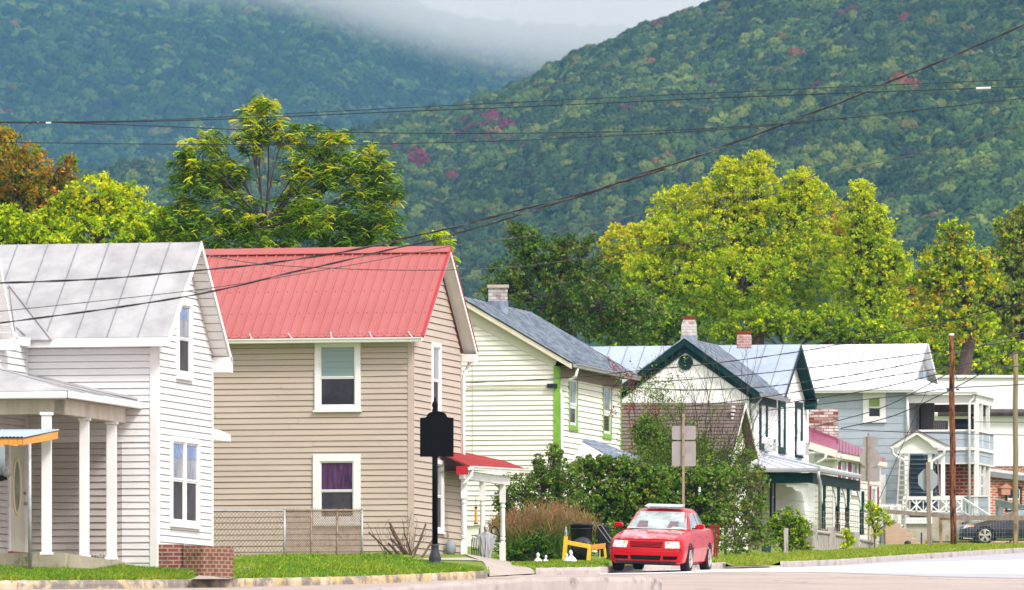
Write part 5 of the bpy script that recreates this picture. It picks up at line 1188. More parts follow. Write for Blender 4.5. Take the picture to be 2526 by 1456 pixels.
for i,(u,c) in enumerate(((2345,(.8,.6,.05)),(2351,(.05,.12,.6)),(2355,(.6,.02,.05)),(2360,(.6,.05,.25)),(2364,(.8,.6,.05)))):
    mb=MB(); mb.lathe(P(u,1276.5,324.8),[(.03,0),(.05,.03),(.045,.07+.02*(i%2)),(.01,.1)],8); mb.build('toy',mott('toy_%d'%i,c,rough=.4),bl)
AC=thing('air_conditioner',P(2290,1060,334),'old brown air conditioner standing on the upper porch','air conditioner')
mb=MB(); a=G(.75,1.2,zRail); mb.par(a+V((0,0,-.2)),-FV*.55,SV*.4,V((0,0,.62))); mb.build('case',mott('brown_case',(.14,.10,.09),(.2,.16,.14),rough=.5),AC,bevel=.02); mb=MB()
for k in range(6): mb.par(a+V((0,0,-.1))-FV*(.05+k*.08)-SV*.012,-FV*.03,SV*.01,V((0,0,.45)))
mb.build('fins',M['signback'],AC)
GR=thing('smoker_grill',G(2.0,1.4,zUp0),'black barrel smoker grill standing on the upper porch','grill')
c=G(2.0,1.4,zRail+.15); mb=MB()
mb.tube([c+FV*.42-V((0,0,0)),c-FV*.42],.34,18); mb.build('barrel',M['blackpl'],GR); mb=MB(); mb.tube([c-FV*.25+V((0,0,.25)),c-FV*.25+V((0,0,.52))],.05,8); mb.par(c-FV*.45+V((0,-.1,.42)),FV*.2,V((0,.2,0)),V((0,0,.09))); mb.build('chimney_pipe',M['black'],GR)
mb=MB(); 
for s_ in (-1,1): mb.bar(c+FV*.3*s_-V((0,0,.2)),V(((c+FV*.34*s_).x,(c+FV*.34*s_).y,zUp0)),.04)
mb.bar(c+FV*.4-SV*.34,c-FV*.4-SV*.34,.03); mb.build('stand',M['blackiron'],GR)
# ------------------------------------------------------------------ big pale building and brick annex
Yg=395
GB=thing('white_warehouse',P(2420,1250,Yg),'large blank white building with flat roof and red brick base behind the porches','building')
mb=MB(); x0=P(2290,0,Yg).x; x1=P(2900,0,Yg).x; zt=P(0,932,Yg).z; z1=P(0,1150,Yg).z; z0=YG(Yg,2400)-1
mb.box(x0,x1,Yg,Yg+12,z1,zt); mb.build('wall',mott('warehouse_white',(.80,.79,.80),(.76,.75,.77),scale=.5,rough=.6),GB)
mb=MB(); mb.box(x0+.01,x1,Yg+.03,Yg+11.9,z0,z1); mb.build('brick_base',brickmat('orange_brick',(.46,.09,.04),(.36,.06,.03),(.5,.4,.33),(1,0),bw=.3,bh=.11,mortar=.02),GB)
mb=MB(); mb.box(x0-.1,x1,Yg-.12,Yg+12.1,zt,zt+.12); mb.build('coping',M['white'],GB)
mb=MB(); mb.tube([P(2312,1018,Yg-.3),P(2900,1019,Yg-.3)],.17,8); mb.build('dark_pipe',mott('pipe_dark',(.06,.045,.05),(.12,.10,.10),scale=2,rough=.6),GB); mb=MB(); mb.tube([P(2302,1020,Yg-.3),P(2313,1020,Yg-.3)],.19,8); mb.build('pipe_end',M['white'],GB)
AN=thing('brick_annex',P(2490,1290,352),'red brick annex with grey sloping roof and a dark window at the right edge','building')
hN=House(2462,352); wN=Wall(hN.C,V((.86,.51,0)).normalized(),V((.51,-.86,0)).normalized())
z0=YG(352,2462)-1; zt=P(0,1165,352).z
m_an=brickmat('annex_brick',(.50,.13,.06),(.40,.08,.04),(.60,.46,.38),(.86,.51),bw=.3,bh=.11,mortar=.022,c3=(.30,.06,.04))
mb=MB(); wN.box(mb,-2,8,z0,zt,-4,0); mb.build('wall',m_an,AN)
mb=MB(); p0=wN.pt(-2.2,zt+.28,.3); mb.par(p0-V((0,0,.2)),wN.d*10+V((0,0,-.9)),wN.n*-4,V((0,0,.2))); mb.build('roof',M['rusty_tin'],AN); mb=MB(); mb.par(p0-V((0,0,.34)),wN.d*10+V((0,0,-.9)),wN.n*.05,V((0,0,.22))); mb.build('fascia',mott('grey_fascia',(.16,.17,.18),(.22,.23,.24),rough=.6),AN)
a=wN.a(2497); 
window(wN,AN,az=(a-.35,a+.45,wN.z(2497,1262),wN.z(2497,1200)),cw=.09,frame='blackiron',top='gl_dark',bot='gl_dark',sill=False)
for u,v in ((2475,1212),):
    mb=MB(); a=wN.a(u); z=wN.z(u,v); wN.box(mb,a-.22,a+.22,z-.16,z+.12,0,.2); mb.prism([wN.pt(a-.3,z+.12,.24),wN.pt(a,z+.32,.24),wN.pt(a+.3,z+.12,.24)],-wN.n*.24); mb.build('birdhouse',mott('birdhouse_pink',(.50,.26,.18),(.42,.2,.14),rough=.8),AN)
mb=MB(); a=wN.a(2489); mb.lathe(wN.pt(a,wN.z(2489,1212),.12),[(.02,0),(.1,.06),(.08,.16),(.02,.2)],8); mb.build('red_ornament',M['red_dark'],AN,smooth=True)
# grey sloping handrail near the annex
HR=thing('grey_handrail',P(2460,1310,335),'grey wooden handrail sloping down beside the brick annex','railing')
mb=MB(); Y=322; mb.bar(P(2457,1240,Y),P(2560,1262,Y-2),.08,.26); 
for u in (2461,2470,2540): mb.bar(P(u,1242,Y),P(u,1320,Y),.14)
mb.build('rail',mott('grey_paint',(.22,.24,.25),(.28,.30,.31),rough=.7),HR)
# ------------------------------------------------------------------ signs on posts, poles
def roundrect(u0,v0,u1,v1,Y,r=4):
    pts=[]
    for cx,cy,a0 in ((u1-r,v0+r,-90),(u1-r,v1-r,0),(u0+r,v1-r,90),(u0+r,v0+r,180)):
        for a in (0,30,60,90): pts.append(P(cx+r*math.cos(R(a0+a)),cy+r*math.sin(R(a0+a)),Y))
    return pts
def signpost(label,u,vt,vb,Y,plates,w=.055,mat='galv',pm='signback',wood=False,tilt=0):
    gy=P(u,vb,Y); s=thing('road_sign',gy,label,'sign')
    mb=MB(); t=P(u-tilt,vt,Y)
    b=V((gy.x,gy.y,gy.z-.15))
    if wood: mb.bar(b,t,w,w)
    else:
        mb.bar(b,t,w,w*.5)
        for k in range(18): p=lerp(b,t,(k+.5)/18); mb.tube([p-V((0,w*.26,0)),p-V((0,w*.32,0))],.009,5)
    mb.build('post',M[mat],s)
    for pl in plates:
        mb=MB(); yy=Y+.05
        if pl[0]=='r': mb.prism(roundrect(*pl[1:],yy),(0,.006,0))
        else:
            _,cx,cy,r=pl; mb.prism([P(cx+r*math.cos(R(22.5+45*k)),cy+r*1.12*math.sin(R(22.5+45*k)) ,yy) for k in range(8)] if pl[0]=='o' else [P(cx+r*math.cos(R(15*k)),cy+r*math.sin(R(15*k)),yy) for k in range(24)],(0,.006,0))
        mb.build('sign_panel',M[pm],s)
    return s
signpost('two grey rectangular sign backs, small over large, on a rusty post behind the red car','x' and 1686,1021,1398,208,[('r',1657.5,1051,1716.5,1085),('r',1657.5,1089,1716.5,1150.5)],w=.06,mat='rust')
signpost('round sign back between two small square ones on a perforated post by the picket fence',2142.5,1069,1356,268,[('r',2128,1078,2166,1104),('c',2146,1129,26),('r',2124,1155,2170,1188)],w=.06,mat='rust')
signpost('octagonal grey stop sign back on a wooden post',2289,1138,1355,272,[('o',2289,1185,26)],w=.13,mat='oldwood',pm='signgrey',wood=True,tilt=-3) if 0 else signpost('octagonal grey stop sign back on a weathered wooden post',2293,1140,1354,272,[('o',2289,1184,26)],w=.125,mat='oldwood',pm='signgrey',wood=True,tilt=4)
def pole(name,label,u,vt,vb,Y,r0,r1,mat,tilt=0):
    s=thing(name,P(u,vb,Y),label,'utility pole'); b=P(u,vb,Y)-V((0,0,.3)); t=P(u-tilt,vt,Y)
    mb=MB(); mb.tube([lerp(b,t,k/8)+V((.012*math.sin(k*2),0,0)) for k in range(9)],[r0+(r1-r0)*k/8 for k in range(9)],14); mb.build('shaft',M[mat],s,smooth=True); return s,t
pA,tA=pole('utility_pole','reddish brown wooden utility pole with white cap on the right lawn',2352,828,1350,278,.105,.083,'pole',tilt=5)
mb=MB(); mb.tube([tA+V((0,0,.0)),tA+V((0,0,.07))],.092,12); mb.build('cap',M['white'],pA)
mb=MB()
for (u,v) in ((2336,858),(2360,852),(2339,962),(2362,961),(2343,1010)): p=P(u,v,277.9); mb.tube([p-V((.05,0,0)),p+V((.05,0,0))],.03,6)
mb.tube([P(2356,905,277.8),P(2375,910,277.8),P(2370,922,277.8),P(2352,916,277.8)],.012,5); mb.tube([P(2355,920,277.8),P(2362,940,277.8),P(2376,937,277.8),P(2384,930,277.8)],.012,5); mb.build('insulators',M['blackiron'],pA)
pB,tB=pole('utility_pole','greyish weathered wooden pole at the right edge with curved conduit',2505,870,1345,300,.10,.085,'pole2',tilt=0)
mb=MB(); mb.tube([P(2490,890,300),P(2495,872,300),P(2510,863,300),P(2522,868,300),P(2528,880,300)],.018,6); mb.build('conduit',M['wire_gr'],pB)
# low post at left of the picket fence
WP=thing('wooden_post',P(1939,1362,238),'short square grey wooden post standing in the grass','post'); mb=MB(); mb.bar(P(1939,1364,238),P(1939,1303,238),.12,.12); mb.build('shaft',M['greywood'],WP)
# ------------------------------------------------------------------ picket fence in front of the green-trim house
PF=thing('board_fence',P(2080,1358,256),'weathered grey board fence with thick posts and pipe rail','fence')
fp=[(2008,1294,1362,251),(2050,1300,1362,254),(2083,1302,1360,257),(2111,1312,1360,259.5),(2155,1317,1360,263)]
for u,vt,vb,Y in fp:
    mb=MB(); w=.12 if u!=2050 else .15; mb.bar(P(u+2,vb+3,Y),P(u,vt,Y),w*2,w*1.6); mb.build('post',M['greywood'],PF,bevel=.02)
mb=MB(); rl=[P(1975,1299,249),P(2008,1311,251.2),P(2050,1317,254.2),P(2083,1324,257.2),P(2111,1330,259.7),P(2155,1340,263.2)]; mb.tube(rl,.055,8); mb.build('pipe_rail',M['greywood'],PF,smooth=True)
mb=MB(); rs=random.Random(9)
for (u0,_,_,Y0),(u1,_,_,Y1),r0p,r1p in zip(fp[:-1],fp[1:],rl[1:-1],rl[2:]):
    n=max(3,int((u1-u0)/6))
    for k in range(n):
        t0=(k+.05)/n; t1=(k+.93)/n; a=lerp(r0p,r1p,t0); b=lerp(r0p,r1p,t1); zz=YG((Y0+Y1)/2,u0)-.1; jj=rs.uniform(-.04,.02)
        mb.add([V((a.x,a.y,zz)),V((b.x,b.y,zz)),b+V((0,0,jj-.05)),a+V((0,0,jj-.05)),V((a.x,a.y+.03,zz)),V((b.x,b.y+.03,zz)),b+V((0,.03,jj-.05)),a+V((0,.03,jj-.05))],[(0,1,2,3),(4,7,6,5),(3,2,6,7),(0,3,7,4),(1,5,6,2)])
mb.build('boards',M['greywood'],PF)
mb=MB(); 
for k in range(34):
    u=1985+k*5.2; Y=250+(u-1985)/170*13; mb.tube([P(u,1262,Y),P(u,1318,Y)],.005,3)
for v in (1262,1276,1290,1304): mb.tube([P(1985,v,250),P(2158,v+3,263)],.005,3)
mb.build('wire_mesh',M['rust'],PF)
# ------------------------------------------------------------------ rail and wire fence before the black car
RF=thing('rail_fence',P(2400,1350,300),'long weathered rail fence with wire mesh in front of the black car','fence')
mb=MB(); mb.bar(P(2185,1262,296),P(2350,1274,296),.07,.14); mb.bar(P(2318,1277,296.2),P(2700,1279,296.2),.07,.16); mb.bar(P(2410,1296,296.4),P(2500,1268,296.4),.06,.12); mb.build('rail',M['oldwood'],RF)
for u in (2320,2505,2530):
    mb=MB(); mb.bar(P(u+1,1345,296.5),P(u,1264 if u>2400 else 1272,296.5),.11); mb.build('post',mott('tan_post',(.42,.28,.17),(.32,.20,.11),scale=8,rough=.9,stretch=(2,2,.3)),RF)
mb=MB()
for k in range(62): u=2170+k*7.2; mb.tube([P(u,1275,296.7),P(u,1337,296.7)],.0045,3,cap=False)
for v in (1284,1294,1304,1314,1324,1334): mb.tube([P(2170,v,296.7),P(2620,v,296.7)],.0035,3,cap=False)
mb.build('wire_mesh',M['galv'],RF)
# ------------------------------------------------------------------ overhead cables
def smooth_pts(pts,n=6):
    """Catmull-Rom through (u,v,Y) points"""
    p=[np.array(q,float) for q in pts]; p=[2*p[0]-p[1]]+p+[2*p[-1]-p[-2]]; out=[]
    for i in range(1,len(p)-2):
        for k in range(n):
            t=k/n; out.append(.5*((2*p[i])+(-p[i-1]+p[i+1])*t+(2*p[i-1]-5*p[i]+4*p[i+1]-p[i+2])*t*t+(-p[i-1]+3*p[i]-3*p[i+1]+p[i+2])*t**3))
    out.append(p[-2]); return out
def cable(label,pts,r_px=.9,twist=0,mat='wire',Y=(150,150),bits=()):
    n=len(pts); r_px=r_px*(1.3 if not twist else 1.1)
    q=[(u,v,Y[0]+(Y[1]-Y[0])*i/(n-1)) for i,(u,v) in enumerate(pts)]
    s=smooth_pts(q); w=[P(*a) for a in s]; mid=w[len(w)//2]
    o=bpy.data.objects.new('overhead_cable',None) if bits or twist else None
    mb=MB()
    if twist:
        # resample evenly, wind two strands round each other
        L=[0]
        for a,b in zip(w[:-1],w[1:]): L.append(L[-1]+(b-a).length)
        tot=L[-1]; m=int(tot/(.045*twist)); pos=[]
        for k in range(m+1):
            d=tot*k/m; i=min(np.searchsorted(L,d,'right')-1,len(w)-2); pos.append(lerp(w[i],w[i+1],(d-L[i])/(L[i+1]-L[i]+1e-9)))
        rr=r_px/F*Y[0]
        COL.objects.link(o); o.location=mid; tag(o,label,'power cable')
        for ph,mm in ((0,mat),(math.pi,'wire_gr')):
            mb=MB(); pts3=[]
            for k,p in enumerate(pos):
                t=(pos[min(k+1,m)]-pos[max(k-1,0)]).normalized(); a=t.cross(V((0,1,0))).normalized(); b=t.cross(a)
                g_=k*2*math.pi/8+ph; pts3.append(p+(a*math.cos(g_)+b*math.sin(g_))*rr*.55)
            mb.tube(pts3,rr*.6,4); mb.build('strand',M[mm],o)
        return o
    mb.tube(w,[r_px/F*a[2] for a in s],5)
    if bits:
        COL.objects.link(o); o.location=mid; tag(o,label,'power cable'); mb.build('wire',M[mat],o)
        for (u0,u1,rp,mm,nm) in bits:
            seg=[P(*a) for a in s if min(u0,u1)<=a[0]<=max(u0,u1)]
            i=np.argmin([abs(a[0]-(u0+u1)/2) for a in s]); d=(w[min(i+1,len(w)-1)]-w[max(i-1,0)]).normalized(); c=w[i]; h=abs(u1-u0)/2/F*s[i][2]
            mb=MB(); mb.tube([c-d*h,c+d*h],rp/F*s[i][2],8); mb.build(nm,M[mm],o)
        return o
    o=mb.build('overhead_cable',M[mat],loc=mid); return tag(o,label,'power cable')
cable('thick twisted cable rising to the upper right corner, upper of the pair',[(2680,-10),(2526,60),(2400,118),(2200,200),(2080,250),(1950,300),(1750,375),(1600,425),(1450,475),(1300,513),(1150,553),(1000,588),(850,621),(650,651),(480,668),(250,688),(0,698),(-200,700)],2.3,twist=4.2,Y=(150,150))
cable('thick twisted cable just below its twin, crossing the red roof to the left edge',[(1640,417),(1450,478),(1300,524),(1110,582),(1000,607),(850,643),(700,677),(520,720),(300,757),(0,797),(-200,822)],2.1,twist=4.2,Y=(151,150))
cable('thin black cable along the hills with a white splice near the right edge',[(-200,300),(0,303),(150,303),(400,299),(700,288),(1000,275),(1263,265),(1700,245),(2000,233),(2300,222),(2700,208)],.95,Y=(150,150),bits=[(105,118,2.2,'lamp_w','splice'),(2420,2456,2.6,'lamp_w','splice'),(88,94,4,'wire_gr','clamp')])
cable('topmost thin black cable running nearly level across the hills',[(-200,301),(300,299),(700,281),(1000,266),(1263,253),(1700,232),(2100,214),(2700,188)],.7,Y=(152,152))
cable('thin black cable with two dark clamps crossing mid-height of the hills',[(150,303),(400,312),(650,322),(950,328),(1263,329),(1700,320),(2080,292),(2300,268),(2700,222)],.8,Y=(150,150),bits=[(2074,2088,2.4,'wire','clamp'),(2256,2270,2.4,'wire','clamp')])
cable('lowest of the level cables, crossing the tall tree above the red roof',[(-200,348),(0,351),(300,355),(700,357),(1000,354),(1263,347),(1500,336),(1750,322),(2000,302)],.75,Y=(151,151))
cable('thin cable crossing the crown of the yellow-green tree, upper of two',[(2700,255),(2526,307),(2300,371),(2000,436),(1750,488),(1500,545),(1320,580),(1120,606),(900,648),(650,691),(480,716),(250,742),(0,768),(-200,785)],.8,mat='wire_gr',Y=(153,153))
cable('thin cable crossing the yellow-green tree, lower of two, down to the red roof',[(2700,306),(2526,368),(2380,425),(2150,500),(1850,570),(1600,616),(1300,655),(1120,666),(900,665),(650,652),(480,624)],.8,mat='wire_gr',Y=(153,190))
cable('twisted cable crossing the white tin roof, highest over the right-hand houses',[(2700,700),(2526,745),(2350,790),(2150,832),(2000,863),(1757,897),(1580,914),(1386,933),(1139,945)],1.15,twist=5,Y=(240,249))
cable('service cable from the top of the brown pole over the white tin roof',[(2700,812),(2526,838),(2345,864),(2077,898),(1841,925),(1595,944)],.9,Y=(278,270))
cable('twisted cable from the brown pole to the green-trim house, second below the pole top',[(2700,770),(2526,820),(2345,874),(2139,919),(1971,944),(1864,956),(1685,962),(1505,951),(1386,943),(1366,950)],1.15,twist=6,Y=(278,250))
cable('twisted cable leaving the brown pole at mid-height across the blue-grey wall',[(2700,830),(2526,868),(2343,905),(2193,928),(2004,960),(1850,985),(1670,1006)],1.1,twist=6,Y=(278,262))
cable('thin cable sagging from the brown pole to the painted brick chimney',[(2345,915),(2166,958),(2015,983),(1900,1000)],.9,Y=(278,280))
cable('thin cable from the brown pole below the porch roof towards the green-trim house',[(2700,925),(2526,948),(2345,958),(2234,975),(2071,992),(1895,1012)],.85,Y=(278,276))
cable('black service cable dropping from the brown pole to the blue-grey wall, upper',[(2345,918),(2193,999),(2071,1037),(2010,1052)],.9,Y=(278,300))
cable('black service cable running from the grey pole down to the blue-grey wall',[(2503,863),(2440,909),(2345,962),(2204,1026),(2074,1057)],1.0,Y=(300,300))
cable('thin level cable passing in front of the balcony',[(2700,1078),(2526,1074),(2248,1067),(2071,1059)],.7,Y=(300,305))
cable('thin level cable across the porch posts at the right edge',[(2700,1043),(2526,1042),(2404,1041)],.6,Y=(300,310))
cable('short cable between the two utility poles',[(2700,900),(2504,904),(2362,907)],.8,Y=(300,278))
cable('grey guy wire slanting down from the brown pole to the lawn',[(2340,852),(2265,1010),(2188,1188),(2150,1275)],.6,mat='wire_gr',Y=(278,292))
cable('thin black wire dangling down at the far left above the orange tree',[(94,303),(70,308),(45,340),(30,400),(18,460)],.6,Y=(150,150))
# ------------------------------------------------------------------ foliage
lm=leafmat('leaves',trans=.32,rough=.55,spec=.12); lm_hill=leafmat('hill_leaves',trans=0,rough=.8,spec=.1,instancer=True); lm_grass=leafmat('grass_blades',trans=.35,rough=.6)
def unit(n):
    a=rng.normal(size=(n,3)); return a/np.linalg.norm(a,axis=1,keepdims=True)
def cards(C,size,cols,wid=.55,up=.35,droop=0):
    """one rhombic leaf per centre"""
    n=len(C); nrm=unit(n)+np.array([0,-.15,up]); nrm/=np.linalg.norm(nrm,axis=1,keepdims=True)
    t=np.cross(nrm,unit(n)); t/=np.linalg.norm(t,axis=1,keepdims=True)+1e-9
    t[:,2]-=droop; t/=np.linalg.norm(t,axis=1,keepdims=True)
    b=np.cross(nrm,t); s=(size*rng.uniform(.45,1.6,n))[:,None]
    vs=np.stack([C-t*s*.5,C+b*s*wid*.5-t*s*.05,C+t*s*.5,C-b*s*wid*.5-t*s*.05],1).reshape(-1,3)
    f=np.arange(n*4).reshape(n,4); return vs,f,np.repeat(cols,4,0)
def pick(pal,n):
    w=np.array([p[1] for p in pal],float); w/=w.sum(); c=np.array([p[0] for p in pal]); return c[rng.choice(len(pal),n,p=w)]
def crown_points(lobes,Y,n,clump_px,deep=.75,edge=.5,spray=.22):
    """leaf centres grouped in clumps spread through the lobes; returns centres, clump index, clump centres"""
    ar=np.array([l[2]*l[3] for l in lobes],float); CC=[];
    for l,a in zip(lobes,ar):
        u,v,ru,rv=l[:4]; dy=l[4] if len(l)>4 else rng.uniform(-.5,.5)*ru/F*Y*.8
        Yc=Y+dy; c=np.array(P(u,v,Yc)); k=Yc/F; nc=max(4,int(2.6*a*3.14/(clump_px**2)))
        d=unit(nc); r=(edge+(1-edge)*rng.random(nc)**.6)[:,None]
        CC.append(c+d*r*np.array([ru*k,ru*k*deep,rv*k]))
        ns=int(nc*spray); d=unit(ns); d[:,2]=np.abs(d[:,2])*1.1-.25; r=rng.uniform(1.0,1.32,(ns,1)); CC.append(c+d*r*np.array([ru*k,ru*k*deep,rv*k]))
    CC=np.concatenate(CC); nc=len(CC); idx=rng.integers(0,nc,n); cr=clump_px/F*Y*rng.uniform(.45,1.0,nc)
    off=unit(n)*(rng.random(n)**.45)[:,None]; off[:,2]*=.8
    return CC[idx]+off*cr[idx][:,None],idx,CC
def clump_colours(idx,nc,pal,var=.22,lv=.14):
    base=pick(pal,nc)*rng.uniform(1-var,1+var,(nc,1)); c=base[idx]
    sw=rng.random(len(idx))<.30; c[sw]=pick(pal,int(sw.sum()))
    return np.clip(c*rng.uniform(1-lv,1+lv,(len(idx),1)),0.002,.9)
def limb(mb,a,b,r0,r1,bend=.12,n=5,sides=5):
    a=V(a);b=V(b); L=(b-a).length; pts=[];rs=[]
    o=V((random.uniform(-1,1),random.uniform(-1,1),random.uniform(.2,1)))*bend*L
    for k in range(n+1): t=k/n; pts.append(a.lerp(b,t)+o*(4*t*(1-t))*.5); rs.append(r0+(r1-r0)*t)
    mb.tube(pts,rs,sides,cap=False); return pts
def tree(name,label,u,vb,Y,lobes,pal,n,leaf_px,clump_px=16,trunk=.3,spray=.22,fork=None,bark='bark',cat='tree',group=None,deep=.75,edge=.5,tips=None,wid=.55,twig=.35,fronds=False,droop=0,parts=('trunk','crown')):
    base=P(u,vb,Y); x=base.x; base.z=min(base.z,YG(Y,u)) if vb is None else base.z
    o=thing(name,base,label,cat,group)
    C,idx,CC=crown_points(lobes,Y,n,clump_px,deep,edge,spray)
    col=clump_colours(idx,len(CC),pal)
    if tips:
        pal2,p=tips; z0,z1=C[:,2].min(),C[:,2].max(); h=(CC[:,2]-z0)/(z1-z0); rnd=rng.random(len(CC)); on=(rnd<p*h**1.5)[idx]; col[on]=pick(pal2,int(on.sum()))*rng.uniform(.85,1.15,(int(on.sum()),1))
    s=leaf_px/F*Y
    if fronds: vs,f,cc=frond_cards(C,s,col)
    else: vs,f,cc=cards(C,s,col,wid=wid,droop=droop)
    npmesh(parts[1],vs,f,lm,o,cols=cc)
    mb=MB(); fk=P(*(fork or (u,min(l[1] for l in lobes)+.75*(max(l[1]+l[3] for l in lobes)-min(l[1]-l[3] for l in lobes)))),Y)
    limb(mb,base-V((0,0,.3)),fk,trunk,trunk*.75,.04,6,8)
    for l in lobes:
        c=P(l[0],l[1]+l[3]*.1,Y+(l[4] if len(l)>4 else 0)); top=P(l[0],l[1]-l[3]*.55,Y+(l[4] if len(l)>4 else 0)); r=trunk*.40*min(1,(l[2]*l[3])**.5/100+.15)
        q=limb(mb,fk,c,max(r,.03),r*.5,.10,6,6); limb(mb,q[-1],top,r*.5,r*.15,.06,5,5)
        near=CC[np.argsort(np.linalg.norm(CC-np.array(c),axis=1))[:max(6,int(len(CC)*twig/len(lobes)))]]
        for p in near[::1]: limb(mb,q[random.randint(2,6)],V(p),r*.22,.008,.12,4,4)
    mb.build(parts[0],M[bark],o,smooth=True,fix=False)
    return o
# pinnate fronds for the walnut
def frond_cards(C,L,col):
    T=[];
    for k in range(9):
        t=k/9; x=t; z=-.45*t*t
        for sg in (-1,1):
            a=np.array([x,0,z]); dirv=np.array([.35,sg*.55,-.55]); ln=.36*(1-.35*abs(t-.45)); tip=a+dirv*ln; wv=np.array([.055,0,.02]); m=(a+tip)/2
            T.append([a,m+wv,tip,m-wv])
    T=np.array(T).reshape(-1,3); n=len(C); m=len(T)
    yaw=rng.uniform(0,2*np.pi,n); pt=rng.uniform(-.5,.5,n); s=L*rng.uniform(.7,1.25,n); roll=rng.uniform(-.5,.5,n)
    X,Yy,Z=T[:,0],T[:,1],T[:,2]
    Y1=Yy[None]*np.cos(roll)[:,None]-Z[None]*np.sin(roll)[:,None]; Z1=Yy[None]*np.sin(roll)[:,None]+Z[None]*np.cos(roll)[:,None]
    X2=X[None]*np.cos(pt)[:,None]-Z1*np.sin(pt)[:,None]; Z2=X[None]*np.sin(pt)[:,None]+Z1*np.cos(pt)[:,None]
    X3=X2*np.cos(yaw)[:,None]-Y1*np.sin(yaw)[:,None]; Y3=X2*np.sin(yaw)[:,None]+Y1*np.cos(yaw)[:,None]
    vs=C[:,None,:]+np.stack([X3,Y3,Z2],-1)*s[:,None,None]; vs=vs.reshape(-1,3)
    cc=np.repeat(col,m,0)*np.repeat(rng.uniform(.85,1.15,(n*m//4,1)),4,0)
    return vs,np.arange(n*m).reshape(-1,4),cc
DG=(.05,.115,.012); MG=(.13,.25,.014); LG=(.33,.48,.012); YG_=(.62,.68,.014); YE=(.70,.56,.02); OR=(.60,.26,.02); BR_=(.26,.14,.02); OL=(.22,.27,.07); RD=(.32,.03,.02)
# --- left group
tree('orange_tree','rounded tree turning orange brown at the far left behind the white house',20,800,330,[(10,430,80,105,0),(70,420,60,70,-2),(0,350,40,45,0),(130,470,60,60,1),(165,420,28,34,0),(60,520,120,70,0)],[(BR_,2),((.42,.28,.02),3),(MG,2),((.26,.30,.02),3),(OR,2)],15000,9,17,.3)
tree('bright_tree','bright yellow-green maple behind the grey tin roof',230,760,290,[(235,490,70,62,0),(300,510,66,62,1),(170,540,70,55,0),(330,560,50,50,0),(240,580,110,50,-1),(110,570,50,50,0)],[(LG,4),(YG_,4),(MG,2),(DG,.7)],17000,9,15,.25,tips=([(YG_,3),(YE,1)],.5))
tree('yellow_shrub_tree','small yellow-green tree at the left edge just above the tin roof',40,720,265,[(30,560,55,50,0),(0,590,50,50,0),(85,590,45,30,0),(140,600,40,22,0)],[(YG_,4),(LG,4),(MG,1.5)],9000,8,11,.12)
tree('young_tree','small light green tree between the bright maple and the tall walnut',375,740,262,[(360,580,45,40,0),(400,560,40,48,0),(330,600,40,25,0),(440,600,40,30,0)],[(LG,3),(MG,3),(YG_,2)],7000,8,12,.12)
# --- the tall pinnate tree
W1=[(600,600,60,40,0),(680,600,50,40,-1),(730,560,55,55,0),(600,430,24,22,0),(430,590,50,30,0),(870,600,60,20,0),(640,300,55,52,0),(655,262,28,26,0),(615,350,40,35,0),(700,330,40,35,0),(500,390,60,55,0),(520,345,35,28,0),(450,400,30,25,0),(550,440,48,50,1),(480,470,60,60,0),(440,545,60,45,0),(510,570,80,50,0),(590,530,60,60,0),(780,350,60,40,0),(840,340,34,26,0),(760,430,80,60,0),(850,420,60,50,0),(920,400,38,45,0),(950,470,46,60,0),(900,520,80,70,0),(760,540,60,50,-1),(820,580,90,40,0),(940,570,60,45,0),(705,500,30,30,0)]
wt=tree('walnut_tree','tall walnut tree with feathery dark green leaves and yellow tips behind the red roof',640,780,238,W1,[(DG,4),((.08,.17,.014),5),(MG,4),(LG,2.8),(YG_,.8)],17000,16,19,.11,fork=(652,560),tips=([(YG_,3),(YE,2),(LG,2)],.55),fronds=True,twig=.18,edge=.42)
tree('sapling','thin sprig of yellow-green leaves at the right end of the red roof',1085,760,245,[(1092,598,20,30,0),(1062,578,18,10,0),(1105,640,12,26,0)],[(LG,3),(YG_,3),(MG,1)],160,20,10,.03,fork=(1090,650),fronds=True)
# --- centre: dark tree
tree('dark_tree','dark green tree with thinning reddish top behind the cream house',1370,900,335,[(1290,600,46,48,0),(1270,560,20,18,0),(1340,640,70,60,0),(1400,620,50,40,0),(1250,690,50,50,0),(1350,720,110,80,0),(1460,680,70,60,0),(1480,760,90,70,-2),(1560,790,80,60,-2),(1400,800,90,50,0),(1455,600,20,18,0),(1220,730,30,35,0)],[(DG,5),((.08,.14,.014),4),(MG,3),(OL,1.5),((.16,.05,.02),.6),((.24,.20,.02),.6)],26000,7.5,17,.28,fork=(1370,760),edge=.4)
# --- big yellow-green tree
BT=[(1870,415,36,44,0),(1800,430,40,40,0),(1745,482,42,44,0),(1680,520,70,60,2),(1860,490,90,70,0),(1978,455,38,42,0),(1990,500,60,60,0),(1640,585,46,50,0),(1760,590,110,80,0),(1920,580,110,90,0),(1680,670,110,80,1),(1830,700,140,90,-2),(1990,660,100,90,-1),(1600,690,60,60,0),(1940,760,120,60,0),(1720,770,120,60,0)]
tree('willow_tree','huge yellow-green tree towering behind the green-trim house',1865,980,430,BT,[(LG,5),((.38,.48,.014),5),(YG_,2.5),(MG,3)],125000,6.2,14,.55,fork=(1862,740),tips=([(YG_,4),((.60,.60,.02),2),(YE,.9)],.75),edge=.38,twig=.12,spray=.45)
tree('golden_tree','golden yellow tree peeping out left of the huge yellow-green one',1540,940,450,[(1530,600,45,55,0),(1600,580,40,40,0),(1560,660,60,50,0),(1510,650,30,40,0),(1620,640,50,60,0)],[(YE,3),(YG_,4),(LG,3)],15000,6.2,14,.3)
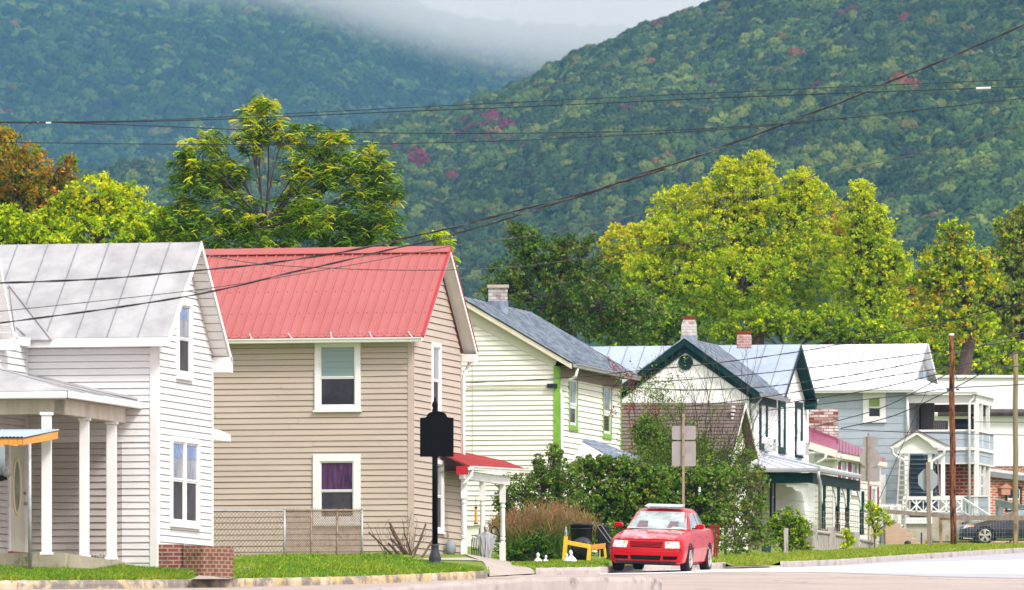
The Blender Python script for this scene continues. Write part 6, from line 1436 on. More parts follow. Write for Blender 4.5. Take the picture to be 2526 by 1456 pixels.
tree('slender_tree','tall narrow yellow-green tree right of the huge one',2130,960,425,[(2125,480,32,42,0),(2120,540,50,50,0),(2160,560,45,60,0),(2140,620,75,60,0),(2100,690,70,60,0),(2180,680,70,60,0),(2210,640,40,40,0),(2150,760,90,60,0)],[(LG,5),(YG_,4),((.22,.33,.02),3),(MG,1)],36000,6.2,13,.35,tips=([(YG_,4)],.6),edge=.45)
tree('amber_tree','amber and orange leaved tree between the two yellow-green crowns',2060,960,455,[(2050,540,50,50,0),(2070,590,40,50,0),(2240,720,55,50,0),(2230,790,60,50,0),(2290,760,40,60,0),(2300,700,30,40,0),(1880,760,50,60,0)],[(YE,3),((.60,.36,.02),3),(LG,1.5),((.20,.22,.03),1)],20000,6.2,13,.3)
tree('low_bright_tree','low rounded light green tree just above the chimneys of the green-trim house',1950,930,370,[(1840,800,50,35,0),(1900,790,55,42,0),(1970,810,60,36,0),(2040,800,60,45,0),(1790,830,40,30,0),(2110,820,50,40,0),(2180,830,60,40,0)],[(LG,5),(MG,3),((.22,.33,.02),3),(YG_,2)],26000,6,12,.2)
tree('dense_tree','mid green tree filling the gap behind the dark tree and tin roofs',1620,930,380,[(1600,800,60,60,0),(1660,790,60,50,0),(1720,820,60,50,0),(1560,760,50,50,0),(1650,850,80,30,0),(1500,820,60,40,0)],[(MG,4),(LG,2),(DG,3)],12000,7.5,13,.25)
# --- right group
tree('orange_green_tree','green tree flecked with orange leaves above the white tin roof',2370,960,400,[(2350,580,42,38,0),(2330,640,55,45,0),(2400,640,50,40,0),(2290,690,50,40,0),(2370,710,60,50,0),(2440,700,40,40,0),(2300,790,60,60,0),(2390,800,70,50,0)],[(MG,2),(LG,4),((.60,.42,.02),2),(DG,1),(YG_,2)],16000,8,13,.35,edge=.35,fork=(2400,790))
tree('olive_tree','olive green tree with bare twigs at the right edge',2510,980,410,[(2500,570,50,50,0),(2540,540,40,45,0),(2480,640,50,50,0),(2540,640,60,60,0),(2490,730,60,60,0),(2560,740,60,70,0),(2440,760,40,50,0),(2520,820,70,50,0)],[(OL,3),((.26,.30,.05),3),(LG,3),((.50,.40,.03),1.2),(MG,1)],19000,8,13,.4,edge=.35,twig=.6)
tree('bright_thicket','bright yellow-green thicket just above the flat white building',2430,1000,405,[(2330,880,60,50,0),(2400,890,60,45,0),(2470,880,60,50,0),(2540,890,60,50,0),(2600,880,50,50,0),(2280,850,40,40,0)],[(LG,4),(YG_,3),(MG,3),(DG,1)],16000,7.5,13,.15,cat='tree')
tree('dark_thicket','dark green trees low between the amber tree and the brown utility pole',2330,1000,440,[(2250,850,60,40,0),(2330,830,60,50,0),(2400,850,60,45,0),(2470,820,70,55,0),(2180,850,50,30,0),(2080,840,60,25,0),(2540,830,60,50,0)],[(DG,4),(MG,4),(OL,1)],14000,8,14,.2,cat='tree')
# ------------------------------------------------------------------ shrubs in front of the houses
tree('vine_shrub','tall leafy shrub with upright sprigs left of the vine mass',1340,1385,224,[(1340,1180,55,40,0),(1365,1120,20,30,0),(1330,1145,16,26,0),(1280,1210,50,45,0),(1240,1230,24,40,0),(1390,1180,50,50,0),(1300,1280,60,60,0),(1380,1260,70,70,0),(1330,1350,90,35,0),(1235,1290,26,40,0)],[(DG,3),(MG,3),(OL,2),((.14,.26,.02),2),((.30,.26,.03),1)],17000,6.5,12,.05,cat='shrub',edge=.3)
tree('vine_mass','dense vine-covered thicket with heart leaves below the lean-to roof',1520,1400,226,[(1450,1150,40,26,0),(1510,1150,50,28,0),(1560,1160,45,26,0),(1470,1230,70,65,0),(1560,1240,80,70,0),(1610,1190,50,40,0),(1540,1330,110,55,0),(1440,1310,50,50,0)],[(MG,3),((.13,.26,.018),3),(OL,2),(DG,3),((.36,.30,.03),.8)],22000,7.5,11,.06,cat='shrub',edge=.35,wid=.8)
tree('dark_vine_shrub','darker vine-hung shrub behind the post of the grey road signs',1690,1395,228,[(1640,1180,45,30,0),(1700,1180,55,32,0),(1760,1190,45,36,0),(1660,1250,55,55,0),(1730,1270,60,55,0),(1690,1340,90,45,0)],[(DG,3),(MG,3),(OL,2),((.15,.26,.02),2)],14000,7,11,.06,cat='shrub',edge=.35,wid=.8)
tree('roadside_shrub','wild shrub with pale stems right behind the red car',1815,1392,232,[(1800,1180,50,40,0),(1860,1190,34,45,0),(1790,1250,60,55,0),(1860,1260,38,50,0),(1810,1330,80,40,0),(1880,1320,26,30,0)],[(DG,2),(MG,3),(OL,3),((.17,.28,.02),2),((.38,.32,.03),1)],12500,6,11,.05,cat='shrub',edge=.3,bark='bark_pale')
tree('garden_bush','light green bush with trailing sprigs beside the dark bin',1945,1372,246,[(1920,1290,22,30,0),(1950,1285,28,35,0),(1975,1310,28,34,0),(1935,1330,38,34,0),(1985,1350,20,16,0),(1903,1305,14,24,0)],[(LG,4),(MG,4),(DG,2),(YG_,1)],7000,5.5,8,.03,cat='shrub',edge=.3)
tree('fence_vine','small yellow-green rose bush climbing on the board fence post',2158,1362,262,[(2145,1252,20,14,0),(2170,1268,18,18,0),(2190,1285,14,14,0),(2150,1285,14,18,0),(2165,1310,16,16,0)],[(LG,3),(YG_,3),(MG,2)],1500,6,8,.02,cat='shrub',edge=.3)
tree('fence_weed','leafy weed growing up the front of the board fence',2092,1368,254.5,[(2088,1318,10,12,0),(2098,1335,12,14,0),(2085,1350,12,12,0)],[(LG,4),(YG_,3)],600,7,7,.01,cat='plant',edge=.3)
tree('low_shrub','dark leafy low shrub in front of the ornamental grass',1310,1392,207,[(1290,1355,34,24,0),(1330,1345,26,26,0),(1262,1370,20,16,0),(1350,1372,20,14,0)],[(DG,4),(MG,3),((.09,.2,.03),2)],5500,5.5,8,.03,cat='shrub',edge=.3)
# bare-twigged shrub with small leaves in front of the green-trim house
def twiggy(name,label,u,vb,Y,tips_,r0,mat,pal,nl,leaf_px,spread=40,cat='shrub',sub=5,lw=.5):
    o=thing(name,P(u,vb,Y),label,cat); mb=MB(); ends=[]; base=P(u,vb,Y)
    for (tu,tv,du) in tips_:
        b=base+V((random.uniform(-.25,.25),random.uniform(-.3,.3),0)); e=P(tu,tv,Y+random.uniform(-1.5,1.5)); main=limb(mb,b,e,r0,r0*.18,.10,8,5)
        for k in range(sub):
            i=random.randint(2,7); p=main[i]; L=(e-b).length*random.uniform(.18,.42); d=(e-b).normalized()+V((random.uniform(-.8,.8),random.uniform(-.5,.5),random.uniform(-.1,.7))); q=p+d.normalized()*L
            s=limb(mb,p,q,r0*.35,r0*.10,.14,5,4); 
            for _ in range(3):
                p2=s[random.randint(1,5)]; d2=d.normalized()+V((random.uniform(-.9,.9),random.uniform(-.6,.6),random.uniform(-.2,.8))); q2=p2+d2.normalized()*L*random.uniform(.3,.6); limb(mb,p2,q2,r0*.16,r0*.07,.12,4,3); ends.append((q2,du)); ends.append((p2.lerp(q2,.5),du))
    mb.build('branches',M[mat],o,fix=False)
    ed=[e for e,du in ends if du>0]
    if nl and ed:
        E=np.array([tuple(e) for e in ed]); idx=rng.integers(0,len(E),nl); C=E[idx]+rng.normal(size=(nl,3))*spread/F*Y*.4
        vs,f,cc=cards(C,leaf_px/F*Y,clump_colours(idx,len(E),pal),wid=lw); npmesh('leaves',vs,f,lm,o,cols=cc)
    return o
twiggy('bare_shrub','wide half-bare shrub with tangled grey twigs in front of the green-trim house',1740,1330,240,
 [(1560,1010,1),(1585,1060,1),(1600,1000,1),(1620,960,1),(1640,1040,1),(1560,1100,1),(1575,1150,1),(1620,1110,1),(1660,1090,1),(1680,930,0),(1700,900,0),(1655,915,0),(1720,960,0),(1740,930,0),(1765,900,0),(1790,960,0),(1760,1010,0),(1850,930,0),(1840,990,0),(1870,1010,0),(1880,1080,0),(1860,1050,0),(1890,1130,0),(1900,1180,0),(1820,1040,0),(1790,1080,1),(1810,1130,1),(1840,1150,1),(1700,1040,1),(1640,1160,1),(1730,1120,1)],.022,'bark',[(MG,4),(DG,3),((.15,.24,.02),3),(LG,.6)],8500,5.5,22,sub=8)
tree('understory_shrub','dark green inner foliage of the shrub beside the round chimney house porch' if 0 else 'dark leafy shrub under the bare twigs beside the covered porch',1790,1345,243,[(1600,1080,40,46,0),(1620,1120,50,40,0),(1680,1120,50,50,0),(1730,1110,34,40,0),(1790,1150,50,40,0),(1840,1130,24,30,0),(1600,1060,40,40,0)],[(DG,2),(MG,4),(OL,2)],13000,6,10,.04,cat='shrub',edge=.3)
twiggy('red_leaf_sapling','thin sapling with dark red leaves in front of the white gable',1585,1200,246,[(1560,950,1),(1590,960,1),(1610,1000,1),(1550,1000,1),(1630,970,1)],.02,'bark',[(RD,4),((.22,.05,.02),3),((.12,.16,.03),2)],900,5.5,15,sub=5)
twiggy('red_sprig','two stray red-leaved sprigs against the blue-grey tin roof',1525,960,249,[(1500,892,1),(1535,905,1)],.012,'bark',[(RD,4),((.3,.05,.05),2)],130,4.5,9,sub=3)
# pruned stump shrub by the beige corner
def stumps():
    Y=188.5; o=thing('pruned_shrub',P(1010,1395,Y),'cut-back bare brown shrub stumps at the corner of the beige house','shrub'); mb=MB(); rs=random.Random(5)
    for k in range(26):
        u0=1005+rs.uniform(-22,22); th=k<9; ang=rs.uniform(-45,45); L=rs.uniform(60,120) if th else rs.uniform(50,130)
        e=P(u0+L*math.sin(R(ang)),1393-L*math.cos(R(ang)),Y+rs.uniform(-.6,.6)); r=rs.uniform(.022,.035) if th else .008
        s=limb(mb,P(u0,1396,Y),e,r,r*.7 if th else .004,.06,5,6)
        if not th:
            for _ in range(3): p=s[rs.randint(1,5)]; limb(mb,p,p+V((rs.uniform(-.2,.2),rs.uniform(-.1,.1),rs.uniform(.05,.35))),.005,.003,.1,3,3)
    for (a,b) in (((960,1385),(905,1290)),((960,1380),(925,1300))): limb(mb,P(*a,Y),P(*b,Y),.012,.005,.05,5,4)
    mb.build('stems',M['bark_pale'] if 0 else mott('brown_stem',(.09,.055,.04),(.15,.09,.07),scale=9,rough=.95),o,fix=False)
stumps()
# tall ornamental grass with reddish plumes
def blades(B,T,w,cols,droop=.25):
    n=len(B); d=T-B; L=np.linalg.norm(d,axis=1,keepdims=True); side=np.cross(d/L,unit(n)); side/=np.linalg.norm(side,axis=1,keepdims=True); side*=w
    m=B+d*.55+np.array([0,0,1])*L*.06; T2=T-np.array([0,0,1])*L*droop*.3
    vs=np.stack([B-side*.5,B+side*.5,m+side*.45,m-side*.45,T2],1).reshape(-1,3); k=np.arange(n)[:,None]*5
    f=np.concatenate([k+np.array([[0,1,2,3]]),k+np.array([[3,2,4,4]])]); 
    tri=np.concatenate([k+np.array([[0,1,2]]),k+np.array([[0,2,3]]),k+np.array([[3,2,4]])]); return vs,tri,np.repeat(cols,5,0)

def tallgrass():
    Y=213; o=thing('ornamental_grass',P(1340,1392,Y),'clump of ornamental grass with reddish brown plumes beside the porch','grass clump'); k=Y/F
    n=5200; bu=rng.uniform(1262,1405,n); ang=rng.normal(0,.42,n)+(bu-1335)/300; L=rng.uniform(55,148,n)*(1-.25*np.abs(bu-1350)/90)
    yy=Y+rng.uniform(-.9,.9,n); B=np.stack([(bu-UC)*k,yy,(VH-1388+rng.uniform(-6,6,n))*k],1)
    T=B+np.stack([np.sin(ang)*L*k,rng.normal(0,.25,n),np.cos(ang)*L*k],1)
    vs,f,c=blades(B,T,.018,clump_colours(np.arange(n),n,[(MG,4),((.06,.14,.02),4),((.16,.22,.04),2),((.26,.20,.06),1)]),.5); npmesh('blades',vs,f,lm_grass,o,cols=c)
    n=4200; i=rng.integers(0,len(T),n); top=T[i]; ok=(top[:,2]>(VH-1330)*k); top=top[ok]; n=len(top)
    T2=top+np.stack([rng.normal(0,14,n)*k,rng.normal(0,.1,n),rng.uniform(-6,34,n)*k],1); B2=top-np.array([0,0,8*k])
    vs,f,c=blades(B2,T2,.013,clump_colours(np.arange(n),n,[((.30,.12,.06),4),((.36,.20,.10),3),((.22,.20,.06),3)]),.2); npmesh('plumes',vs,f,lm_grass,o,cols=c)
tallgrass()
# ------------------------------------------------------------------ lawn blades (nobody could count them)
def lawn_grass(name,u0,u1,ymax,n,h,pal,bald=(),y_in=.18,lab=''):
    u=rng.uniform(u0,u1,n); y0=KY(u)+y_in; Y=y0+(np.interp(u,[a for a,_ in ymax],[b for _,b in ymax])-y0)*rng.random(n)**1.15
    keep=np.ones(n,bool)
    for (a,b,c,d) in bald: keep&=~((u>a+(Y-c)*0)&(u<b)&(Y>c)&(Y<d))
    keep&=~((u>1150)&(u<1262+70*np.clip(1-(Y-KY(u))/11,0,1))&(u>1203)&(Y<200))
    u,Y=u[keep],Y[keep]; n=len(u); x=(u-UC)/F*Y; z=lawn_z(u,Y)-.01; hh=h*np.interp(Y,[235,285],[1,.55])*rng.uniform(.4,1.5,n)*(1+.5*np.sin(x*1.7)*np.sin(Y*.9))
    B=np.stack([x,Y,z],1); T=B+np.stack([rng.normal(0,.45,n)*hh,rng.normal(0,.35,n)*hh,hh],1)
    patch=np.sin(x*.9+1)*np.sin(Y*.6)+.6*np.sin(x*2.7)*np.cos(Y*1.3); col=pick(pal,n); alt=np.array([.42,.42,.03]); w=np.clip(patch*.5+.1,0,.8)[:,None]*rng.random((n,1)); col=col*(1-w)+alt*w
    col*=rng.uniform(.75,1.25,(n,1)); vs,f,c=blades(B,T,.012+.25*h*.2,col,.3)
    o=npmesh(name,vs,f,lm_grass,cols=c,loc=B.mean(0)); tag(o,kind='stuff'); o['label']=lab; o['category']='grass'; return o
GP=[((.13,.26,.016),5),((.20,.33,.025),4),((.11,.25,.01),2),((.38,.50,.02),2)]
lawn_grass('lawn_grass',-60,520,[(-60,164),(160,164.2),(300,164.4),(400,163),(520,166)],42000,.085,GP,bald=[(470,565,0,400)],lab='short green lawn grass before the white house')
lawn_grass('lawn_grass',560,1190,[(560,176),(640,190),(1000,191),(1190,184)],48000,.075,GP,bald=[(1010,1200,182,400),(700,1010,192,400)],lab='short green grass strip before the beige house')
lawn_grass('lawn_grass',1262,1500,[(1262,200),(1500,212)],24000,.06,GP+[((.34,.34,.03),3)],lab='yellow-green grass strip before the crate')
GP2=[((.22,.34,.02),4),((.34,.42,.03),4),((.14,.26,.014),3),((.42,.38,.05),2)]
lawn_grass('verge_grass',1740,2600,[(1740,226),(1940,244),(2180,262),(2230,288),(2600,300)],90000,.10,GP2,bald=[(1790,1895,0,209)],lab='long yellow-green verge grass along the grey kerb')
# ------------------------------------------------------------------ wooded hills
def crown_mesh(seed):
    """one forest crown: a lumpy mass of leaf-sized facets"""
    r=np.random.default_rng(seed); n=1500; lob=[(np.array([0,0,.45]),.5)]+[(np.array([r.uniform(-.42,.42),r.uniform(-.42,.42),r.uniform(.25,.75)]),r.uniform(.24,.40)) for _ in range(8)]
    k=r.integers(0,len(lob),n); c=np.array([lob[i][0] for i in k]); rad=np.array([lob[i][1] for i in k])
    d=r.normal(size=(n,3)); d/=np.linalg.norm(d,axis=1,keepdims=True); d[:,2]=np.abs(d[:,2])*.95-.1
    p=c+d*(rad*(.82+.22*r.random(n)))[:,None]; nn=d+r.normal(size=(n,3))*.30; nn/=np.linalg.norm(nn,axis=1,keepdims=True)
    t=np.cross(nn,r.normal(size=(n,3))); t/=np.linalg.norm(t,axis=1,keepdims=True); b=np.cross(nn,t); s=r.uniform(.035,.085,n)[:,None]
    vs=np.stack([p-t*s-b*s*.6,p+t*s*.9-b*s,p+t*s+b*s*.7,p-t*s*.8+b*s],1).reshape(-1,3)
    # a dark inner mass so that no sky shows through
    me=bpy.data.meshes.new('forest_crown'); bm=bmesh.new(); bmesh.ops.create_icosphere(bm,subdivisions=2,radius=.52); 
    for v in bm.verts: v.co=V((v.co.x*.95,v.co.y*.95,v.co.z*.85+.42))*(.9+.12*math.sin(v.co.x*9+seed)*math.cos(v.co.y*8))
    iv=[tuple(v.co) for v in bm.verts]; ifc=[tuple(v.index for v in f.verts) for f in bm.faces]; bm.free()
    base=len(vs); me.from_pydata([tuple(a) for a in vs]+iv,[],[tuple(range(i*4,i*4+4)) for i in range(n)]+[tuple(i+base for i in f) for f in ifc]); me.materials.append(lm_hill)
    o=bpy.data.objects.new('forest_crown',me); return o
protos=[crown_mesh(s) for s in range(6)]
pc=bpy.data.collections.new('crown_kinds')
for p in protos: pc.objects.link(p)
def forest(name,label,pts,scl,cols):
    me=bpy.data.meshes.new(name); n=len(pts); L=pts.mean(0); me.vertices.add(n); me.vertices.foreach_set('co',(pts-L).astype(np.float32).ravel())
    a=me.attributes.new('scl','FLOAT_VECTOR','POINT'); a.data.foreach_set('vector',scl.astype(np.float32).ravel())
    a=me.attributes.new('rot','FLOAT_VECTOR','POINT'); rr=np.zeros((n,3)); rr[:,2]=rng.uniform(0,6.28,n); a.data.foreach_set('vector',rr.astype(np.float32).ravel())
    a=me.attributes.new('kind_i','INT','POINT'); a.data.foreach_set('value',rng.integers(0,6,n).astype(np.int32))
    a=me.attributes.new('col','FLOAT_COLOR','POINT'); a.data.foreach_set('color',np.concatenate([cols,np.ones((n,1))],1).astype(np.float32).ravel())
    me.materials.append(lm_hill)
    o=bpy.data.objects.new(name,me); COL.objects.link(o); o.location=V(L)
    ng=bpy.data.node_groups.new(name,'GeometryNodeTree'); ng.interface.new_socket('Geometry',in_out='INPUT',socket_type='NodeSocketGeometry'); ng.interface.new_socket('Geometry',in_out='OUTPUT',socket_type='NodeSocketGeometry')
    gi=ng.nodes.new('NodeGroupInput'); go=ng.nodes.new('NodeGroupOutput'); ip=ng.nodes.new('GeometryNodeInstanceOnPoints'); ci=ng.nodes.new('GeometryNodeCollectionInfo')
    ci.inputs['Collection'].default_value=pc; ci.inputs['Separate Children'].default_value=True; ci.inputs['Reset Children'].default_value=True
    def na(t,nm): x=ng.nodes.new('GeometryNodeInputNamedAttribute'); x.data_type=t; x.inputs['Name'].default_value=nm; return [s for s in x.outputs if s.enabled][0]
    L_=ng.links.new; L_(gi.outputs[0],ip.inputs['Points']); L_(ci.outputs[0],ip.inputs['Instance']); ip.inputs['Pick Instance'].default_value=True
    L_(na('INT','kind_i'),ip.inputs['Instance Index']); L_(na('FLOAT_VECTOR','rot'),ip.inputs['Rotation']); L_(na('FLOAT_VECTOR','scl'),ip.inputs['Scale']); L_(ip.outputs[0],go.inputs[0])
    m=o.modifiers.new('forest','NODES'); m.node_group=ng
    tag(o,kind='stuff'); o['label']=label; o['category']='forest'; return o
def vnoise(x,y,seed,sc):
    r=np.random.default_rng(seed); s=0
    for k in range(5):
        a,b,c,d=r.uniform(-1,1,4); p=r.uniform(0,6.28); f=(1.7**k)/sc; s=s+np.sin((x*a+y*b)*f*2+p+1.3*np.sin((x*c+y*d)*f))*(.62**k)
    return s/2
RN=[(-3500,650),(-800,560),(0,480),(330,432),(600,415),(760,380),(841,350),(884,333),(971,308),(1111,281),(1189,247),(1276,229),(1363,181),(1441,138),(1580,90),(1728,42),(1810,0),(1900,-60),(2100,-150),(2600,-330),(4200,-700),(6000,-800)]
def ridge(R_,u): return np.interp(u,[a for a,_ in R_],[b for _,b in R_])
YN0,YN1=1900.,4000.
def near_z(u,Y):
    """height of the near hill; it climbs from the valley floor to its crest and falls away behind"""
    t=(Y-YN0)/(YN1-YN0); zr=(VH-ridge(RN,u)-14)/F*YN1; x=(u-UC)/F*Y
    up=16+(zr-16)*np.clip(t,0,1)**.92; dn=np.clip(t-1,0,3); h=np.clip(zr,0,None)
    gull=vnoise(x,Y*.55,3,150)*h*.07*np.clip(4*t*(1-t),0,1)
    return np.where(t<=1,up+gull,zr-h*dn*1.2)
RF_=[(-4000,-420),(-600,-260),(0,-160),(400,-120),(800,-60),(860,-10),(930,5),(1000,26),(1100,56),(1300,88),(1450,98),(1560,104),(1700,112),(2000,160),(2600,260),(6000,500)]
YF0,YF1=4700.,8200.
def far_z(u,Y):
    t=(Y-YF0)/(YF1-YF0); zr=(VH-ridge(RF_,u)-8)/F*YF1; x=(u-UC)/F*Y
    up=16+(zr-16)*np.clip(t,0,1)**.85; gull=vnoise(x,Y*.6,9,330)*zr*.055*np.clip(4*t*(1-t),0,1); dn=np.clip(t-1,0,3)
    return np.where(t<=1,up+gull,zr-zr*dn)
m_hill=mott('forest_floor',(.02,.045,.015),(.03,.06,.02),scale=.02,rough=.95)
def hillmesh(name,fn,y0,y1,nm,us_):
    def f(U,T): Y=y0+T*(y1-y0); return (U-UC)/F*Y,Y,fn(U,Y)
    o=grid(us_,np.linspace(0,1,90),f,name,m_hill)
hillmesh('hill',near_z,YN0-40,YN1+1500,'',np.linspace(-5500,8000,220))
hillmesh('mountain',far_z,YF0-100,YF1+2500,'',np.linspace(-5500,8000,220))
HG=[((.022,.06,.02),4),((.034,.082,.024),5),((.056,.118,.03),4),((.10,.165,.035),2.6),((.03,.06,.03),2)]
def scatter(fn,umin,umax,y0,y1,n,size,vmax,redspots=(),far=False):
    u=rng.uniform(umin,umax,n*3); w=rng.random(n*3); Y=np.sqrt(y0**2+w*(y1**2-y0**2)); z=fn(u,Y); x=(u-UC)/F*Y; v=VH-z/Y*F
    keep=(v<vmax)&(v>-120); u,Y,z,x,v=[a[keep][:n] for a in (u,Y,z,x,v)]; n=len(u)
    s=size*rng.uniform(.62,1.35,n)*(1+.18*vnoise(x,Y,21,90)); sc=np.stack([s*rng.uniform(.85,1.15,n),s*rng.uniform(.85,1.15,n),s*rng.uniform(.85,1.35,n)],1)
    patch=vnoise(x,Y,33,60 if not far else 140); c=pick(HG,n); c=c*(1+.25*patch[:,None]); r=rng.random(n)
    yel=(r<.012+.02*np.clip(patch,0,1)); c[yel]=pick([((.12,.13,.03),3),((.11,.14,.03),4),((.16,.10,.035),1)],int(yel.sum()))
    rd=(r>.997); c[rd]=pick([((.11,.04,.04),2),((.18,.09,.04),2)],int(rd.sum()))
    for (cu,cv,ru,rv,p) in redspots:
        q=((u-cu)/ru)**2+((v-cv)/rv)**2<1; q&=rng.random(n)<p; c[q]=pick([((.11,.02,.045),3),((.09,.03,.04),2)],int(q.sum()))
    if not far: c=c*np.array([1.35,1.06,.85])
    return np.stack([x,Y,z-s*.25],1),sc,np.clip(c*rng.uniform(.85,1.15,(n,1)),.004,.6)
reds=[(1180,340,60,12,.5),(1165,380,36,24,.45),(1270,400,66,16,.3),(1030,430,22,22,.5),(970,400,14,16,.5),(1275,490,8,12,.7),(1550,315,14,10,.8),(1250,370,20,30,.5),(2020,265,14,8,.6),(1780,245,20,8,.4)]
p,s,c=scatter(near_z,-700,3200,YN0+500,YN1+60,50000,6.7,760,reds)
forest('hill_forest','dense green forest with a few crimson and yellow crowns on the near hill',p,s,c)
p,s,c=scatter(far_z,-500,2000,YF0+300,YF1+60,40000,13.0,640,far=True)
forest('mountain_forest','blue-green hazy forest covering the far mountain on the left',p,s,c)
# ------------------------------------------------------------------ cars
class Car:
    """local frame: x forwards, y to the car's left, z up; stations give the outline"""
    def __init__(s,name,label,loc,heading,roll,body,cabin,paint,pitch=0):
        s.o=thing(name,loc,label,'car'); s.o.rotation_euler=(0,0,0)
        s.M=Matrix.Rotation(heading,4,'Z')@Matrix.Rotation(pitch,4,'Y')@Matrix.Rotation(roll,4,'X'); s.paint=paint
        s.bv,s.bf=s.loft(body,cabin=False); s.cv,s.cf=s.loft(cabin,cabin=True)
        s.tree=BVHTree.FromPolygons([V(a) for a in s.bv],s.bf); s.ctree=BVHTree.FromPolygons([V(a) for a in s.cv],s.cf)
        s.emit('body',s.bv+s.cv,s.bf+[tuple(i+len(s.bv) for i in f) for f in s.cf],paint,smooth=True)
    def emit(s,name,vs,fs,mat,smooth=False,parent=None):
        me=bpy.data.meshes.new(name); me.from_pydata([tuple(s.M@V(a)) for a in vs],[],fs)
        bm=bmesh.new(); bm.from_mesh(me); bmesh.ops.recalc_face_normals(bm,faces=bm.faces); bm.to_mesh(me); bm.free()
        me.materials.append(mat)
        if smooth:
            me.polygons.foreach_set('use_smooth',[True]*len(me.polygons)); me.set_sharp_from_angle(angle=R(38))
        o=bpy.data.objects.new(name,me); COL.objects.link(o); o.parent=parent or s.o; return o
    def loft(s,st,cabin):
        # resample the stations finely
        xs=[a[0] for a in st]; n=46; 
        tt=np.linspace(0,1,n); X=np.interp(tt,np.linspace(0,1,len(xs)),xs)
        cols=[np.interp(tt,np.linspace(0,1,len(xs)),[a[k] for a in st]) for k in range(1,len(st[0]))]
        for c in [X]+cols:
            for _ in range(2): c[1:-1]=(c[:-2]+2*c[1:-1]+c[2:])/4
        vs=[];fs=[]
        for i in range(n):
            if cabin:
                wb,wt,zb,zt=[c[i] for c in cols]; h=zt-zb
                sec=[(wb,zb),(wb-(wb-wt)*.25,zb+h*.25),(wb-(wb-wt)*.5,zb+h*.5),(wb-(wb-wt)*.78,zb+h*.78),(wt,zb+h*.92),(wt*.9,zb+h*.985),(wt*.6,zt+.006*min(1,h)),(0,zt+.012)]
            else:
                w,zb,zt,zc=[c[i] for c in cols]; h=zt-zb
                sec=[(0,zb),(w*.85,zb),(w*.96,zb+h*.08),(w*.99,zb+h*.3),(w,zb+h*.5),(w*.995,zb+h*.68),(w*.975,zb+h*.85),(w*.94,zt-.01),(w*.86,zt+(zc-zt)*.35),(w*.6,zt+(zc-zt)*.75),(w*.3,zc-.004),(0,zc)]
            pts=[(X[i],y,z) for y,z in sec]+[(X[i],-y,z) for y,z in sec[::-1][1:]]
            vs+=pts; m=len(pts)
        for i in range(n-1):
            for k in range(m-1): fs.append((i*m+k,i*m+k+1,(i+1)*m+k+1,(i+1)*m+k))
        fs.append(tuple(range(m))); fs.append(tuple((n-1)*m+k for k in range(m))[::-1]); return vs,fs
    def patch(s,name,outline,axis,mat,cab=False,off=.006,nx=10,parent=None,smooth=True,back=.0,flat=False):
        """outline: quad corners (or polygon when flat) in the two other axes, thrown onto the body along the axis"""
        tr=s.ctree if cab else s.tree
        def cast(a,b):
            if axis=='x': o,d=V((4,a,b)),V((-1,0,0))
            elif axis=='-x': o,d=V((-4,a,b)),V((1,0,0))
            elif axis=='y': o,d=V((a,3,b)),V((0,-1,0))
            elif axis=='-y': o,d=V((a,-3,b)),V((0,1,0))
            else: o,d=V((a,b,4)),V((0,0,-1))
            h=tr.ray_cast(o,d)
            if h[0] is None: return None
            return h[0]-d*off
        c=[np.array(p,float) for p in outline]; vs=[];fs=[];ok={}
        ny=nx
        for i in range(nx+1):
            for j in range(ny+1):
                u,w=i/nx,j/ny; p=(c[0]*(1-u)+c[1]*u)*(1-w)+(c[3]*(1-u)+c[2]*u)*w
                # rounded corners
                h=cast(*p); ok[(i,j)]=len(vs) if h is not None else None
                if h is not None: vs.append(tuple(h))
        for i in range(nx):
            for j in range(ny):
                q=[ok[(i,j)],ok[(i+1,j)],ok[(i+1,j+1)],ok[(i,j+1)]]
                if None not in q: fs.append(tuple(q))
        if vs: return s.emit(name,vs,fs,mat,smooth=False,parent=parent)
    def wheel(s,x,y,r,w=.20,rim=.62,spokes=6):
        sg=1 if y>0 else -1; mb=MB(); n=28; prof=[(r*.62,-w/2),(r*.93,-w/2),(r,-w*.36),(r,w*.36),(r*.93,w/2),(r*rim,w/2)]
        vs=[];fs=[]
        for rr,o in prof:
            for k in range(n): a=2*math.pi*k/n; vs.append((x+rr*math.cos(a),y+sg*o,r+rr*math.sin(a)))
        for i in range(len(prof)-1):
            for k in range(n): fs.append((i*n+k,i*n+(k+1)%n,(i+1)*n+(k+1)%n,(i+1)*n+k))
        fs.append(tuple(range(n)))
        wo=s.emit('wheel',vs,fs,M['tyre'],parent=None)
        vs=[];fs=[]
        def ring(r0,r1,o0,o1):
            b=len(vs)
            for rr,o in ((r0,o0),(r1,o1)):
                for k in range(n): a=2*math.pi*k/n; vs.append((x+rr*math.cos(a),y+sg*o,r+rr*math.sin(a)))
            for k in range(n): fs.append((b+k,b+(k+1)%n,b+n+(k+1)%n,b+n+k))
        ring(r*rim,r*(rim-.05),w/2,w/2+.006); ring(r*(rim-.05),r*(rim-.10),w/2+.006,w/2-.03)
        for k in range(spokes):
            a=2*math.pi*k/spokes+.3; b=len(vs); da=.26
            for (rr,dd,o) in ((r*.10,.9,w/2-.0),(r*(rim-.07),da,w/2-.005)):
                for q in (-dd,dd): vs.append((x+rr*math.cos(a+q),y+sg*o,r+rr*math.sin(a+q)))
            fs.append((b,b+1,b+3,b+2))
        b=len(vs)
        for k in range(12): a=2*math.pi*k/12; vs.append((x+r*.15*math.cos(a),y+sg*(w/2+.008),r+r*.15*math.sin(a)))
        fs.append(tuple(b+k for k in range(12)))
        s.emit('rim',vs,fs,M['alloy'],parent=wo)
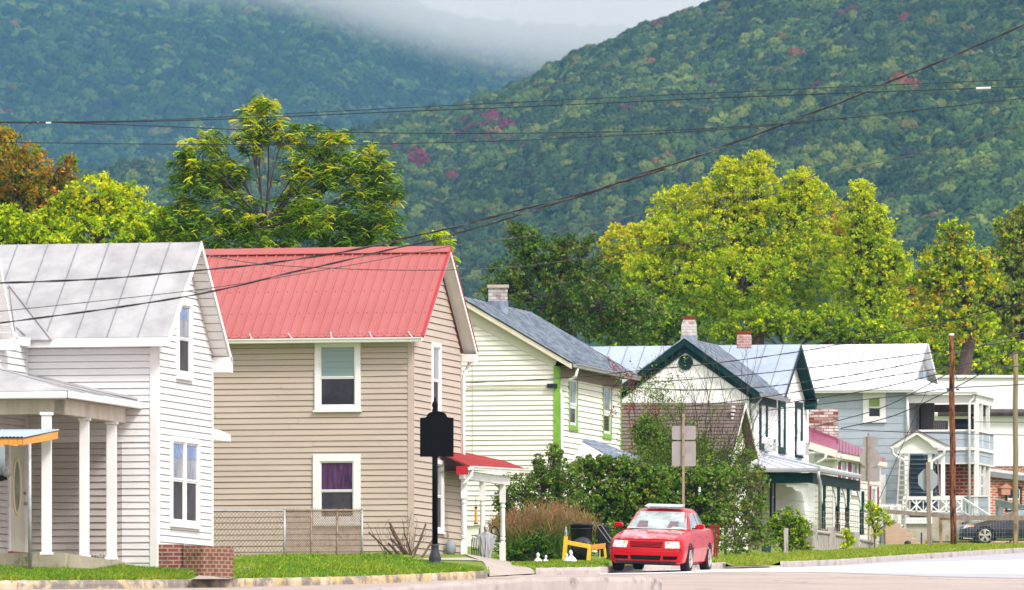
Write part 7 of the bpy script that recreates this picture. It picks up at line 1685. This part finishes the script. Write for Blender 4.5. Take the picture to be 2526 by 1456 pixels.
        vs=[(x+r*rim*.98*math.cos(2*math.pi*k/n),y+sg*(w/2-.05),r+r*rim*.98*math.sin(2*math.pi*k/n)) for k in range(n)]
        s.emit('rim_shadow_disc' if 0 else 'rim_shade_disc',vs,[tuple(range(n))],M['blackpl'],parent=wo)  # black disc painted in for the shade behind the spokes
        return wo
    def arch(s,x,y,r):
        vs=[];fs=[];n=26; ax='y' if y>0 else '-y'; sg=1 if y>0 else -1
        pts=[]
        for k in range(n+1):
            a=math.pi*k/n; px,pz=x+r*math.cos(a),.30+r*math.sin(a)
            pts.append((px,pz))
        c=s.tree
        for (px,pz) in [(x,.30)]+pts:
            h=c.ray_cast(V((px,3*sg,pz)),V((0,-sg,0))); yy=(h[0].y if h[0] is not None else y)+.006*sg; vs.append((px,yy,pz))
        for k in range(n): fs.append((0,k+1,k+2))
        vs2=len(vs); q=[(x-r,vs[-1][1],.30),(x+r,vs[1][1],.30),(x+r,vs[1][1],.12),(x-r,vs[-1][1],.12)]; vs+=q; fs.append((vs2,vs2+1,vs2+2,vs2+3))
        s.emit('wheel_arch',vs,fs,M['black'])
def boxat(car,name,x0,x1,y0,y1,z0,z1,mat,parent=None):
    mb=MB(); mb.box(x0,x1,y0,y1,z0,z1); return car.emit(name,mb.v,mb.f,mat,parent=parent)
# red saloon, nose to the camera. outline: x, half width, bottom, shoulder, centre top
hd=-math.pi/2-R(11.2)
Yc_=191.2; u_c=1712
cb=P(1594,1409,Yc_); rear=V((math.cos(hd),math.sin(hd),0))*-2.05
loc=V((cb.x,cb.y,0))+V((rear.x,rear.y,0)); loc.z=float(g(loc.x,loc.y))+.01
body=[(2.19,.60,.30,.50,.52),(2.175,.76,.24,.55,.57),(2.13,.82,.20,.62,.66),(2.05,.85,.185,.69,.735),(1.92,.86,.18,.745,.80),(1.6,.865,.18,.80,.865),(1.2,.868,.18,.86,.93),(.85,.868,.18,.90,.965),(.4,.868,.18,.92,.97),(-.6,.868,.18,.94,.98),(-1.3,.868,.18,.96,1.0),(-1.7,.86,.19,.965,1.01),(-2.0,.83,.24,.95,.985),(-2.15,.74,.34,.88,.90),(-2.18,.60,.45,.80,.80)]
cabin=[(1.0,.70,.70,.88,.90),(.80,.735,.68,.90,.985),(.45,.75,.64,.90,1.20),(.10,.76,.59,.90,1.375),(-.15,.765,.575,.90,1.42),(-.55,.765,.57,.90,1.435),(-.95,.76,.575,.90,1.39),(-1.3,.745,.59,.90,1.24),(-1.6,.72,.62,.92,1.06),(-1.75,.70,.66,.92,.97)]
RC=Car('red_car','red saloon car with pale-patched bonnet parked at the kerb facing the camera',loc,hd,R(-1.9),body,cabin,M['carred'],pitch=.031)
RC.patch('windscreen',[(-.685,.965),(.685,.965),(.545,1.35),(-.545,1.35)],'x',M['windsh'],cab=True,nx=14,off=.008)
RC.patch('bonnet',[(2.02,-.62),(2.02,.62),(.98,.70),(.98,-.70)],'z',mott('peeling_gloss_bonnet',(.50,.002,.010),(.55,.01,.02),scale=2,rough=.22,spec=.5,coat=.8,c3=(.72,.30,.32),scale3=2.2,lo3=.50),off=.004,nx=14)  # pale patches put both peeling paint and white reflections into the colour
RC.patch('windscreen_seal',[(-.71,.945),(.71,.945),(.705,.962),(-.705,.962)],'x',M['black'],cab=True,nx=14,off=.010)
for sg,ax in ((1,'y'),(-1,'-y')):
    RC.patch('front_side_window',[(.55,.965),(-.30,.975),(-.28,1.345),(.20,1.32)],ax,M['sidegl'],cab=True,off=.006)
    RC.patch('rear_side_window',[(-.38,.975),(-1.22,.985),(-1.02,1.27),(-.36,1.345)],ax,M['sidegl'],cab=True,off=.006)
    RC.patch('door_trim',[(1.0,.52),(-1.0,.52),(-1.0,.56),(1.0,.56)],ax,M['carred'],off=.018,nx=8)
    for x in (.88,-.32,-1.18): RC.patch('door_gap',[(x,.28),(x+.014,.28),(x+.014,.93),(x,.93)],ax,M['black'],off=.002,nx=6)
    for x in (-.18,-1.0): RC.patch('door_handle',[(x,.80),(x+.16,.80),(x+.16,.835),(x,.835)],ax,M['carred'],off=.03,nx=3)
RC.patch('rear_window',[(-.62,1.03),(.62,1.03),(.54,1.30),(-.54,1.30)],'-x',M['sidegl'],cab=True)
for sg in (-1,1):
    hl=RC.patch('headlight',[(sg*.44,.545),(sg*.76,.55),(sg*.74,.70),(sg*.42,.69)],'x',M['lamp'],off=.008,nx=10)
    RC.patch('indicator',[(sg*.47,.635),(sg*.53,.635),(sg*.53,.685),(sg*.47,.685)],'x',M['amber'],off=.012,nx=3,parent=hl)
    RC.patch('lower_grille',[(sg*.40,.285),(sg*.70,.29),(sg*.73,.37),(sg*.40,.365)],'x',M['black'],off=.006,nx=6)
    RC.patch('marker',[(sg*.77,.50),(sg*.80,.50),(sg*.80,.525),(sg*.77,.525)],'x',M['black'],off=.008,nx=2)
    RC.patch('bumper_crease',[(sg*.02,.465),(sg*.82,.465),(sg*.82,.476),(sg*.02,.476)],'x',M['red_dark'],off=.004,nx=10)
    mb=MB(); 
    mirror=[(.0,-.5,-.4),(.0,.5,-.5),(.0,.55,.3),(.0,-.35,.5)]
    b=.62; yy=sg*.93
    m=MB(); m.prism([(.60,yy-sg*.10,.98),(.60,yy+sg*.10,.985),(.60,yy+sg*.12,1.03),(.60,yy+sg*.09,1.09),(.60,yy-sg*.05,1.085),(.60,yy-sg*.10,1.05)],(-.13,0,0)); o=RC.emit('door_mirror',m.v,m.f,M['carred']); bb=o.modifiers.new('b','BEVEL'); bb.width=.02; bb.segments=2
    m=MB(); m.box(.50,.56,min(sg*.75,sg*.86),max(sg*.75,sg*.86),.975,1.0); RC.emit('mirror_arm',m.v,m.f,M['black'],parent=o)
RC.patch('bonnet_gap',[(-.80,.728),(.80,.728),(.78,.738),(-.78,.738)],'x',M['black'],off=.003,nx=14)
for sg in (-1,1): RC.patch('seat_headrest',[(sg*.22,.99),(sg*.48,.99),(sg*.45,1.14),(sg*.25,1.14)],'x',mott('dark_seat',(.10,.10,.11),(.20,.12,.13),scale=6,rough=.3,spec=.5),cab=True,off=.010,nx=5)
gr=RC.patch('grille',[(-.345,.555),(.345,.555),(.375,.685),(-.375,.685)],'x',M['black'],off=.005,nx=10)
for k in range(4): z=.575+k*.028; RC.patch('grille_bar',[(-.36,z),(.36,z),(.36,z+.010),(-.36,z+.010)],'x',M['carred'],off=.014,nx=8,parent=gr)
RC.patch('lower_grille',[(-.33,.275),(.33,.275),(.35,.375),(-.35,.375)],'x',M['black'],off=.006,nx=8)
for k in range(3): z=.295+k*.026; RC.patch('slat',[(-.33,z),(.33,z),(.33,z+.006),(-.33,z+.006)],'x',M['blackpl'],off=.012,nx=6)
RC.patch('front_lip',[(-.80,.17),(.80,.17),(.83,.245),(-.83,.245)],'x',M['blackpl'],off=.012,nx=12)
for y in (.0,): boxat(RC,'underbody',-1.9,1.9,-.70,.70,.16,.26,M['black'])
mb=MB(); 
for k in range(7):
    pass
sp=[(.15,-.42,1.455),(.15,.42,1.455),(-.35,.42,1.50),(-.35,-.42,1.50)]; m=MB(); m.prism(sp,(0,0,.02)); RC.emit('sunroof',m.v,m.f,mott('pale_glass',(.60,.63,.66),(.45,.47,.50),scale=9,rough=.1,spec=.9))
for x in (1.30,-1.21):
    for sg in (-1,1): RC.arch(x,sg*.86,.365)
for x in (1.30,-1.21):
    for sg in (-1,1): RC.wheel(x,sg*.775,.312,w=.20,rim=.66,spokes=6)
# rear-view mirror and papers on the dashboard, seen through / at the windscreen
RC.patch('rear_view_mirror',[(-.13,1.275),(.13,1.275),(.12,1.325),(-.12,1.325)],'x',M['sidegl'],cab=True,off=.012,nx=3)
RC.patch('papers',[(.30,.972),(.60,.972),(.57,1.0),(.36,1.02)],'x',mott('papers',(.8,.78,.7),(.6,.6,.3),scale=20,rough=.6),cab=True,off=.012,nx=4)
# black coupe side-on behind the rail fence
hdb=math.pi+R(3); Yb=316
fx=P(2423,1337,Yb); zb=YG(Yb,2423)+.12
dirb=V((math.cos(hdb),math.sin(hdb),0)); locb=V((fx.x,fx.y,zb))-dirb*1.50
body=[(2.45,.55,.32,.52,.55),(2.42,.72,.22,.62,.64),(2.32,.84,.18,.69,.72),(2.1,.90,.17,.76,.80),(1.5,.92,.17,.86,.92),(.9,.92,.17,.93,.98),(0,.92,.17,.95,.98),(-1,.92,.17,.97,1.0),(-1.9,.90,.20,.98,1.02),(-2.4,.84,.28,.92,.96),(-2.5,.7,.4,.85,.88)]
cabin=[(1.0,.74,.72,.88,.91),(.7,.78,.68,.92,1.10),(.25,.79,.60,.93,1.32),(-.2,.79,.58,.93,1.385),(-.9,.78,.58,.93,1.36),(-1.5,.76,.62,.94,1.16),(-1.9,.74,.68,.95,1.0)]
BC=Car('black_car','black coupe with silver star wheels parked side-on behind the rail fence',locb,hdb,0,body,cabin,M['carblack'])
for sg,ax in ((1,'y'),(-1,'-y')):
    BC.patch('side_window',[(.62,.985),(-.65,1.0),(-.60,1.30),(.22,1.28)],ax,M['sidegl'],cab=True)
    BC.patch('rear_side_window',[(-.75,1.0),(-1.45,1.02),(-1.3,1.15),(-.72,1.28)],ax,M['sidegl'],cab=True)
    BC.patch('side_sill',[(1.05,.185),(-1.1,.185),(-1.1,.235),(1.05,.235)],ax,M['lamp_w'],off=.012,nx=6); BC.patch('side_sill',[(2.30,.215),(1.95,.195),(1.95,.24),(2.30,.26)],ax,M['lamp_w'],off=.012,nx=4)
    BC.patch('headlight',[(2.36,.58),(2.05,.66),(1.93,.735),(2.20,.73)],ax,M['lamp'],off=.01,nx=6); BC.patch('indicator',[(2.06,.64),(1.90,.66),(1.90,.73),(2.04,.73)],ax,M['amber'],off=.014,nx=4)
    for x in (.86,-.72): BC.patch('door_gap',[(x,.28),(x+.014,.28),(x+.014,.93),(x,.93)],ax,M['black'],off=.002,nx=6)
    m=MB(); m.box(.42,.60,min(sg*.88,sg*1.05),max(sg*.88,sg*1.05),.98,1.10); BC.emit('door_mirror',m.v,m.f,M['carblack'])
    BC.patch('waist_line',[(1.9,.73),(-2.0,.80),(-2.0,.81),(1.9,.74)],ax,M['black'],off=.004)
BC.patch('windscreen',[(-.70,.98),(.70,.98),(.56,1.28),(-.56,1.28)],'x',M['windsh'],cab=True)
for x in (1.50,-1.30):
    for sg in (-1,1): BC.arch(x,sg*.9,.385); BC.wheel(x,sg*.825,.335,w=.21,rim=.70,spokes=5)
# ------------------------------------------------------------------ crate with bins, ghosts on the lawn, small things
Yk=205.5
def KP(u,v,dy=0): return P(u,v,Yk+dy)
CR=thing('wooden_crate',KP(1440,1385),'yellow painted wooden pallet crate holding black bins beside the red car','crate')
def plank(pts,name='plank',mat='yellow',t=.03,dy=0):
    mb=MB(); mb.prism([KP(u,v,dy) for u,v in pts],(0,t,0)); return mb.build(name,M[mat],CR,bevel=.006)
plank([(1389,1331),(1459,1344),(1459,1355),(1389,1342)])
plank([(1391,1322),(1401,1323),(1397,1388),(1386,1383)],dy=-.035)
plank([(1449,1353),(1459,1353),(1456,1390),(1446,1388)],dy=-.033)
plank([(1386,1378),(1456,1386),(1455,1396),(1385,1389)],dy=.002)
plank([(1460,1344),(1494,1340),(1493,1353),(1460,1358)],dy=.02,mat='orange')
plank([(1478,1357),(1481,1357),(1481,1378),(1478,1379)],dy=.3); plank([(1488,1352),(1494,1350),(1497,1376),(1491,1378)],dy=.5)
plank([(1455,1386),(1475,1386),(1472,1394),(1455,1394)],dy=.01,mat='orange')
for k in range(5): plank([(1412+k*12,1380+k*1.3),(1423+k*12,1381+k*1.3),(1423+k*12,1384+k*1.3),(1412+k*12,1383+k*1.3)],dy=.5,mat='oldwood',name='base_slat')
BN=thing('round_bin',KP(1438,1380,.55),'black round dustbin standing in the yellow crate','bin')
mb=MB(); c=KP(1434,1384,.55); H=KP(0,1292,.55).z-c.z
mb.lathe(c,[(.22,0),(.235,.1),(.275,H-.06),(.29,H-.055),(.29,H-.02),(.275,H),(.25,H-.01),(.02,H-.02)],24); mb.build('body',M['blackpl'],BN,smooth=True)
mb=MB(); mb.tube([c+V((.28*math.cos(a),.28*math.sin(a),H-.13)) for a in np.linspace(0,6.283,25)],.012,5); mb.build('rim',M['blackiron'],BN)
LD_=thing('bin_lid',KP(1440,1340,.2),'black domed bin lid leaning against the round dustbin','lid')
mb=MB(); n=24
for i,(r,d) in enumerate(((1,0),(.96,.03),(.8,.08),(.5,.11),(.02,.12))):
    for k in range(n): a=2*math.pi*k/n; p=KP(1437,1347,.22); mb.v.append((p.x+.235*r*math.cos(a),p.y-d*.9+.05*math.sin(a),p.z+.235*r*math.sin(a)*.95))
for i in range(4):
    for k in range(n): mb.f.append((i*n+k,i*n+(k+1)%n,(i+1)*n+(k+1)%n,(i+1)*n+k))
mb.build('dome',mott('lid_black',(.03,.03,.035),(.05,.05,.055),scale=4,rough=.35),LD_,smooth=True)
WB=thing('wheeled_bin',KP(1482,1385,.9),'open black square bin with its lid hanging at a slant behind the crate','bin')
mb=MB(); mb.prism([KP(1473,1297,.7),KP(1505,1298,.7),KP(1500,1372,.7),KP(1476,1372,.7)],(0,.5,0)); mb.build('body',M['blackpl'],WB,bevel=.02)
mb=MB(); mb.prism([KP(1474,1296,.55),KP(1482,1296,.55),KP(1509,1335,.55),KP(1502,1337,.55)],(0,.04,0)); mb.build('lid',mott('lid_navy',(.012,.016,.03),(.02,.025,.04),rough=.4),WB)
mb=MB(); mb.tube([KP(1474,1297,.53),KP(1483,1295,.53),KP(1509,1333,.53),KP(1508,1338,.53),KP(1502,1337,.53),KP(1473,1298,.53)],.007,4); mb.build('lid_edge',M['galv'],WB)
BG=thing('golf_bag',KP(1515,1390,-.5),'dark slanting case leaning between the crate and the red car','case')
mb=MB(); mb.tube([KP(1508,1342,-.4),KP(1512,1362,-.4),KP(1518,1391,-.5)],[.05,.07,.075],10); mb.tube([KP(1507,1344,-.4),KP(1508,1340,-.4)],.06,8); mb.build('case_body',mott('case_grey',(.03,.035,.045),(.06,.07,.085),scale=4,rough=.5),BG,smooth=True)
BO=thing('bottle',KP(1395,1323,-.02),'small plastic water bottle with blue label standing on the crate corner','bottle')
b=KP(1396,1322.5,-.02); mb=MB(); mb.lathe(b,[(.028,0),(.03,.02),(.03,.10),(.028,.13),(.012,.18),(.012,.20)],12); mb.build('bottle_body',mott('clear_plastic',(.30,.33,.30),(.5,.52,.5),scale=20,rough=.15),BO,smooth=True)
mb=MB(); mb.lathe(b+V((0,0,.05)),[(.0315,0),(.0315,.045)],12); mb.build('bottle_label',mott('label_blue',(.05,.22,.55),(.5,.6,.7),scale=14,rough=.5),BO); mb=MB(); mb.lathe(b+V((0,0,.2)),[(.014,0),(.014,.022)],10); mb.build('bottle_cap',M['white'],BO)
def littleghost(u,v,Y,s,label,lean=0):
    b=P(u,v,Y); o=thing('cloth_ghost',b,label,'decoration',); o['group']='little cloth ghosts on the lawn'; mb=MB(); n=18
    for t,r in ((0,.13),(.12,.12),(.35,.085),(.52,.045),(.58,.028),(.64,.045),(.78,.055),(.92,.035),(1,.006)):
        for k in range(n): a=2*math.pi*k/n; rr=r*s*(1+(.25*math.sin(k*2.7)+.12*math.sin(k*4.1))*(1 if t<.5 else .2)); mb.v.append((b.x+rr*math.cos(a)+lean*t*s,b.y+rr*math.sin(a),b.z+t*.33*s+(.02*math.sin(k*2.1) if t==0 else 0)))
    for i in range(8):
        for k in range(n): mb.f.append((i*n+k,i*n+(k+1)%n,(i+1)*n+(k+1)%n,(i+1)*n+k))
    mb.build('sheet',M['cloth'],o,smooth=True,fix=False)
    mb=MB(); 
    for dx in (-.018,.018): mb.poly([(b.x+lean*.8*s+dx+.007*math.cos(t),b.y-.056*s,b.z+.255*s+.01*math.sin(t)) for t in np.linspace(0,6.28,8)[:-1]])
    mb.build('eyes',M['black'],o)
littleghost(1327,1391,199,.8,'small white cloth ghost on the lawn, leftmost of the four')
littleghost(1344,1391,198.6,.62,'low white cloth ghost with a knotted head, second from the left on the lawn',.05)
littleghost(1398,1387,199.6,.62,'small white cloth ghost just left of the taller one before the yellow crate')
littleghost(1410,1387,199.8,.88,'tallest white cloth ghost, sitting right before the yellow crate corner',-.03)
LN=thing('garden_lantern',P(1288,1398,203),'small black garden lantern low beside the shrub','lantern'); mb=MB(); mb.box(P(1284,0,203).x,P(1294,0,203).x,202.95,203.05,P(0,1399,203).z,P(0,1386,203).z); mb.build('case',M['black'],LN,bevel=.01); mb=MB(); mb.tube([P(1285,1386,203),P(1289,1382,203),P(1293,1386,203)],.008,5); mb.build('handle',M['black'],LN)
# red slatted trailer side behind the car
TR=thing('red_trailer',P(1772,1395,206.5),'dark red slatted wooden trailer gate behind the red car','trailer'); Y=206.5
mb=MB(); mb.bar(P(1748,1298,Y),P(1775,1300,Y),.05,.09); mb.bar(P(1748,1385,Y),P(1768,1385,Y),.05,.09); mb.build('rail',M['redwood'],TR)
for k,(a,b) in enumerate(((1752,1750),(1759,1756),(1766,1761),(1774,1766))): mb=MB(); mb.bar(P(a,1299,Y-.05),P(b,1388,Y-.05),.045,.04); mb.build('slat',M['redwood'],TR)
DB=thing('grey_green_bin',P(1890,1368,243),'dark green wheeled dustbin half hidden behind the garden bush','bin'); mb=MB(); mb.prism([P(1877,1318,243),P(1905,1318,243),P(1901,1368,243),P(1880,1368,243)],(0,.5,0)); mb.build('body',mott('bin_green',(.02,.05,.05),(.03,.07,.07),rough=.5),DB,bevel=.02); mb=MB(); mb.prism([P(1875,1314,243),P(1907,1314,243),P(1907,1319,243),P(1875,1319,243)],(0,.5,0)); mb.build('lid',mott('bin_green',(0,0,0)),DB,bevel=.01)
MB_=thing('mailbox',P(1872,1335,243),'small black letterbox beside the green dustbin','mailbox'); mb=MB(); mb.prism([P(1869,1317,242.8),P(1877,1317,242.8),P(1877,1335,242.8),P(1869,1335,242.8)],(0,.3,0)); mb.build('box',M['black'],MB_,bevel=.02); mb=MB(); mb.bar(P(1873,1335,242.9),P(1873,1368,242.9),.06); mb.build('post',M['oldwood'],MB_)
def flowers(name,label,u,v,Y,n,su,sv,pal,mat=None,px=6):
    o=thing(name,P(u,v+sv,Y),label,'flowers'); C=np.array(P(u,v,Y))+rng.normal(size=(n,3))*np.array([su,su*1.2,sv])*Y/F*.6; vs,f,c=cards(C,px/F*Y,clump_colours(np.arange(n),n,pal),wid=.9); npmesh('petals',vs,f,lm,o,cols=c)
    C2=C-np.array([0,0,.08]); vs,f,c=cards(C2,px*1.3/F*Y,clump_colours(np.arange(n),n,[(MG,1),(LG,1)])); npmesh('leaves',vs,f,lm,o,cols=c)
flowers('red_flowers','cluster of rusty red flowers at the edge of the verge',1848,1374,225,70,14,4,[((.36,.05,.03),2),((.45,.12,.06),1)],px=5)
flowers('red_rose','single red rose bloom in the roadside shrub',1881,1337,231,10,2,2,[((.6,.01,.02),1)],px=5)
flowers('dead_leaves','brown dried leaf clump on the grass before the black car',2492,1345,292,90,14,6,[((.16,.08,.05),2),((.24,.14,.09),1)],px=6)
# ------------------------------------------------------------------ mist on the mountain and the air between
def volbox(name,x0,x1,y0,y1,z0,z1,label):
    mb=MB(); mb.box(x0,x1,y0,y1,z0,z1); m=bpy.data.materials.new(name); m.use_nodes=True; t=m.node_tree; t.nodes.remove(t.nodes['Principled BSDF'])
    pv=t.nodes.new('ShaderNodeVolumePrincipled'); t.links.new(pv.outputs[0],t.nodes['Material Output'].inputs['Volume'])
    o=mb.build(name,m,loc=((x0+x1)/2,(y0+y1)/2,z0)); tag(o,kind='stuff'); o['label']=label; o['category']=name; return o,m,t,pv
ztop=950
hz,m,t,pv=volbox('haze',-3200,4200,-400,11000,-12,ztop,'thin blue haze filling the valley air')
pv.inputs['Color'].default_value=(.16,.36,.62,1); pv.inputs['Density'].default_value=.000076; pv.inputs['Anisotropy'].default_value=.0

# the low cloud lying in the saddle: a soft-bottomed bank of white mist
YM=4575.
xa,xb=P(200,0,YM).x,P(2700,0,YM).x
mz,m,t,pv=volbox('mist',xa,xb,4400,5050,P(0,230,4350).z,ztop-20,'white cloud bank resting on the saddle between the two hills')
L=t.links.new; pv.inputs['Color'].default_value=(1,1,1,1); pv.inputs['Anisotropy'].default_value=0
tc=t.nodes.new('ShaderNodeTexCoord'); sx=t.nodes.new('ShaderNodeSeparateXYZ'); L(tc.outputs['Object'],sx.inputs[0])
nz=t.nodes.new('ShaderNodeTexNoise'); nz.inputs['Scale'].default_value=.016; nz.inputs['Detail'].default_value=4; L(tc.outputs['Object'],nz.inputs['Vector'])
def mth(op,a,b):
    n=t.nodes.new('ShaderNodeMath'); n.operation=op
    for i,q in enumerate((a,b)):
        if isinstance(q,(int,float)): n.inputs[i].default_value=q
        elif q is not None: L(q,n.inputs[i])
    return n.outputs[0]
# height of its underside along x: high on the left, lowest before the right-hand hill
fc=t.nodes.new('ShaderNodeFloatCurve'); cv=fc.mapping.curves[0]; z0_=P(0,230,4350).z
def nx_(u): return (P(u,0,YM).x-xa)/(xb-xa)
kp=[(200,-190),(700,-130),(930,-58),(1100,-8),(1300,32),(1550,56),(1800,66),(2700,80)]
def nz_(v): return (P(0,v,YM).z-z0_)/120.
while len(cv.points)>2: cv.points.remove(cv.points[1])
cv.points[0].location=(0,nz_(-190)); cv.points[-1].location=(1,nz_(80))
for u,v in kp[1:-1]: cv.points.new(nx_(u),nz_(v))
fc.mapping.use_clip=False; fc.mapping.update()
L(mth('DIVIDE',mth('ADD',sx.outputs[0],(xb-xa)/2),xb-xa),fc.inputs['Value'])
e=mth('ADD',mth('MULTIPLY',fc.outputs[0],120.),mth('MULTIPLY',mth('SUBTRACT',nz.outputs[0],.5),20)); hgt=mth('SUBTRACT',sx.outputs[2],mth('SUBTRACT',e,8))
mr=t.nodes.new('ShaderNodeMapRange'); mr.interpolation_type='SMOOTHSTEP'; mr.inputs[1].default_value=0; mr.inputs[2].default_value=26; mr.inputs[3].default_value=0; mr.inputs[4].default_value=.0062; L(hgt,mr.inputs[0])
m2=t.nodes.new('ShaderNodeMapRange'); m2.interpolation_type='SMOOTHSTEP'; m2.inputs[1].default_value=24; m2.inputs[2].default_value=62; m2.inputs[3].default_value=1; m2.inputs[4].default_value=.05; L(hgt,m2.inputs[0]); L(mth('MULTIPLY',mr.outputs[0],m2.outputs[0]),pv.inputs['Density'])
